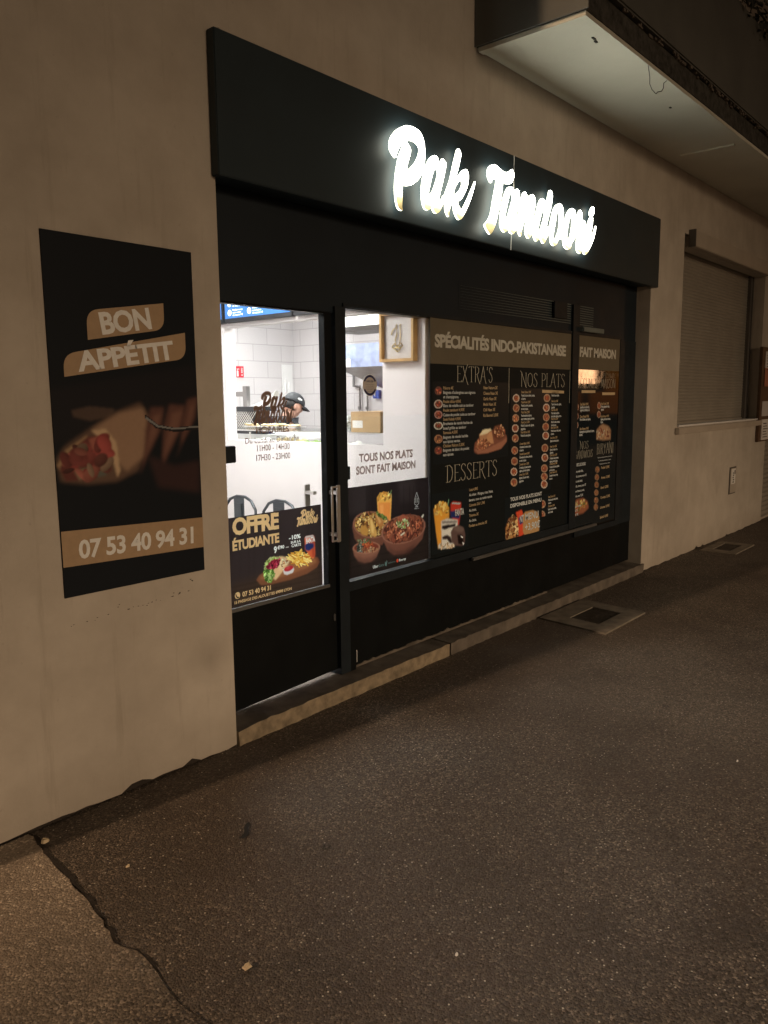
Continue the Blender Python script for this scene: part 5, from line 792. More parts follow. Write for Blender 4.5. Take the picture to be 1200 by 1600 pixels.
('p',[(6.224,1.523),(6.224,1.517),(6.221,1.511),(6.216,1.506),(6.210,1.503),(6.203,1.502),(6.196,1.502),(6.189,1.504),(6.183,1.507),(6.178,1.512),(6.174,1.517),(6.173,1.523),(6.173,1.529),(6.176,1.535),(6.180,1.540),(6.186,1.543),(6.193,1.545),(6.201,1.544),(6.208,1.543),(6.214,1.539),(6.219,1.535),(6.223,1.529)],(120, 66, 48),.001),
('b',[(6.222,1.523),(6.222,1.517),(6.219,1.512),(6.215,1.508),(6.210,1.505),(6.203,1.503),(6.196,1.503),(6.190,1.505),(6.184,1.508),(6.179,1.512),(6.176,1.518),(6.174,1.523),(6.175,1.529),(6.177,1.534),(6.182,1.539),(6.187,1.542),(6.194,1.543),(6.200,1.543),(6.207,1.541),(6.213,1.538),(6.218,1.534),(6.221,1.528)],6,.009,[(150, 86, 60), (120, 64, 44), (180, 116, 84), (96, 50, 36)]),
('p',[(6.235,1.450),(6.234,1.441),(6.230,1.434),(6.224,1.428),(6.216,1.424),(6.207,1.422),(6.197,1.422),(6.188,1.424),(6.179,1.429),(6.172,1.435),(6.168,1.443),(6.166,1.451),(6.167,1.459),(6.170,1.467),(6.176,1.473),(6.184,1.477),(6.194,1.479),(6.203,1.479),(6.213,1.476),(6.221,1.472),(6.228,1.465),(6.233,1.458)],(150, 120, 100),.001),
('p',[(6.226,1.450),(6.226,1.444),(6.223,1.438),(6.218,1.434),(6.212,1.430),(6.205,1.429),(6.198,1.429),(6.191,1.431),(6.184,1.434),(6.179,1.439),(6.176,1.445),(6.175,1.451),(6.175,1.457),(6.178,1.462),(6.182,1.467),(6.188,1.470),(6.195,1.472),(6.203,1.472),(6.210,1.470),(6.216,1.466),(6.221,1.462),(6.225,1.456)],(120, 66, 48),.001),
('b',[(6.224,1.450),(6.224,1.444),(6.221,1.439),(6.217,1.435),(6.212,1.432),(6.205,1.430),(6.198,1.430),(6.191,1.432),(6.186,1.435),(6.181,1.440),(6.178,1.445),(6.176,1.451),(6.177,1.456),(6.179,1.462),(6.184,1.466),(6.189,1.469),(6.196,1.470),(6.202,1.470),(6.209,1.469),(6.215,1.465),(6.220,1.461),(6.223,1.456)],6,.009,[(150, 86, 60), (120, 64, 44), (180, 116, 84), (96, 50, 36)]),
('p',[(6.245,.988),(6.244,.980),(6.239,.973),(6.231,.967),(6.221,.964),(6.209,.962),(6.197,.963),(6.185,.966),(6.174,.972),(6.166,.978),(6.160,.986),(6.158,.994),(6.159,1.002),(6.164,1.009),(6.172,1.014),(6.182,1.018),(6.193,1.019),(6.206,1.018),(6.218,1.015),(6.229,1.010),(6.237,1.004),(6.243,.996)],(110, 84, 62),.001),
('p',[(6.234,.988),(6.233,.983),(6.230,.977),(6.224,.973),(6.216,.971),(6.207,.969),(6.198,.970),(6.189,.973),(6.181,.976),(6.175,.981),(6.171,.987),(6.169,.993),(6.170,.999),(6.173,1.004),(6.179,1.008),(6.187,1.011),(6.195,1.012),(6.205,1.012),(6.214,1.009),(6.222,1.005),(6.228,1.000),(6.232,.995)],(130, 86, 56),.001),
('b',[(6.232,.989),(6.231,.983),(6.228,.978),(6.222,.974),(6.215,.972),(6.207,.971),(6.198,.972),(6.190,.974),(6.183,.977),(6.177,.982),(6.173,.987),(6.171,.993),(6.172,.999),(6.175,1.003),(6.181,1.007),(6.188,1.010),(6.196,1.011),(6.204,1.010),(6.213,1.008),(6.220,1.004),(6.226,1.000),(6.230,.994)],8,.009,[(150, 86, 60), (120, 64, 44), (180, 116, 84), (96, 50, 36)]),
('p',[(6.241,.924),(6.239,.916),(6.235,.909),(6.227,.903),(6.217,.900),(6.205,.898),(6.193,.899),(6.181,.903),(6.170,.908),(6.161,.915),(6.156,.923),(6.154,.931),(6.155,.938),(6.160,.945),(6.167,.951),(6.177,.954),(6.189,.956),(6.201,.955),(6.213,.951),(6.224,.946),(6.233,.939),(6.238,.932)],(110, 84, 62),.001),
('p',[(6.230,.924),(6.229,.918),(6.225,.913),(6.219,.909),(6.212,.907),(6.203,.906),(6.194,.906),(6.185,.909),(6.177,.913),(6.170,.918),(6.166,.924),(6.164,.930),(6.165,.936),(6.169,.941),(6.175,.945),(6.182,.948),(6.191,.949),(6.200,.948),(6.209,.945),(6.217,.941),(6.224,.936),(6.228,.931)],(130, 86, 56),.001),
('b',[(6.227,.925),(6.227,.919),(6.223,.914),(6.218,.910),(6.211,.908),(6.203,.907),(6.194,.908),(6.185,.910),(6.178,.914),(6.172,.918),(6.168,.924),(6.167,.930),(6.167,.935),(6.171,.940),(6.176,.944),(6.183,.946),(6.191,.947),(6.200,.946),(6.208,.944),(6.216,.941),(6.222,.936),(6.226,.930)],8,.009,[(150, 86, 60), (120, 64, 44), (180, 116, 84), (96, 50, 36)]),
('p',[(6.239,.859),(6.238,.851),(6.233,.844),(6.225,.839),(6.215,.835),(6.203,.834),(6.191,.835),(6.179,.839),(6.168,.844),(6.160,.851),(6.154,.859),(6.152,.867),(6.153,.875),(6.158,.882),(6.166,.887),(6.176,.890),(6.187,.892),(6.200,.891),(6.212,.887),(6.222,.882),(6.231,.875),(6.237,.867)],(110, 84, 62),.001),
('p',[(6.228,.860),(6.227,.854),(6.224,.849),(6.218,.845),(6.210,.842),(6.201,.841),(6.192,.842),(6.183,.845),(6.175,.849),(6.169,.854),(6.164,.860),(6.163,.866),(6.164,.872),(6.167,.877),(6.173,.881),(6.180,.884),(6.189,.884),(6.199,.884),(6.208,.881),(6.216,.877),(6.222,.872),(6.226,.866)],(130, 86, 56),.001),
('b',[(6.226,.860),(6.225,.855),(6.222,.850),(6.216,.846),(6.209,.844),(6.201,.843),(6.192,.844),(6.184,.846),(6.176,.850),(6.170,.854),(6.166,.860),(6.165,.866),(6.166,.871),(6.169,.876),(6.174,.880),(6.181,.882),(6.190,.883),(6.198,.882),(6.207,.880),(6.214,.876),(6.220,.871),(6.224,.866)],8,.009,[(150, 86, 60), (120, 64, 44), (180, 116, 84), (96, 50, 36)]),
('p',[(6.238,.792),(6.236,.784),(6.232,.777),(6.224,.772),(6.214,.768),(6.202,.767),(6.189,.768),(6.177,.772),(6.167,.777),(6.158,.784),(6.153,.792),(6.150,.800),(6.152,.808),(6.156,.815),(6.164,.820),(6.174,.824),(6.186,.825),(6.198,.824),(6.210,.820),(6.221,.815),(6.230,.808),(6.235,.800)],(110, 84, 62),.001),
('p',[(6.227,.793),(6.226,.787),(6.222,.782),(6.216,.778),(6.209,.775),(6.200,.774),(6.191,.775),(6.181,.778),(6.173,.782),(6.167,.787),(6.163,.793),(6.161,.799),(6.162,.805),(6.166,.810),(6.171,.814),(6.179,.817),(6.188,.818),(6.197,.817),(6.206,.814),(6.214,.810),(6.221,.805),(6.225,.799)],(130, 86, 56),.001),
('b',[(6.224,.793),(6.224,.787),(6.220,.783),(6.215,.779),(6.208,.777),(6.199,.776),(6.191,.777),(6.182,.779),(6.175,.783),(6.169,.788),(6.165,.793),(6.163,.799),(6.164,.804),(6.168,.809),(6.173,.813),(6.180,.815),(6.188,.816),(6.197,.815),(6.205,.813),(6.213,.809),(6.219,.804),(6.223,.799)],8,.009,[(150, 86, 60), (120, 64, 44), (180, 116, 84), (96, 50, 36)]),
('p',[(6.239,.727),(6.238,.719),(6.233,.712),(6.225,.706),(6.215,.703),(6.203,.702),(6.191,.703),(6.179,.707),(6.168,.713),(6.159,.720),(6.154,.728),(6.152,.736),(6.153,.744),(6.158,.750),(6.165,.756),(6.175,.759),(6.187,.760),(6.199,.759),(6.212,.755),(6.222,.750),(6.231,.743),(6.237,.735)],(110, 84, 62),.001),
('p',[(6.228,.728),(6.227,.722),(6.223,.717),(6.218,.713),(6.210,.710),(6.201,.709),(6.192,.710),(6.183,.713),(6.175,.717),(6.168,.722),(6.164,.728),(6.162,.735),(6.163,.741),(6.167,.746),(6.173,.750),(6.180,.752),(6.189,.753),(6.198,.752),(6.207,.749),(6.215,.745),(6.222,.740),(6.226,.734)],(130, 86, 56),.001),
('b',[(6.226,.728),(6.225,.722),(6.222,.718),(6.216,.714),(6.209,.712),(6.201,.711),(6.192,.712),(6.184,.714),(6.176,.718),(6.170,.723),(6.166,.729),(6.165,.734),(6.165,.740),(6.169,.745),(6.174,.748),(6.181,.751),(6.189,.752),(6.198,.751),(6.207,.748),(6.214,.744),(6.220,.739),(6.224,.734)],8,.009,[(150, 86, 60), (120, 64, 44), (180, 116, 84), (96, 50, 36)]),
('p',[(6.237,.668),(6.236,.660),(6.231,.653),(6.223,.648),(6.213,.645),(6.201,.644),(6.189,.645),(6.177,.649),(6.166,.655),(6.157,.662),(6.152,.670),(6.150,.678),(6.151,.686),(6.155,.693),(6.163,.698),(6.173,.701),(6.185,.702),(6.197,.701),(6.209,.697),(6.220,.692),(6.229,.685),(6.235,.677)],(110, 84, 62),.001),
('p',[(6.226,.669),(6.225,.663),(6.221,.658),(6.216,.654),(6.208,.652),(6.199,.651),(6.190,.652),(6.181,.655),(6.173,.659),(6.166,.665),(6.162,.671),(6.160,.677),(6.161,.683),(6.165,.688),(6.171,.692),(6.178,.694),(6.187,.695),(6.196,.694),(6.205,.691),(6.213,.687),(6.220,.682),(6.224,.676)],(130, 86, 56),.001),
('b',[(6.224,.670),(6.223,.664),(6.219,.659),(6.214,.656),(6.207,.653),(6.199,.653),(6.190,.654),(6.181,.656),(6.174,.660),(6.168,.665),(6.164,.671),(6.163,.676),(6.163,.682),(6.167,.687),(6.172,.690),(6.179,.693),(6.187,.693),(6.196,.693),(6.205,.690),(6.212,.686),(6.218,.681),(6.222,.675)],8,.009,[(150, 86, 60), (120, 64, 44), (180, 116, 84), (96, 50, 36)]),
('p',[(6.168,1.247),(6.163,1.321),(6.224,1.354),(6.281,1.370),(6.401,1.344),(6.443,1.310),(6.439,1.230),(6.275,1.235)],(150, 110, 80),.003),
('b',[(6.176,1.252),(6.172,1.318),(6.233,1.348),(6.398,1.338),(6.431,1.308),(6.427,1.236)],60,.014,[(206, 190, 160), (166, 116, 80), (120, 60, 44), (190, 150, 110)]),
('p',[(5.762,.659),(5.766,.727),(5.830,.776),(5.951,.776),(6.036,.735),(6.059,.682),(5.958,.649),(5.810,.645)],(130, 74, 50),.004),
('b',[(5.793,.711),(5.857,.764),(5.951,.767),(6.022,.730),(5.983,.690),(5.848,.674)],60,.014,[(196, 150, 80), (170, 100, 60), (210, 180, 120), (90, 110, 50)]),
]),
}
# ================================================================== GROUND
def jag(n, a, b, amp, seed):
    r_ = random.Random(seed); return [(a+(b-a)*i/n, r_.uniform(-amp, amp)) for i in range(n+1)]
tag(MB().box(-40, 70, -45, 20, -.3, 0).build('pavement', 'asphalt', loc=(0, 0, 0)), None, None, kind='structure')
CR = [(1.222, 0), (1.225, -.03), (1.20, -.17), (1.178, -.35), (1.16, -.50), (1.132, -.67), (1.105, -.79), (1.13, -.90), (1.088, -1.107), (1.09, -1.26), (1.05, -1.5), (1.08, -1.8), (1.0, -2.3), (1.02, -3.2)]
crj = []
for (a, b) in zip(CR[:-1], CR[1:]):
    for k in range(4):
        t = k/4; crj.append((a[0]+(b[0]-a[0])*t+rnd.uniform(-.005, .005), a[1]+(b[1]-a[1])*t))
crj.append(CR[-1])
old = [(x, y) for x, y in crj] + [(-6, -3.2), (-6, 0.0)]
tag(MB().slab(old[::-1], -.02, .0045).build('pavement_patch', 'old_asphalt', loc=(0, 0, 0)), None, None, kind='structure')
wl = [(x+.002+abs(rnd.gauss(0, .004)), y) for x, y in crj]
wr = [(x+(.014 if -.8 < y < -.05 else .006)*(1 if y > -1.0 else .4)+rnd.uniform(-.003, .008), y) for x, y in crj]
mb = MB()
for i in range(len(crj)-1):
    if crj[i][1] < -1.0 and (i*7) % 5 < 3: continue      # the crack breaks up towards the street
    mb.add([(wl[i][0]-.004, wl[i][1], .0058), (wl[i+1][0]-.004, wl[i+1][1], .0058), (wr[i+1][0], wr[i+1][1], .004), (wr[i][0], wr[i][1], .004)], [(0, 1, 2, 3)])
tag(mb.build('pavement_crack', 'crack', loc=(0, 0, 0)), None, None, kind='structure')
# ================================================================== BUILDING
B = tag(empty('shop_building'), 'cream plastered building whose ground floor holds the dark lit takeaway front', 'building')
WT = .10
w = MB()
def skirt(x0, x1, seed, amp=.018, zb=.02):      # ragged foot of the render coat
    n = max(6, int((x1-x0)/.05)); r_ = random.Random(seed); v = 0; pts = []
    for i in range(n+1):
        v = v*.75+r_.uniform(-1, 1)*amp*.5; pts.append((x0+(x1-x0)*i/n, zb+v+(.02 if r_.random() < .05 else 0)))
    w.prism(pts+[(x1, .14), (x0, .14)], 0, WT)
skirt(-.2, 2.21, 3, .011, .006); skirt(6.9, 10.72, 5, .010, .004)
w.box(-.2, 2.21, 0, WT, .14, 3.9); w.box(2.21, 6.9, 0, WT, 2.62, 3.9); w.box(6.9, 7.655, 0, WT, .14, 3.9)
w.box(7.655, 10.34, 0, WT, .14, 1.30); w.box(7.655, 10.34, 0, WT, 3.10, 3.9); w.box(10.34, 10.72, 0, WT, .14, 3.9)
w.box(10.72, 13.8, 0, WT, 2.62, 3.9); w.box(13.8, 18, 0, WT, 0, 3.9); w.box(-.2, 18, 0, WT, 3.9, 6.6)
w.build('front_wall', 'plaster', B)
MB().box(-.195, 2.2, .012, WT+.1, -.1, .2).build('foundation', 'crack', B); MB().box(6.91, 10.7, .012, WT+.1, -.1, .2).build('foundation', 'crack', B)
s = MB(); s.box(-.2, 0, WT, 5.2, 0, 6.6); s.box(17.8, 18, WT, 5.2, 0, 6.6); s.box(0, 17.8, 5.0, 5.2, 0, 6.6); s.build('outer_wall', 'plaster', B)
MB().box(-.3, 18.1, -.1, 5.3, 6.6, 6.75).build('roof', 'grime', B)
MB().box(2.24, 6.92, -.022, 0, 3.108, 3.128, bev=.006).build('ledge', 'plaster', B)
# reveals of the shop opening
MB().box(6.9, 7.02, WT, .30, .0, 2.62).build('reveal', 'plaster', B); MB().box(2.09, 2.21, WT, .30, 0, 2.62).build('reveal', 'plaster', B)
# balcony over the right half
bal = MB().box(4.17, 13.2, -.70, 0, 3.64, 3.772).build('balcony', 'grime', B)
MB().box(4.155, 13.2, -.722, .0, 3.80, 4.52, bev=.01).build('parapet', 'balcony_grey', bal)
# visible left end is painted the same grey right down to the soffit
MB().box(4.146, 4.154, -.7215, -.002, 3.637, 4.515).build('end_face', 'balcony_grey', bal)
sof = MB().box(4.175, 13.2, -.693, -.01, 3.625, 3.6395)
sof.box(4.175, 13.2, -.693, -.655, 3.615, 3.6249).box(4.175, 4.225, -.654, -.012, 3.615, 3.6249)
sof.box(7.02, 7.05, -.60, -.16, 3.611, 3.6249); sof.build('soffit', 'balcony_under', bal)
mb = MB()
for i in range(130):
    x = rnd.uniform(4.6, 11); z = 3.785+rnd.gauss(0, .010); a = rnd.uniform(.012, .05)
    mb.box(x, x+a*rnd.uniform(.6, 1.6), -.716+rnd.uniform(-.004, .008), -.70, z-.006, z+rnd.uniform(.002, .012))
mb.build('flaking_drip_groove', 'stone', bal)
mb = MB()
for (x, y, a) in ((4.46, -.60, .035), (4.51, -.59, .03), (5.85, -.52, .02)):
    mb.box(x, x+a, y, y+.012, 3.619, 3.6245)
mb.build('peeling_paint', 'grime', bal)
# vine and small lights along the parapet top
vb = MB()
for i in range(900):
    x = rnd.uniform(5.2, 11.5); y = -.74+rnd.gauss(0, .05); z = 4.56+rnd.gauss(0, .06)+.05*math.sin(x*5); s_ = rnd.uniform(.02, .05); a = rnd.uniform(0, 6.3); t = rnd.uniform(-.8, .8)
    u = Vector((math.cos(a), math.sin(a)*.5, t)).normalized()*s_; v = Vector((-math.sin(a)*.5, t, math.cos(a))).normalized()*s_*.5
    c = Vector((x, y, z)); vb.add([c-u, c-v, c+u, c+v], [(0, 1, 2, 3)])
vine = vb.build('balcony_vine', 'leaf', loc=(8, -.74, 4.52)); tag(vine, 'dark leafy growth along the top edge of the balcony parapet', 'plant')
vt = MB().tube([(5.2+i*.2, -.74+.02*math.sin(i*1.7), 4.56+.03*math.sin(i*2.3)) for i in range(32)], .008, 5); vt.build('stem', 'leaf', vine)
wr_ = MB().tube([(5.02+.0*i, -.69+.0, 3.63) if i == 0 else (5.02+.33*i/10+.02*math.sin(i*1.9), -.685, 3.62-.13*math.sin(math.pi*(i/10)**.8)) for i in range(11)], .0022, 5)
tag(wr_.build('hanging_wire', 'gum', loc=(5.0, -.69, 3.62)), 'thin dark wire drooping in a loop from the balcony underside', 'wire')
# roller-shutter window
WN = empty('shutter_window', (9, 0, 1.3)); WN.parent = B
MB().box(7.655, 10.34, .185, .20, 1.30, 3.10).build('backing', 'guide', WN)
sh = MB(); z = 1.335
while z < 3.06:
    n = 5
    for k in range(n):
        a0, a1 = math.pi*k/n, math.pi*(k+1)/n
        sh.add([(7.655, .17-.006*math.sin(a0), z+.033*k/n), (10.24, .17-.006*math.sin(a0), z+.033*k/n), (10.24, .17-.006*math.sin(a1), z+.033*(k+1)/n), (7.655, .17-.006*math.sin(a1), z+.033*(k+1)/n)], [(0, 1, 2, 3)])
    z += .033
sh.box(7.655, 10.24, .155, .175, 1.305, 1.333); sh.build('roller_shutter', 'shutter', WN)
MB().box(10.24, 10.30, .13, .184, 1.3, 3.06).box(10.30, 10.318, .12, .184, 1.3, 3.06).build('guide_rail', 'guide', WN)
MB().box(7.64, 7.655, WT+.001, .19, 1.3, 3.1).build('window_reveal', 'plaster', WN); MB().box(10.34, 10.4, WT+.001, .19, 1.3, 3.1).build('window_reveal', 'plaster', WN)
MB().box(7.765, 10.33, -.064, -.001, 2.990, 3.138, bev=.006).box(7.765, 10.33, .001, .12, 2.99, 3.09).build('shutter_box', 'shutter_box', WN)
MB().box(7.752, 7.765, -.068, -.001, 2.985, 3.143).build('box_end_cap', 'guide', WN)
MB().box(7.60, 10.42, -.045, -.001, 1.232, 1.292, bev=.006).build('window_sill', 'shutter_box', WN)
MB().box(7.66, 10.33, -.02, .15, 1.3005, 1.316).build('sill_board', 'ceiling', WN)
# garage shutter at the far right
GD = empty('garage_shutter', (12, 0, 0)); GD.parent = B; sh = MB(); z = .03
while z < 2.6:
    sh.add([(10.72, .05, z), (13.8, .05, z), (13.8, .035, z+.03), (10.72, .035, z+.03), (13.8, .05, z+.06), (10.72, .05, z+.06)], [(0, 1, 2, 3), (3, 2, 4, 5)]); z += .06
sh.build('slats', 'shutter', GD); MB().box(10.72, 13.8, .03, .07, .0, .03).build('bottom_rail', 'shutter_box', GD)
# interior rooms
FZ = .09
MB().box(0, 6.6, .2, 5.0, .0, FZ).build('interior_floor', 'floor', B)
MB().box(0, 6.9, .2, 5.0, 2.75, 2.85).build('interior_ceiling', 'ceiling', B)
MB().box(0, 3.86, 4.1, 4.2, FZ, 2.75).box(0, .02, .3, 4.1, FZ, 2.75).box(0, 2.09, .2, .3, FZ, 2.75).build('dining_room_wall', 'white_wall', B)
k = MB(); k.box(3.86, 3.95, .15, 4.1, FZ, 1.30); k.box(3.86, 3.95, .15, .487, 1.30, 2.14); k.box(3.86, 3.95, 2.055, 4.1, 1.30, 2.14); k.box(3.86, 3.95, .15, 4.1, 2.14, 2.75)
k.build('partition_wall', 'white_wall', B)
MB().box(3.86, 6.5, 4.1, 4.2, FZ, 2.75).build('kitchen_back_wall', 'tile_y', B)
MB().box(6.5, 6.6, .3, 4.2, FZ, 2.75).build('kitchen_side_wall', 'tile_x', B)
MB().box(5.0, 5.53, 3.98, 4.099, FZ, 2.75).build('kitchen_pier', 'white_wall', B)
MB().box(3.95, 6.5, .23, .30, FZ, 2.75).build('kitchen_front_wall', 'guide', B)
# ================================================================== SHOPFRONT
G = .12
SF = tag(empty('shopfront', (4.55, .15, .087)), 'dark painted metal shopfront framing the lit window and menu panes under the fascia', 'shopfront')
fas = MB().box(2.19, 6.94, -.05, -.001, 2.53, 3.105, bev=.004); fas.box(2.215, 6.895, 0, .12, 2.545, 2.61); fas.build('fascia_panel', 'fascia', SF)
t = MB(); t.box(2.2, 6.9, .125, .20, 2.075, 2.56); t.box(2.2, 3.10, .117, .125, 2.045, 2.54); t.build('transom_panel', 'transom', SF)
fr = MB(); fr.box(3.03, 3.107, .10, .20, .09, 2.075); fr.box(5.682, 5.786, .105, .20, .55, 2.30, 0); fr.box(3.107, 5.682, .108, .20, .545, .598); fr.box(5.786, 6.60, .108, .2, .47, .515)
fr.box(6.575, 6.9, .118, .2, .47, 2.075); fr.box(3.107, 6.58, .112, .124, 2.080, 2.10); fr.build('window_frame', 'frame', SF)
MB().box(3.153, 6.9, .122, .20, .105, .545).box(3.107, 3.153, .105, .2, .088, .545).box(5.79, 6.9, .124, .2, .46, .5).build('lower_panel', 'black', SF)
bd = MB().box(4.3, 6.15, .085, .107, .523, .545, bev=.004); bd.build('glazing_bead', 'dull_steel', SF)
# ragged mastic and scraped paint along the foot of the panel
r_ = random.Random(9); v = 0; tp = []
for i in range(90):
    v = max(0, v*.7+r_.uniform(-.009, .010)); tp.append((3.165+2.2*i/89, .1065+v*(1-.5*i/89)))
mb = MB(); mb.prism([(3.165, .094), (5.365, .094)]+tp[::-1], .113, .1215); mb.build('mastic', 'stone', SF); MB().box(3.156, 3.160, .100, .104, .13, .20).build('paint_chip', 'ceiling', SF)
for (x0, x1) in ((3.109, 3.868), (3.868, 5.680), (5.788, 6.573)):
    MB().box(x0, x1, .122, .126, .598 if x0 < 5 else .516, 2.078).build('pane', 'glass', SF)
bp = MB().box(3.96, 5.68, .128, .14, .6, 2.078).box(5.788, 6.573, .128, .14, .517, 2.078).build('backing_board', 'dark_shell', SF)
# louvred grille above the menu panes
gr = MB()
for i in range(9):
    z = 2.155+i*.0175
    for (x0, x1) in ((4.19, 5.672), (5.80, 6.066)):
        n = int((x1-x0)/.018)
        for j in range(n):
            xx = x0+j*.018; gr.box(xx, xx+.0135, .119, .123, z, z+.0062*min(1, max(.12, (xx-4.1)/1.3))+rnd.uniform(-.0004, .0004))
gr.build('ventilation_grille', 'slat', SF, smooth=False)
MB().box(4.17, 5.68, .1238, .1249, 2.142, 2.32).box(5.79, 6.08, .1238, .1249, 2.142, 2.32).build('grille_backing', 'transom', SF)
MB().box(5.36, 5.56, .095, .108, 2.18, 2.30, bev=.004).build('cover_plate', 'frame', SF)
MB().box(5.79, 6.15, .07, .111, 2.102, 2.138, bev=.003).build('grille_ledge', 'slat', SF)
# stone sill
SL = empty('door_sill', (4.55, .05, 0)); SL.parent = B
def sillpiece(x0, x1, seed, m, zt=.084):
    r_ = random.Random(seed); n = int((x1-x0)/.04); mb = MB(); top = []; bot = []; ft = []
    for i in range(n+1):
        x = x0+(x1-x0)*i/n; top.append((x, .22, zt+.004)); ft.append((x, -.018+r_.uniform(-.004, .004), zt-.004+r_.uniform(-.003, .003)-(.014*max(0, 1-(x-x0)/.12)**2 if x0 < 3 else 0)))
        bot.append((x, -.016+r_.uniform(-.006, .004), -.01))
    N = n+1; mb.add(top+ft+bot, [(i, N+i, N+i+1, i+1) for i in range(n)]+[(N+i, 2*N+i, 2*N+i+1, N+i+1) for i in range(n)]
        +[(0, N, 2*N), (N-1, 3*N-1, 2*N-1)], 0)
    mb.mi = [0]*n+[1]*n+[1, 1]
    o = mb.build('sill_stone', m, SL); return o
sillpiece(2.212, 3.886, 2, ['stone', 'stone_front']); sillpiece(3.900, 6.93, 4, ['stone', 'stone'])
MB().box(3.880, 3.905, -.008, .2, 0, .07).build('sill_joint', 'crack', SL)
# ================================================================== DOOR
D = tag(empty('shop_door', (2.62, .16, .117)), 'glazed black entrance door with tall steel pull and light leaking below', 'door')
d = MB(); d.box(2.232, 2.288, .125, .165, .60, 2.045); d.box(2.972, 3.026, .125, .165, .60, 2.045); d.prism([(2.232, .098), (3.026, .121), (3.026, .603), (2.232, .603)], .126, .164); d.box(2.288, 2.972, .125, .165, 2.036, 2.045)
d.build('door_leaf', 'black', D); MB().box(2.288, 2.972, .146, .150, .603, 2.036).build('pane', 'glass', D)
MB().box(2.288, 2.972, .118, .1255, .596, .612).build('glazing_bead', 'dull_steel', D)
h = MB()
for sgn, yy in ((-1, .07), (1, .23)):
    h = MB(); dx = 0 if sgn < 0 else -.078
    h.box(2.985+dx, 3.010+dx+(.012 if dx else 0), yy-.006, yy+.006, .845, 1.15, bev=.003); h.box(2.945, 2.957, yy-.005, yy+.005, .850, 1.146, bev=.002) if sgn < 0 else None
    h.box(2.985+dx, 3.008+dx, min(yy, .126 if sgn < 0 else .164), max(yy, .126 if sgn < 0 else .164), 1.10, 1.118).box(2.985+dx, 3.008+dx, min(yy, .126 if sgn < 0 else .164), max(yy, .126 if sgn < 0 else .164), .875, .893)
    if sgn < 0: h.box(2.957, 2.985, yy-.003, yy+.003, 1.138, 1.146).box(2.957, 2.985, yy-.003, yy+.003, .850, .858)
    h.build('pull_handle', 'steel', D)
MB().box(2.288, 2.36, .112, .146, 1.309, 1.388, bev=.004).build('latch_plate', 'frame', D)
MB().box(3.0, 3.012, .117, .126, .40, .44, bev=.003).build('lock', 'dull_steel', D)
MB().box(3.107, 3.143, .113, .1215, 1.165, 1.237, bev=.003).build('lock_box', 'frame', SF)
# ================================================================== SIGN
def letters_on(mbo, y, fn, keys):      # flat script letters, remapped by fn
    for i, k_ in enumerate(keys): mbo.me(loops_me(LET[k_], 0, fn), XZ(y-.0002*(i % 3)))
M['led'] = mat('lit_letter_face', (1, 1, .95), .4, emit=14, ecol=(.95, 1.0, .88))
k_ = NT('lit_letter_face'); sx_ = k_.n('SeparateXYZ'); k_.l(k_.co, sx_.inputs[0])     # LEDs fade towards the foot of each letter
zz_ = k_.math('ADD', sx_.outputs[2], k_.math('MULTIPLY_ADD', k_.noise(14, 3), .05, -.025))
k_.l(k_.ramp(zz_, [(.015, (.30, .21, .05)), (.06, (.80, .66, .28)), (.12, (1, .98, .80)), (.3, (.99, 1, .88))]), k_.b.inputs['Emission Color'])
k_.l(k_.ramp(zz_, [(.02, .09), (.07, .11), (.16, 1.0)]), k_.t.nodes.new('ShaderNodeMath').inputs[0]); mm_ = k_.t.nodes[-1]; mm_.operation = 'MULTIPLY'; mm_.inputs[1].default_value = 15
k_.l(mm_.outputs[0], k_.b.inputs['Emission Strength']); M['led'] = k_.m
M['glow_rim'] = mat('glowing_gold_rim', (.80, .62, .20), .3, .6, emit=5, ecol=(.97, .97, .80))  # glow added to the gold rim to wash the fascia with a halo
SG_ = tag(empty('illuminated_sign', (4.45, -.08, 2.56)), 'lit white script letters reading Pak Tandoori mounted on the dark fascia', 'sign')
for i, k_ in enumerate(('P', 'a', 'k', 'T', 'a2', 'n', 'd', 'o', 'o2', 'r', 'i')):
    lps = [inset(q, .0055, hole=(n_ > 0 and k_ != 'i')) for n_, q in enumerate(LET[k_])]
    me = loops_me(lps, .006); dep = -.086-.0012*(i % 3); mb = MB(); mb.me(me, XZ(dep))
    o = mb.build('letter', ['led', 'glow_rim'], SG_)
    o.data.polygons.foreach_set('material_index', [0 if p.normal.y < -.9 else 1 for p in o.data.polygons]); o.data.update()
    # slim gold rim with an added glow, standing a little proud below the lit face
cb = MB().tube([(4.52, -.054, 3.10), (4.515, -.056, 2.90), (4.50, -.056, 2.70), (4.492, -.055, 2.525)], .0035, 6)
cb.build('cable', 'ceiling', SG_)
# ================================================================== POSTERS
# wall panel, left
P1 = tag(empty('wall_poster', (1.745, -.006, .866)), 'tall dark poster reading BON APPETIT with a hand-held wrap, on the cream wall', 'poster')
MB().box(1.424, 2.065, -.006, -.0005, .866, 2.206).build('sheet', 'ink_navy', P1)
picture('printed_picture', PIC['wrap_poster'], -.0066, 'print_wall', P1, .05, blurk=.4)
mb = MB()
def tab(x0, z0, x1, z1, hL, hR, r0, r1):
    # leaning brown tab with two rounded corners
    pts = []; n = 7
    bl, br, tr, tl = Vector((x0, z0)), Vector((x1, z1)), Vector((x1, z1+hR)), Vector((x0, z0+hL))
    def arc(p, c, q, r):
        a = c+(p-c).normalized()*r; b = c+(q-c).normalized()*r
        return [((1-t)**2*a+2*t*(1-t)*c+t*t*b)[:] for t in [i/n for i in range(n+1)]]
    pts += [bl[:]]+arc(bl, br, tr, r1)+[tr[:]]+arc(tr, tl, bl, r0); return pts
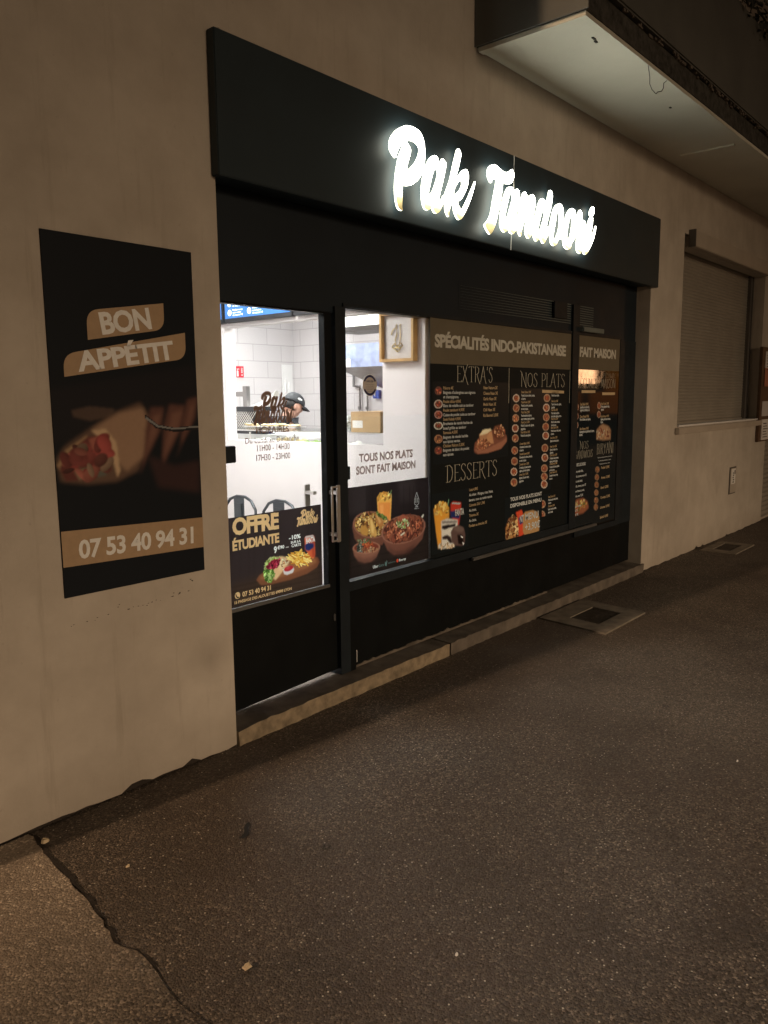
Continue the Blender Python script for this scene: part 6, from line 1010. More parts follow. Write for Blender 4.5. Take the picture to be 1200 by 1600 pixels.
MB().flat(tab(1.580, 1.828, 1.918, 1.885, .108, .104, .05, .05), -.0078).build('brown_tab', 'ink_tan', P1)
MB().flat(tab(1.478, 1.690, 2.016, 1.772, .082, .106, .05, .05), -.0080).build('brown_tab', 'ink_tan', P1)
MB().flat([(1.4245, .984), (2.0648, .968), (2.0648, 1.098), (1.4245, 1.121)], -.0078).build('brown_band', 'ink_tan', P1)
for a_ in (('BON', 1.640, 1.853, 1.862, .080, .035, 9), ('APPÉTIT', 1.534, 1.712, 1.965, .072, .035, 8), ('07 53 40 94 31', 1.488, 1.010, 2.012, .070, .03, -1.6)):
    mb = MB(); put_text(mb, *a_[:5], -.0092, bold=a_[5], rot=R(a_[6]), spacing=.95); mb.build('lettering', 'poster_white', P1)
mb = MB()
for i in range(26):
    x = rnd.uniform(1.44, 2.03); z = .752+(x-1.44)*.06+rnd.gauss(0, .004) if rnd.random() < .7 else .80+rnd.gauss(0, .02)
    if z > .80 and x < 1.9: x = rnd.uniform(1.93, 2.04)
    s_ = rnd.uniform(.0015, .004); mb.box(x, x+s_*rnd.uniform(1, 3), -.0025, -.0004, z, z+s_*.7)
tag(mb.build('glue_residue', 'crack', loc=(1.74, 0, .75)), 'line of dark glue crumbs on the wall below the tall poster', 'residue', kind='stuff')
# offer poster in the door
P2 = tag(empty('offer_poster', (2.63, .14, .622)), 'dark student offer poster reading OFFRE ETUDIANTE inside the door glass', 'poster')
OY = .144
mb = MB(); TY = OY-.0012
put_text(mb, 'OFFRE', 2.345, .966, 2.640, .078, TY, bold=.045, spacing=.92, rot=R(-1)); put_text(mb, 'ÉTUDIANTE', 2.343, .889, 2.640, .048, TY, bold=.04, spacing=.92)
put_text(mb, '07 53 40 94 31', 2.392, .655, 2.575, .024, TY, bold=.03); put_text(mb, '15 PASSAGE DES ALOUETTES 69008 LYON', 2.342, .628, 2.715, .014, TY, bold=.03)
mb.lathe((2.362, TY-.0002, .667), [(0, 0), (.0165, 0)], 18, axis='y')
def script_logo(mb, x0, x1, z0, z1, y):
    # word one over word two
    lx0, lx1 = 3.25, 4.04; H = z1-z0; W = x1-x0
    f1 = lambda p: (x0+W*.18+(p[0]-3.25)/.80*W*.66, z1-H*.58+(p[1]-2.60)/.42*H*.60)
    f2 = lambda p: (x0+(p[0]-4.16)/1.49*W, z0+(p[1]-2.58)/.42*H*.60)
    letters_on(mb, y, f1, ('P', 'a', 'k')); letters_on(mb, y-.0005, f2, ('T', 'a2', 'n', 'd', 'o', 'o2', 'r', 'i'))
script_logo(mb, 2.765, 2.922, .950, 1.034, TY)
gold_ = mb
mb = MB(); put_text(mb, '-10%', 2.706, .889, 2.788, .022, TY, bold=.035); put_text(mb, 'SUR LA', 2.718, .868, 2.787, .013, TY, bold=.03); put_text(mb, 'CARTE', 2.722, .849, 2.789, .014, TY, bold=.03)
put_text(mb, '9', 2.602, .838, 2.622, .032, TY, bold=.04); put_text(mb, '€90', 2.625, .852, 2.672, .017, TY, bold=.035); put_text(mb, 'ou', 2.683, .851, 2.703, .008, TY, bold=.02)
put_text(mb, 'FANTA', 2.826, .853, 2.892, .026, TY-.0004, bold=.04, rot=R(3)); white_ = mb; tel_ = MB().flat([(2.351, .676), (2.356, .672), (2.357, .666), (2.362, .661), (2.368, .660), (2.371, .655), (2.364, .652), (2.355, .658), (2.350, .668)], TY)
picture('printed_sheet', PIC['offer_poster'], OY, 'print_back', P2, .06, texts=((gold_, (222, 176, 122)), (white_, (236, 226, 214)), (tel_, (50, 38, 34))), cell_=.0016)
MB().box(2.316, 2.940, OY+.0006, OY+.0012, .622, 1.048).build('sheet_edge', 'paper', P2) if False else None
# food poster in the window
P3 = tag(empty('food_poster', (3.48, .117, .612)), 'dark poster of curry bowls and an orange drink at the foot of the lit window', 'poster')
TY = .1172; mb = MB()
put_text(mb, 'Uber', 3.325, .637, 3.372, .017, TY, bold=.02); put_text(mb, 'Bistro', 0, 0, .001, .0001, TY) if False else None
put_text(mb, 'Eversy', 3.560, .640, 3.625, .014, TY, bold=.03); w3 = mb
mb = MB(); put_text(mb, 'Eats', 3.376, .637, 3.420, .017, TY); put_text(mb, 'deliveroo', 3.462, .642, 3.527, .010, TY, bold=.01)
mb.flat([(3.428, .640), (3.443, .630), (3.452, .655), (3.447, .668), (3.441, .650), (3.434, .662)], TY); g3 = mb
mb = MB(); mb.lathe((3.545, TY, .647), [(0, 0), (.0105, 0)], 14, axis='y'); r3 = mb
mb = MB(); x0, z0 = 3.733, .962
for pts in ([(0, .075), (.022, .03), (.020, .005), (0, -.006), (-.020, .005), (-.022, .03), (0, .075)], [(-.010, .012), (-.010, .04)], [(0, .010), (0, .052)], [(.010, .012), (.010, .04)], [(-.013, -.012), (.013, -.012)]):
    for (a, b), (a2, b2) in zip(pts[:-1], pts[1:]):
        nx_, nz_ = -(b2-b), (a2-a); l_ = math.hypot(nx_, nz_); nx_ *= .0016/l_; nz_ *= .0016/l_
        mb.flat([(x0+a+nx_, z0+b+nz_), (x0+a-nx_, z0+b-nz_), (x0+a2-nx_, z0+b2-nz_), (x0+a2+nx_, z0+b2+nz_)], TY)
put_text(mb, 'HALAL', 3.712, .936, 3.755, .009, TY); h3 = mb
picture('printed_sheet', PIC['food_poster'], .1185, 'print_back', P3, .06, texts=((w3, (220, 214, 204)), (g3, (96, 116, 108)), (r3, (206, 70, 40)), (h3, (190, 184, 176))), cell_=.0018)
# lettering on the window panes
mb = MB(); put_text(mb, 'TOUS NOS PLATS', 3.222, 1.254, 3.699, .045, .1205, bold=.034, spacing=.98); put_text(mb, 'SONT FAIT MAISON', 3.196, 1.186, 3.724, .045, .1205, bold=.034, spacing=.98)
tag(mb.build('window_lettering', 'grey_ink', loc=(3.46, .12, 1.186)), 'grey lettering TOUS NOS PLATS SONT FAIT MAISON on the window glass', 'lettering')
mb = MB(); script_logo(mb, 2.500, 2.768, 1.478, 1.640, .1440)
LG = tag(mb.build('door_lettering', 'door_ink', loc=(2.62, .144, 1.303)), 'brown script logo and opening hours lettered on the door glass', 'lettering')
mb = MB(); put_text(mb, 'HORAIRES', 2.512, 1.440, 2.728, .032, .1445, bold=.018)
put_text(mb, 'Du Lundi au Dimanche', 2.443, 1.393, 2.795, .028, .1445, bold=.010); put_text(mb, '11H00 - 14H30', 2.514, 1.353, 2.729, .031, .1445, bold=.008); put_text(mb, '17H30 - 23H00', 2.507, 1.306, 2.731, .031, .1445, bold=.008)
mb.build('opening_hours', 'door_ink', LG)
# round sticker
ST = tag(empty('round_sticker', (3.32, .119, 1.615)), 'round grey sticker with dark rim on the window left of the picture frame', 'sticker')
MB().lathe((3.32, .1212, 1.673), [(0, 0), (.060, 0)], 30, axis='y').build('disc', 'mat_board', ST)
mb = MB()
for a0, a1 in ((25, 155), (205, 335)):
    pts = [(3.32+.056*math.cos(R(a0+(a1-a0)*i/14)), 1.673+.056*math.sin(R(a0+(a1-a0)*i/14))) for i in range(15)]+[(3.32+.044*math.cos(R(a1-(a1-a0)*i/14)), 1.673+.044*math.sin(R(a1-(a1-a0)*i/14))) for i in range(15)]
    mb.flat(pts[::-1], .1206)
put_text(mb, 'CHECK 2024', 3.290, 1.690, 3.350, .010, .1206, bold=.03)
for i in range(5): put_text(mb, 'controle annuel agree', 3.286+.004*(i % 2), 1.677-i*.010, 3.354-.004*(i % 2), .0045, .1206)
mb.build('rim_and_print', 'ink_bluefill', ST)
# ------------------------------------------------------------------ menu boards
MY = .1205
def menu_sheet(name, label, x0, x1, z0, z1, zb):
    e = tag(empty(name, ((x0+x1)/2, .119, z0)), label, 'menu board')
    MB().rect(x0, x1, z0, zb, MY).build('black_sheet', 'ink_gloss' if x0 > 5.7 else 'ink_black', e); MB().rect(x0, x1, zb, z1, MY-.0003).build('brown_band', 'ink_band', e); return e
MA = menu_sheet('menu_board', 'large black menu sheet headed SPECIALITES INDO-PAKISTANAISE on the wide pane', 3.872, 5.680, .600, 2.078, 1.807)
TY = MY-.0016
W_, Gd, Ti, Cr = MB(), MB(), MB(), MB()
put_text(Cr, 'SPÉCIALITÉS INDO-PAKISTANAISE', 3.917, 1.910, 5.594, .074, TY, bold=.045, spacing=.93)

Y_ = lambda c: 1.661-(c-657)*.000757
LT = [(657, 'Pakora 4€', 1), (693, "Beignets d'aubergines aux oignons", 0), (729, 'et champignons.', 0), (767, 'Poulet tikka 4,90€', 1), (801, 'Blanc de volaille cuit au tandoor', 0), (838, 'Poulet tandoori 4,90€', 1),
      (876, 'Cuisse de poulet cuite au tandoor', 0), (912, 'Seek Kebab 4,90€', 1), (948, 'Brochette de viande hachée de', 0), (985, 'boeuf grillée au tandoor', 0), (1022, 'Samossa 4,50€', 1), (1060, 'Beignets de viande hachée', 0), (1096, 'aux épices vertes.', 0),
      (1132, 'Chicken Pakora 5,50€', 1), (1168, 'Beignets de blanc de poulet', 0), (1204, 'aux épices.', 0)]
for c, s_, g in LT: put_text(Gd if g else W_, s_, 4.005, Y_(c)-.009, None, .019, TY, bold=.012, xs=.98-.0*g)
for i, s_ in enumerate(('Naan Nature 2€', 'Cheese Naan 3€', 'Garlic Naan 3€', 'Methi Naan 3€', 'Chili Naan 3€', 'Riz Basmati 3,50€')): put_text(Gd, s_, 4.456, 1.655-i*.0365, None, .020, TY, bold=.02, xs=.92)
for i, (s_, g) in enumerate((('Lassi 4,90€', 1), ('Au choix : Mangue, rose, fraise,', 0), ('banane, coco ou cumin nature.', 0), ('Cannette 33cl 1,70€', 1), ('Au choix.', 0), ('Tiramisu 3€', 1), ('Au choix.', 0), ('Fondant au chocolat 3€', 1))):
    put_text(Gd if g else W_, s_, 4.295, .990-i*.0345, None, .019, TY, bold=.014, xs=.86)
DISH = [('Butter Chicken 12,90€', 'Poulet à la sauce crème, tomate,', 'et beurre.'), ('Poulet Korma 12,90€', 'Poulet à la crème, amandes,', 'et noix de cajou.'), ('Poulet Tikka 12,90€', 'Poulet mariné aux épices,', 'sauce tomate, oignons, poivrons.'), ('Poulet Curry 12,90€', 'Poulet à la sauce curry, oignons,', 'gingembre.'), ('Poulet Madras 12,90€', 'Poulet à la sauce épicée.', '')]
DISH2 = [('Crevette Masala 13,90€', 'Crevettes à la sauce crème,', 'et beurre.'), ('Crevette Korma 13,90€', 'Crevettes à la crème, amandes,', 'et noix de cajou.'), ('Crevette Curry 13,90€', 'Crevettes à la sauce tomate,', 'oignons, poivrons, épices.'), ('Agneau Curry 13,90€', 'Agneau à la sauce curry,', 'gingembre.'), ('Agneau Korma 13,90€', 'Agneau à la crème, oignons.', '')]
def titles(par, lst):
    for a_ in lst:
        m_ = MB(); thin_title(m_, *a_, TY); m_.build('section_title', 'ink_paleline', par)
def dishes(lst, x, z0, n, pit, xs=.62, hh=.0165):
    for i in range(n):
        a, b, c = lst[i % len(lst)]
        put_text(Gd, a, x, z0-i*pit, None, hh, TY, bold=.02, xs=xs); put_text(W_, b, x, z0-i*pit-.0235, None, hh, TY, bold=.028, xs=xs)
        if c: put_text(W_, c, x, z0-i*pit-.047, None, hh, TY, bold=.028, xs=xs)
dishes(DISH, 4.945, 1.628, 5, .0712); dishes(DISH[::-1], 5.385, 1.627, 5, .0665, .52); dishes(DISH2, 4.93, 1.262, 4, .074); dishes(DISH2[::-1], 5.375, 1.285, 5, .066, .52); dishes(DISH, 5.365, .835, 2, .072, .5)
put_text(W_, 'TOUS NOS PLATS SONT', 4.812, .868, 5.262, .026, TY, bold=.035); put_text(W_, 'DISPONIBLE EN MENU', 4.812, .822, 5.258, .026, TY, bold=.035)
put_text(W_, 'MENU', 5.02, .705, 5.215, .052, TY-.0012, bold=.02); put_text(W_, '+3,90€', 5.02, .628, 5.24, .052, TY-.0012, bold=.02)
put_text(W_, 'FANTA', 4.135, .845, 4.235, .042, TY-.0012, bold=.035); put_text(W_, 'NT', 4.945, .700, 5.0, .05, TY-.0012, bold=.03)
Gd.add([(5.24, TY, 1.630), (5.578, TY, 1.625), (5.578, TY, 1.645), (5.24, TY, 1.652)], [(0, 1, 2, 3)])
for nm, z0, z1, x in (('divider', 1.56, 1.80, 4.772), ('divider', 1.55, 1.80, 5.667)): Ti.rect(x, x+.005, z0, z1, TY)
Cr.build('heading', 'ink_cream', MA); Ti.build('divider_line', 'ink_paleline', MA); titles(MA, (("EXTRA'S", 4.152, 4.565, 1.700, .098), ('NOS PLATS', 4.935, 5.585, 1.674, .096), ('DESSERTS', 4.035, 4.632, 1.070, .105))); W_.build('white_text', 'ink_white', MA); Gd.build('gold_text', 'ink_gold', MA)
for n_ in ('extras_pictures', 'dessert_picture', 'menu_picture', 'dish_pictures', 'dish_pictures2'): picture('food_picture', PIC[n_], MY-.0008, 'print_front', MA)
MB_ = menu_sheet('menu_board', 'narrow black menu sheet headed FAIT MAISON on the right-hand pane', 5.790, 6.570, .516, 2.078, 1.812)
W_, Gd, Ti, Cr = MB(), MB(), MB(), MB()
put_text(Cr, 'FAIT MAISON', 5.826, 1.916, 6.492, .072, TY, bold=.045, spacing=.93)
titles(MB_, (('LÉGUMES', 5.81, 6.15, 1.668, .075), ('SPÉCIALITÉ', 6.24, 6.50, 1.755, .035), ('MAISON', 6.22, 6.50, 1.668, .075), ('NOS', 5.87, 6.02, 1.180, .060), ('SANDWICHS', 5.80, 6.10, 1.105, .060), ('BIRYANI', 6.18, 6.50, 1.120, .085)))
Gd.rect(5.875, 6.12, 1.628, 1.650, TY); Gd.rect(6.25, 6.50, 1.610, 1.632, TY)
dishes([('Daal Palak 10,90€', 'Lentilles et épinards,', 'oignons, tomates, ail.'), ('Chana Masala 9,90€', 'Pois chiches aux épices,', ''), ('Aloo Baingan 9,90€', 'Aubergines et pommes de terre,', 'épices.')], 5.855, 1.530, 3, .098, .72, .020)
dishes([('Karahi Poulet 13,90€', 'Poulet, gingembre frais,', 'oignons.'), ('Karahi Agneau 14,90€', 'Agneau, poivrons, tomates,', 'épices.')], 6.235, 1.530, 2, .105, .62, .020)
put_text(W_, 'AVEC LE CHOIX', 5.800, 1.045, 5.98, .024, TY, bold=.03)
for i, s_ in enumerate(('Naan poulet tikka,', 'salade, tomates, sauce 7€', 'Naan seek kebab,', 'salade, oignons, sauce 7€', 'Naan fromage, poulet,', 'salade, sauce 7,50€')): put_text(W_, s_, 5.79, .995-i*.040, None, .018, TY, bold=.02, xs=.8)
for i, s_ in enumerate(('Menu 9€', 'Boisson et frites', 'SEUL 7€', 'MENU 9€')): put_text(Gd if i == 0 else W_, s_, 5.785, .745-i*.034, None, .018, TY, bold=.02, xs=.8)
for i, s_ in enumerate(('Poulet 12,90€', 'Agneau 13,90€', 'Boeuf 12,90€', 'Crevette 13,90€', 'Légumes 10,90€', 'Spécial 14,90€')): put_text(Gd, s_, 6.275, .990-i*.085, None, .022, TY, bold=.02, xs=.9)
for i in range(3): put_text(W_, 'Riz basmati parfumé aux épices', 6.20+.02*i, 1.085-i*.028, 6.48-.02*i, .011, TY)
Cr.build('heading', 'ink_cream', MB_); W_.build('white_text', 'ink_white', MB_); Gd.build('gold_text', 'ink_gold', MB_)
picture('food_picture', PIC['side_pictures'], MY-.0006, 'print_gloss', MB_)
# ================================================================== INTERIOR
# menu screens above the hatch
M['screen_blue'] = mat('screen_blue', (.05, .16, .45), .3, emit=1.0, ecol=(.06, .20, .56)); M['screen_white'] = mat('screen_text_glow', (.8, .9, 1), .3, emit=1.7, ecol=(.85, .93, 1))
def YZ(x): return lambda mb: [(x, -q[0], q[2]) for q in mb.v]
for i, (y0, y1, lb) in enumerate(((2.005, 2.75, 'blue menu screen furthest inside, cut off by the door jamb'), (1.262, 1.992, 'widest visible blue menu screen above the serving hatch'), (.62, 1.248, 'blue menu screen nearest the window, beside the framed picture'))):
    e = tag(empty('menu_screen', (3.83, (y0+y1)/2, 2.165)), lb, 'screen', 'menu screens above the hatch')
    MB().box(3.815, 3.858, y0, y1, 2.165, 2.60, bev=.004).build('casing', 'dark_shell', e)
    MB().add([(3.813, y0+.015, 2.195), (3.813, y0+.015, 2.59), (3.813, y1-.015, 2.59), (3.813, y1-.015, 2.195)], [(0, 1, 2, 3)]).build('display', 'screen_blue', e)
    mb = MB(); tt = MB()
    for c in range(3):
        yy = y1-.07-c*.22
        for r_ in range(4):
            zz = 2.225+r_*.065
            if c == 2 and r_ == 0 or yy < y0+.1: continue
            mb.bm((lambda b: (bmesh.ops.create_circle(b, cap_ends=True, segments=14, radius=.022), b)[1])(bmesh.new()), 0, Matrix.Translation((3.8118, yy, zz+.01)) @ Matrix.Rotation(R(90), 4, 'Y'))
            for q in range(3):
                tt2 = MB(); put_text(tt2, ('Poulet curry', 'sauce maison', 'riz nature 9€')[q], 0, 0, .115-.02*(q % 2), .012, 0, bold=.03)
                tt.add([(3.8116, yy-.035-v[0], zz+.022-q*.018+v[2]) for v in tt2.v], tt2.f)
    mb.build('dish_bubble', 'screen_white', e); tt.build('menu_text', 'screen_white', e)
def xframe(mb, x0, x1, y0, y1, z0, z1, t):
    mb.box(x0, x1, y0, y1, z0, z0+t).box(x0, x1, y0, y1, z1-t, z1).box(x0, x1, y0, y0+t, z0+t, z1-t).box(x0, x1, y1-t, y1, z0+t, z1-t)
# framed picture
PF = tag(empty('framed_picture', (3.84, .345, 1.83)), 'oak box frame with gold calligraphy on the white wall behind the window', 'picture')
mb = MB(); xframe(mb, 3.815, 3.858, .205, .475, 1.825, 2.125, .017); mb.build('oak_frame', 'oak', PF); MB().box(3.846, 3.857, .222, .458, 1.842, 2.108).build('mount', 'mat_board', PF)
mb = MB(); gx = 3.838
for pts in ([(.395, 1.99), (.385, 2.015), (.36, 2.03), (.352, 2.05), (.35, 1.99), (.365, 1.955), (.36, 1.93)], [(.33, 2.04), (.318, 2.05), (.325, 2.03), (.325, 1.955), (.33, 1.93)], [(.39, 1.92), (.37, 1.935), (.35, 1.915), (.33, 1.93), (.315, 1.935), (.305, 1.92), (.32, 1.905), (.35, 1.91), (.38, 1.905), (.39, 1.92)], [(.37, 1.905), (.35, 1.885), (.33, 1.892), (.325, 1.91)]):
    mb.tube([(gx, a, b) for a, b in pts], .0032, 6)
mb.build('gold_calligraphy', 'gold', PF)
# chairs: tolix-like steel backs
def chair(x, y, lb, first=None):
    if first:
        r_ = first.copy(); C.objects.link(r_); r_.location = (x, y, FZ)
        for ch in first.children:
            c = ch.copy(); C.objects.link(c); c.parent = r_
        r_['label'] = lb; return r_
    r_ = tag(empty('metal_chair', (x, y, FZ)), lb, 'chair', 'metal chairs along the white wall')
    ox, oy, oz = x, y, FZ; bw = .155
    hoop = [(ox+.16, oy+bw*.95, oz+.44), (ox+.19, oy+bw*1.12, oz+.62), (ox+.20, oy+bw*1.08, oz+.74), (ox+.205, oy+bw*.75, oz+.80), (ox+.21, oy+bw*.3, oz+.825), (ox+.21, oy-bw*.3, oz+.825), (ox+.205, oy-bw*.75, oz+.80), (ox+.20, oy-bw*1.08, oz+.74), (ox+.19, oy-bw*1.12, oz+.62), (ox+.16, oy-bw*.95, oz+.44)]
    sm = []
    for i in range(len(hoop)-1):
        for t_ in (0, .5): sm.append(tuple(hoop[i][q]*(1-t_)+hoop[i+1][q]*t_ for q in range(3)))
    sm.append(hoop[-1]); MB().tube(sm, .0105, 8).build('back_hoop', 'chair', r_, smooth=True)
    sp = MB().box(ox+.188, ox+.192, oy-.055, oy+.055, oz+.45, oz+.82); sp.box(ox+.182, ox+.188, oy-.035, oy+.035, oz+.50, oz+.78, bev=.002); sp.build('back_splat', 'chair', r_)
    MB().box(ox-.18, ox+.17, oy-.17, oy+.17, oz+.43, oz+.45, bev=.008).build('seat', 'chair', r_)
    for sx in (-1, 1):
        for sy in (-1, 1):
            MB().tube([(ox+sx*.14, oy+sy*.13, oz+.43), (ox+sx*.19, oy+sy*.19, oz+.0)], [.016, .010], 6).build('leg', 'chair', r_)
    return r_
c1 = chair(3.40, 1.62, 'steel chair with hooped back, left of the two seen over the student poster')
chair(3.40, 1.20, 'steel chair with hooped back, right of the two seen over the student poster', c1)
TB = tag(empty('dining_table', (3.0, 1.88, FZ)), 'small grey table beside the left steel chair', 'table')
MB().box(2.62, 3.36, 1.5, 2.2, FZ+.73, FZ+.755, bev=.004).build('table_top', 'table', TB); MB().tube([(2.99, 1.85, FZ), (2.99, 1.85, FZ+.73)], .03, 10).build('pedestal', 'chair', TB)
MB().lathe((2.99, 1.85, FZ), [(0, .0), (.2, 0), (.2, .015), (.03, .03), (0, .03)], 20).build('base', 'chair', TB)
# ceiling lights
for i, (x, y, a, b, lb) in enumerate(((1.6, 1.6, .6, .6, 'square ceiling panel in the dining room near the left wall'), (2.9, 1.1, .6, .6, 'square ceiling panel in the dining room near the chairs'), (5.1, 1.5, .9, .35, 'ceiling panel in the kitchen behind the hatch'), (5.0, 3.0, .9, .35, 'ceiling panel near the tiled back wall of the kitchen'))):
    e = tag(empty('ceiling_light', (x, y, 2.70)), lb, 'ceiling light'); MB().box(x-a/2, x+a/2, y-b/2, y+b/2, 2.715, 2.749).build('casing', 'ceiling', e)
    MB().add([(x-a/2+.02, y-b/2+.02, 2.713), (x-a/2+.02, y+b/2-.02, 2.713), (x+a/2-.02, y+b/2-.02, 2.713), (x+a/2-.02, y-b/2+.02, 2.713)], [(0, 1, 2, 3)]).build('diffuser', 'lit' if x < 3.8 else 'lit_kitchen', e)
M['tube_lit'] = mat('tube_glow', (.95, .95, .93), .5, emit=3, ecol=(1, .99, .95))
e = tag(empty('kitchen_light', (4.25, .9, 2.07)), 'long white strip light seen at the top of the right window', 'light')
MB().box(4.2, 4.26, .5, 1.25, 2.105, 2.30).build('diffuser', 'tube_lit', e); MB().box(4.19, 4.5, .49, 1.26, 2.075, 2.104).build('casing', 'dull_steel', e)
# extractor hood on the right tiled wall
HD = tag(empty('extractor_hood', (6.2, 2.8, 1.9)), 'steel extractor hood with blue protective film high in the kitchen', 'extractor hood')
MB().box(5.75, 6.49, 1.6, 2.72, 1.905, 2.125).build('front', 'blue_film', HD)
MB().add([(5.76, 1.61, 1.904), (6.49, 1.61, 1.904), (6.49, 1.61, 1.70), (5.76, 2.71, 1.904), (6.49, 2.71, 1.904), (6.49, 2.71, 1.70)], [(0, 1, 2), (5, 4, 3), (0, 2, 5, 3), (0, 3, 4, 1), (1, 4, 5, 2)]).build('underside', 'hood_steel', HD)
MB().box(5.737, 5.749, 2.50, 2.60, 1.905, 1.985, bev=.004).build('switch', 'ceiling', HD)
mb = MB()
for y in (3.03, 2.92): mb.tube([(6.46, y, 1.70), (6.46, y, 1.52), (6.44, y, 1.30)], .010, 8); mb.sphere((6.45, y, 1.50), .020, 8, 6)
mb.tube([(6.46, 3.12, 1.86), (6.46, 3.12, 1.74), (6.46, 3.03, 1.73), (6.46, 3.03, 1.70)], .016, 8)
tag(mb.build('gas_pipes', 'dull_steel', loc=(6.46, 2.98, 1.3)), 'pair of thin metal pipes down the tiles under the hood', 'pipe')
SW = tag(empty('blue_switch', (6.47, 2.78, 1.6)), 'blue switch box on the tiles right of the pipes', 'switch box'); MB().box(6.45, 6.499, 2.75, 2.84, 1.60, 1.69, bev=.006).build('case', 'blue', SW); MB().lathe((6.449, 2.795, 1.64), [(0, 0), (.018, 0), (.018, -.006)], 12, axis='y').build('dial', 'ceiling', SW)
mb = MB()
for (x, z0, z1) in ((6.34, .8, 1.86), (6.40, .8, 1.80)): mb.tube([(x, 4.085, z0), (x, 4.085, z1)], .012, 6)
mb.box(6.30, 6.46, 4.09, 4.0995, .8, 2.0); tag(mb.build('cable_duct', 'ceiling', loc=(6.38, 4.09, .8)), 'white cable duct in the tiled corner behind the person', 'duct')
mb = MB().tube([(5.3, 3.99, 1.60), (5.3, 3.99, 1.95)], .012, 6); tag(mb.build('wall_pipe', 'card', loc=(5.3, 3.99, 1.6)), 'thin brown pipe beside the left edge of the hatch', 'pipe')
# extinguisher sign
FS = tag(empty('fire_sign', (5.675, 4.09, 1.845)), 'red and white extinguisher sign on the tiled wall', 'sign')
MB().box(5.617, 5.73, 4.092, 4.099, 1.845, 1.966).build('red_plate', 'red', FS); mb = MB()
mb.rect(5.632, 5.656, 1.856, 1.915, 4.0910).rect(5.638, 5.650, 1.918, 1.930, 4.0910).rect(5.634, 5.668, 1.932, 1.939, 4.0910); t2 = MB(); put_text(t2, 'a eau', 0, 0, .085, .03, 0, bold=.02)
mb.add([(5.712-v[2], 4.0905, 1.862+v[0]) for v in t2.v], t2.f); mb.build('white_pictogram', 'paper', FS); MB().rect(5.62, 5.728, 1.812, 1.838, 4.0990).build('small_label', 'mat_board', FS)
# glass display counter behind the hatch
CT = tag(empty('glass_counter', (4.3, 1.3, FZ)), 'glass-topped display counter just behind the serving hatch', 'counter')
MB().box(3.99, 4.50, .45, 2.9, FZ, 1.22).build('cabinet', 'ceiling', CT); MB().box(3.985, 4.52, .45, 2.9, 1.362, 1.368).build('glass_top', 'glass', CT)
MB().box(3.984, 3.992, .45, 2.9, 1.364, 1.372).build('metal_edge', 'steel', CT)
mb = MB()
for y in (.45, .95, 1.45, 1.95, 2.45): mb.box(3.992, 4.0, y, y+.012, 1.22, 1.355)
mb.build('glass_post', 'steel', CT)
TRY = [('steel tray of white food at the left end of the counter', 2.05, 'paper'), ('steel tray of pale dough under the person', 1.75, 'food1'), ('steel tray of salad in the counter', 1.42, 'food2'), ('steel tray with folded white cloth in the counter', 1.12, 'paper')]
tray0 = None
for lb, y, fm in TRY:
    e = tag(empty('food_tray', (4.22, y, 1.221)), lb, 'tray', 'trays inside the glass counter')
    mb = MB().box(4.05, 4.40, y-.13, y+.13, 1.221, 1.227); mb.box(4.05, 4.056, y-.13, y+.13, 1.227, 1.27).box(4.394, 4.40, y-.13, y+.13, 1.227, 1.27).box(4.056, 4.394, y-.13, y-.124, 1.227, 1.27).box(4.056, 4.394, y+.124, y+.13, 1.227, 1.27); mb.build('pan', 'ceiling', e)
    mb = MB()
    for i in range(14): mb.sphere((4.08+rnd.random()*.28, y+rnd.uniform(-.1, .1), 1.25+rnd.random()*.03), (rnd.uniform(.02, .05), rnd.uniform(.02, .04), rnd.uniform(.012, .03)), 8, 6)
    mb.build('food', fm, e)
# things on the counter
BX = tag(empty('cardboard_box', (4.25, .82, 1.368)), 'brown cardboard box with a white label on the counter', 'box')
MB().box(4.08, 4.38, .70, .972, 1.3685, 1.512, bev=.003).build('carton', 'card', BX)
MB().add([(4.0790, .955, 1.40), (4.0790, .955, 1.45), (4.0790, .86, 1.45), (4.0790, .86, 1.40)], [(0, 1, 2, 3)]).build('label', 'paper', BX)
MB().box(4.0785, 4.0800, .70, .972, 1.5065, 1.5075).build('tape', 'hood_steel', BX)
r_ = random.Random(5); bm_ = bmesh.new(); bmesh.ops.create_icosphere(bm_, subdivisions=4, radius=1)
for v in bm_.verts: n_ = .75+.5*r_.random(); v.co = (v.co.x*.12*n_, v.co.y*.055*n_, max(-.06, v.co.z*.062*n_))
mb = MB().bm(bm_, 0, Matrix.Translation((4.24, 1.055, 1.43))); tag(mb.build('plastic_bag', 'plastic_film', loc=(4.24, 1.055, 1.37)), 'crumpled clear plastic bag left of the cardboard box', 'bag')
# dark wire-basket warmer on the left
AP = tag(empty('food_warmer', (4.75, 2.6, 1.368)), 'dark warmer with wire lattice front at the left of the hatch', 'appliance')
MB().box(4.62, 4.75, 2.50, 3.1, 1.30, 1.31).box(4.73, 4.75, 2.60, 3.1, 1.31, 1.53).box(4.60, 4.75, 2.48, 3.1, 1.50, 1.54).box(4.60, 4.64, 2.48, 2.51, 1.31, 1.50).box(4.60, 4.63, 2.51, 3.1, 1.30, 1.33).build('shell', 'dark_shell', AP)
mb = MB()
for i in range(22):
    y = 2.48+i*.03
    for s_ in (-1, 1):
        a, b = (y, 1.335), (y+s_*.16, 1.495)
        if min(a[0], b[0]) < 2.56 or max(a[0], b[0]) > 3.05: continue
        mb.tube([(4.605, a[0], a[1]), (4.605, b[0], b[1])], .0034, 4)
mb.build('wire_lattice', 'paper', AP); MB().sphere((4.68, 2.55, 1.37), (.045, .09, .10), 12, 8).build('blue_cloth', 'navy', AP)
MB().box(4.60, 5.05, 2.2, 2.85, 1.255, 1.2999).build('shelf', 'ceiling', AP)
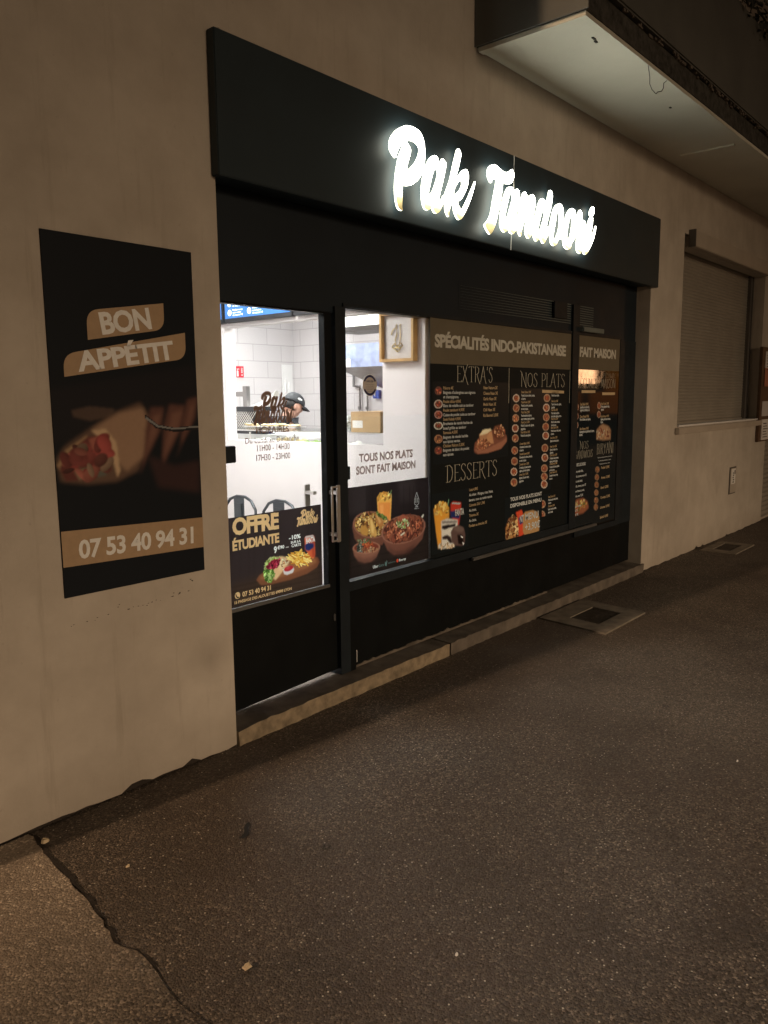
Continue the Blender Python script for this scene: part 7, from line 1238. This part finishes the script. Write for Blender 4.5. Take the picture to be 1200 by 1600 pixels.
BR_ = tag(empty('steel_stand', (4.6, 2.75, 1.54)), 'grey angled metal stand on top of the warmer', 'stand'); MB().box(4.60, 4.64, 2.705, 2.755, 1.54, 1.72).box(4.60, 4.64, 2.755, 3.0, 1.63, 1.672).build('bracket', 'hood_steel', BR_)
mb = MB().add([(4.62, 2.70, 1.541), (4.62, 2.46, 1.541), (4.62, 2.34, 1.68), (4.64, 2.50, 1.60), (4.72, 2.68, 1.541), (4.72, 2.46, 1.541), (4.68, 2.36, 1.66)], [(0, 1, 3), (1, 2, 3), (4, 3, 2), (4, 2, 6), (1, 5, 6, 2), (0, 3, 4)])
tag(mb.build('paper_bag', 'paper', loc=(4.7, 2.4, 1.541)), 'slanted white paper bag on top of the warmer beside the cap', 'bag')
mb = MB(); 
for i in range(26): mb.sphere((4.52+rnd.random()*.07, 2.02+rnd.random()*.58, 1.372+rnd.random()*.02), (.028, rnd.uniform(.03, .06), .009), 8, 6)
e = tag(empty('bread_tray', (4.55, 2.3, 1.37)), 'tray of pale yellow breads below the warmer', 'tray'); mb.build('bread', 'food1', e); MB().box(4.50, 4.62, 1.98, 2.64, 1.3685, 1.375).build('tray', 'steel', e)
# ------------------------------------------------------------------ person in the kitchen
PX, PY = 5.02, 2.83
pr_ = tag(empty('person', (PX, PY, FZ)), 'person in a black cap and black T-shirt leaning over the counter', 'person')
J = {'pel': (5.00, 2.86, .98), 'sp': (5.03, 2.85, 1.14), 'ch': (5.09, 2.84, 1.30), 'nk': (5.17, 2.83, 1.415), 'nk2': (5.215, 2.825, 1.455), 'hd': (5.25, 2.82, 1.50),
     'hL': (4.98, 2.96, .93), 'kL': (5.02, 2.97, .53), 'aL': (5.0, 2.97, .15), 'tL': (5.14, 2.99, .115), 'hR': (4.98, 2.76, .93), 'kR': (5.05, 2.75, .53), 'aR': (5.03, 2.75, .15), 'tR': (5.17, 2.73, .115),
     'sL': (5.11, 3.01, 1.36), 'eL': (5.24, 3.05, 1.13), 'wL': (5.43, 2.95, 1.10), 'sR': (5.09, 2.66, 1.36), 'eR': (5.19, 2.60, 1.12), 'wR': (5.40, 2.66, 1.09)}
RD = {'pel': .125, 'sp': .120, 'ch': .135, 'nk': .058, 'nk2': .052, 'hd': .072, 'hL': .09, 'kL': .06, 'aL': .042, 'tL': .032, 'hR': .09, 'kR': .06, 'aR': .042, 'tR': .032, 'sL': .062, 'eL': .044, 'wL': .027, 'sR': .062, 'eR': .044, 'wR': .027}
ED = [('pel', 'sp'), ('sp', 'ch'), ('ch', 'nk'), ('nk', 'nk2'), ('nk2', 'hd'), ('pel', 'hL'), ('hL', 'kL'), ('kL', 'aL'), ('aL', 'tL'), ('pel', 'hR'), ('hR', 'kR'), ('kR', 'aR'), ('aR', 'tR'), ('ch', 'sL'), ('sL', 'eL'), ('eL', 'wL'), ('ch', 'sR'), ('sR', 'eR'), ('eR', 'wR')]
def skin_mesh(J, RD, ED, root, sub=2):
    ks = list(J); me = bpy.data.meshes.new('sk'); me.from_pydata([J[k_] for k_ in ks], [(ks.index(a), ks.index(b)) for a, b in ED], []); me.update()
    o = bpy.data.objects.new('sk', me); C.objects.link(o); o.modifiers.new('s', 'SKIN'); sv = me.skin_vertices[0].data
    for i, k_ in enumerate(ks): sv[i].radius = (RD[k_], RD[k_]); sv[i].use_root = (k_ == root)
    m_ = o.modifiers.new('u', 'SUBSURF'); m_.levels = sub; bpy.context.view_layer.update()
    r_ = bpy.data.meshes.new_from_object(o.evaluated_get(bpy.context.evaluated_depsgraph_get())); bpy.data.objects.remove(o); return r_
mb = MB().me(skin_mesh(J, RD, ED, 'pel'))
for s_, wr0 in ((1, J['wL']), (-1, J['wR'])):       # hands: palm and five bent fingers
    hj = {'w': wr0, 'p': (wr0[0]+.05, wr0[1]-.01*s_, wr0[2]-.008)}; hr = {'w': .024, 'p': .030}; he = [('w', 'p')]
    mb.me(skin_mesh(hj, hr, he, 'w', 1))
    for q in range(5):
        off = (-.030+.018*q) if q < 4 else -.034*s_; ln = (.060, .070, .066, .052, .045)[q]
        b0 = Vector((hj['p'][0]+(.012 if q < 4 else -.02), hj['p'][1]+off, hj['p'][2])); dr = Vector((1, 0, -.25)) if q < 4 else Vector((.7, -.8*s_, -.2))
        fj = {'a': tuple(b0), 'b': tuple(b0+dr*ln*.5), 'c': tuple(b0+dr*ln*.85+Vector((0, 0, -.02)))}
        mb.me(skin_mesh(fj, {'a': .0095, 'b': .0085, 'c': .007}, [('a', 'b'), ('b', 'c')], 'a', 1))
# head
def headpt(v):
    x, y, z = v; jaw = max(0, -z)
    X_ = x*.098*(1-.12*jaw); Y_h = y*.076*(1-.30*jaw); Z_ = z*.118
    if x > 0: X_ += .018*math.exp(-((z+.05)/.16)**2-(y/.22)**2)+.007*math.exp(-((z+.52)/.12)**2-(y/.4)**2)+.008*math.exp(-((z+.85)/.2)**2-(y/.4)**2)
    if x > 0: X_ -= .009*math.exp(-((z-.12)/.12)**2)*(math.exp(-((y-.42)/.18)**2)+math.exp(-((y+.42)/.18)**2))
    return Vector((X_, Y_h, Z_))
HM = Matrix.Translation((5.262, 2.82, 1.535)) @ Matrix.Rotation(R(-18), 4, 'Z') @ Matrix.Rotation(R(24), 4, 'Y')
b = bmesh.new(); bmesh.ops.create_uvsphere(b, u_segments=40, v_segments=28, radius=1)
for v in b.verts: v.co = headpt(v.co)
mb.bm(b, 0, HM)
for s_ in (-1, 1):
    b = bmesh.new(); bmesh.ops.create_uvsphere(b, u_segments=10, v_segments=8, radius=1)
    for v in b.verts: v.co = (v.co.x*.020-.005, v.co.y*.010+s_*.076, v.co.z*.032-.005)
    mb.bm(b, 0, HM)
mb.build('body', 'skin', pr_, smooth=True)
mb = MB()
for s_ in (-1, 1):
    b = bmesh.new(); bmesh.ops.create_uvsphere(b, u_segments=10, v_segments=8, radius=.010); mb.bm(b, 0, HM @ Matrix.Translation((.083, s_*.031, .014)))
mb.build('eyes', 'hair', pr_, smooth=True)
b = bmesh.new(); bmesh.ops.create_uvsphere(b, u_segments=32, v_segments=20, radius=1)
for v in b.verts:
    p = headpt(v.co)*1.05
    if v.co.z < -.35 or (v.co.x > .15 and v.co.z < .35): p = headpt(v.co)*.93
    v.co = p
MB().bm(b, 0, HM).build('hair', 'hair', pr_, smooth=True)
b = bmesh.new(); bmesh.ops.create_uvsphere(b, u_segments=32, v_segments=20, radius=1)
for v in b.verts:
    p = Vector((v.co.x*.110, v.co.y*.088, max(v.co.z, -.02)*.098+.038)); v.co = p
cp = MB().bm(b, 0, HM); cap_o = cp.build('cap', 'cap', pr_, smooth=True)
pts = []; n = 14
for i in range(n+1):
    a = -1.15+2.3*i/n; pts.append((.098*math.cos(a)*1.0, .086*math.sin(a)))
vs = []
for (t_, zz) in ((0, .040), (.5, .034), (1, .018)):
    for i in range(n+1):
        a = -1.15+2.3*i/n; vs.append(HM @ Vector((pts[i][0]+t_*.085*math.cos(a*.75), pts[i][1]*(1+.0*t_), zz-.012*(a/1.15)**2)))
m2 = len(vs); vs += [v+HM.to_3x3() @ Vector((0, 0, .004)) for v in vs]
fs = [(r0*(n+1)+i, r0*(n+1)+i+1, (r0+1)*(n+1)+i+1, (r0+1)*(n+1)+i) for r0 in range(2) for i in range(n)]
fs += [tuple(m2+q for q in f_[::-1]) for f_ in fs]; MB().add(vs, fs).build('cap_brim', 'cap', cap_o, smooth=True)
mb = MB()
for a, c in ((-.35, .014), (.0, .010)):
    b = bmesh.new(); bmesh.ops.create_uvsphere(b, u_segments=10, v_segments=6, radius=c); mb.bm(b, 0, HM @ Matrix.Translation((.02+a*.05, -.086, .075)) @ Matrix.Diagonal((1.4, .3, .8, 1)))
mb.build('cap_badge', 'paper', cap_o)
SJ = {k_: J[k_] for k_ in ('pel', 'sp', 'ch', 'nk', 'sL', 'sR')}; SJ['eL'] = tuple(np.array(J['sL'])*.25+np.array(J['eL'])*.75); SJ['eR'] = tuple(np.array(J['sR'])*.25+np.array(J['eR'])*.75)
SR = {'pel': .150, 'sp': .142, 'ch': .155, 'nk': .068, 'sL': .08, 'sR': .08, 'eL': .060, 'eR': .060}
MB().me(skin_mesh(SJ, SR, [('pel', 'sp'), ('sp', 'ch'), ('ch', 'nk'), ('ch', 'sL'), ('sL', 'eL'), ('ch', 'sR'), ('sR', 'eR')], 'pel')).build('t_shirt', 'shirt', pr_, smooth=True)
TJ = {'pel': (5.0, 2.86, .95)}; TR = {'pel': .152}
for s_ in 'LR': TJ.update({'h'+s_: J['h'+s_], 'k'+s_: J['k'+s_], 'a'+s_: (J['a'+s_][0], J['a'+s_][1], .17)}); TR.update({'h'+s_: .11, 'k'+s_: .078, 'a'+s_: .062})
MB().me(skin_mesh(TJ, TR, [('pel', 'hL'), ('hL', 'kL'), ('kL', 'aL'), ('pel', 'hR'), ('hR', 'kR'), ('kR', 'aR')], 'pel')).build('trousers', 'navy', pr_, smooth=True)
# ================================================================== STREET DETAILS
def drain(x0, x1, y0, y1, ix, iy, lb, sk=.0):
    e = tag(empty('drain_cover', ((x0+x1)/2, (y0+y1)/2, 0)), lb, 'drain cover')
    mb = MB(); h = .012
    def P(x, y): return (x+sk*(y-y0), y)
    a = [P(x0, y0), P(x1, y0), P(x1, y1), P(x0, y1)]; bq = [P(ix[0], iy[0]), P(ix[1], iy[0]), P(ix[1], iy[1]), P(ix[0], iy[1])]
    vs = [(x, y, .0) for x, y in a]+[(x, y, h) for x, y in a]+[(x, y, h) for x, y in bq]+[(x, y, .001) for x, y in bq]
    fs = []
    for i in range(4):
        j = (i+1) % 4; fs += [(i, j, 4+j, 4+i), (4+i, 4+j, 8+j, 8+i), (8+i, 8+j, 12+j, 12+i)]
    mb.add(vs, fs).build('concrete_surround', 'concrete', e)
    MB().slab([(x, y) for x, y in bq], -.01, .005).build('iron_lid', 'iron', e)
    mb = MB()
    for i in range(5):
        for j in range(3):
            x = ix[0]+.03+(ix[1]-ix[0]-.06)*i/4; y = iy[0]+.03+(iy[1]-iy[0]-.06)*j/2; q = P(x, y); mb.box(q[0]-.012, q[0]+.012, q[1]-.005, q[1]+.005, .0052, .008)
    mb.build('lid_ribs', 'iron', e)
drain(4.90, 5.58, -.585, -.045, (5.06, 5.43), (-.455, -.215), 'square iron drain lid in a pale concrete surround near the sill', .13)
drain(8.25, 8.90, -.43, -.075, (8.38, 8.78), (-.34, -.16), 'farther drain lid in concrete below the shuttered window', .0)
# utility plaque
UP = tag(empty('meter_hatch', (9.45, 0, .475)), 'narrow pale utility hatch with a sticker low on the wall', 'hatch')
MB().box(9.345, 9.575, -.008, .0-.0005, .475, .785, bev=.003).build('surround', 'guide', UP); MB().box(9.36, 9.56, -.012, -.008, .487, .773, bev=.002).build('cover', 'shutter_box', UP)
mb = MB().box(9.385, 9.53, -.0145, -.0121, .59, .765); mb.build('sticker', 'paper', UP)
mb = MB()
for i in range(5): mb.rect(9.43+rnd.uniform(-.01, .01), 9.475+rnd.uniform(-.01, .015), .605+i*.026, .618+i*.026, -.0152)
mb.rect(9.49, 9.52, .70, .745, -.0152); mb.build('sticker_marks', 'gum', UP)
# notice board
NB = tag(empty('notice_board', (10.62, -.03, 1.03)), 'brown notice board with pinned sheets at the right edge', 'notice board')
M['brown_wood'] = mat('brown_board', (.10, .055, .03), .6, var=.3, vscale=8)
MB().box(10.27, 11.2, -.035, -.001, 1.03, 2.17, bev=.004).build('board', 'brown_wood', NB)
mb = MB().box(10.40, 10.75, -.040, -.0352, 1.86, 2.12).box(10.80, 11.1, -.040, -.0352, 1.8, 2.12); mb.build('pale_sheet', 'paper', NB)
MB().box(10.38, 10.78, -.044, -.0402, 1.70, 1.92).build('red_sheet', inkmat('faded_red_print', (.42, .14, .09)), NB)
MB().box(10.36, 10.70, -.040, -.0352, 1.34, 1.52).build('grey_sheet', 'mat_board', NB); MB().box(10.37, 10.72, -.046, -.0352, 1.05, 1.30).build('torn_sheet', 'paper', NB)
mb = MB()
for i in range(6): mb.rect(10.42, 10.62-.03*(i % 3), 1.08+i*.033, 1.09+i*.033, -.0468); mb.rect(10.44, 10.66, 1.90+i*.034, 1.908+i*.034, -.0448)
mb.build('print_lines', 'gum', NB)
# litter
def flake(name, m, x, y, s_, lb, seed, hgt=.006):
    r_ = random.Random(seed); pts = [(x+s_*math.cos(a)*r_.uniform(.6, 1.1), y+s_*.7*math.sin(a)*r_.uniform(.6, 1.1)) for a in [i*6.283/8 for i in range(8)]]
    mb = MB(); n = 8; z0 = .001 if x > 1.3 or y > 0 else .009
    mb.add([(p[0], p[1], z0) for p in pts]+[(x+(p[0]-x)*.8, y+(p[1]-y)*.8, z0+hgt*r_.uniform(.5, 1.3)) for p in pts], [tuple(range(8, 16))]+[(i, (i+1) % 8, 8+(i+1) % 8, 8+i) for i in range(8)])
    tag(mb.build(name, m), lb, 'litter')
flake('crumpled_scrap', 'litter', 1.285, -1.180, .019, 'beige scrap of crumpled litter lying at the bottom of the photo', 1)
flake('small_scrap', 'litter', 1.345, -.470, .008, 'small pale ring-like scrap near the crack in the asphalt', 2)
flake('small_scrap', 'paper', 1.712, -1.602, .007, 'tiny white scrap low in the middle of the asphalt', 3)
flake('small_scrap', 'paper', 3.502, -1.849, .006, 'tiny white scrap on the asphalt at the right edge', 4)
flake('small_scrap', 'litter', 1.23, -.11, .018, 'pebble lying at the wall foot where the crack starts', 6, .012)
tw = MB().add([(1.70, -.63, .002), (1.715, -.648, .002), (1.745, -.640, .002), (1.772, -.605, .002), (1.795, -.590, .002), (1.80, -.572, .002), (1.783, -.575, .002), (1.765, -.588, .002), (1.74, -.618, .002), (1.715, -.630, .002)], [tuple(range(10))])
tw.v = [(x, y, .0045) for x, y, z in tw.v]; tag(tw.build('dark_stain', 'gum'), 'black wiggly tar mark on the asphalt in front of the door', 'stain')
grit = MB()
for i in range(260):
    x = rnd.uniform(.9, 6); y = rnd.uniform(-2.2, -.05); s_ = rnd.uniform(.0015, .0035); z0 = .008 if x < 1.2 else .001
    grit.box(x, x+s_*1.4, y, y+s_, z0, z0+s_*.8)
tag(grit.build('loose_grit', 'concrete', loc=(0, 0, 0)), 'scattered pale grit on the asphalt', 'grit', kind='stuff')
# added lit box standing in for a lit window across the street (seen as a warm reflection in the right-hand pane)
LB = tag(empty('window_stand_in', (24.6, -9, 0)), 'added warm lit box on a post, standing in for a lit window across the street', 'added light')
M['warm_lit'] = mat('warm_lit_panel', (.9, .6, .35), .5, emit=14, ecol=(1, .52, .25))
MB().box(23.5, 25.9, -9.2, -8.95, 1.75, 2.9).build('case', 'dark_shell', LB); MB().add([(25.1, -8.945, 2.02), (23.6, -8.945, 2.02), (23.6, -8.945, 2.8), (25.1, -8.945, 2.8)], [(0, 1, 2, 3)]).build('lit_face', 'warm_lit', LB)
MB().box(24.5, 24.8, -9.15, -9.0, 0, 1.75).build('post', 'dark_shell', LB)
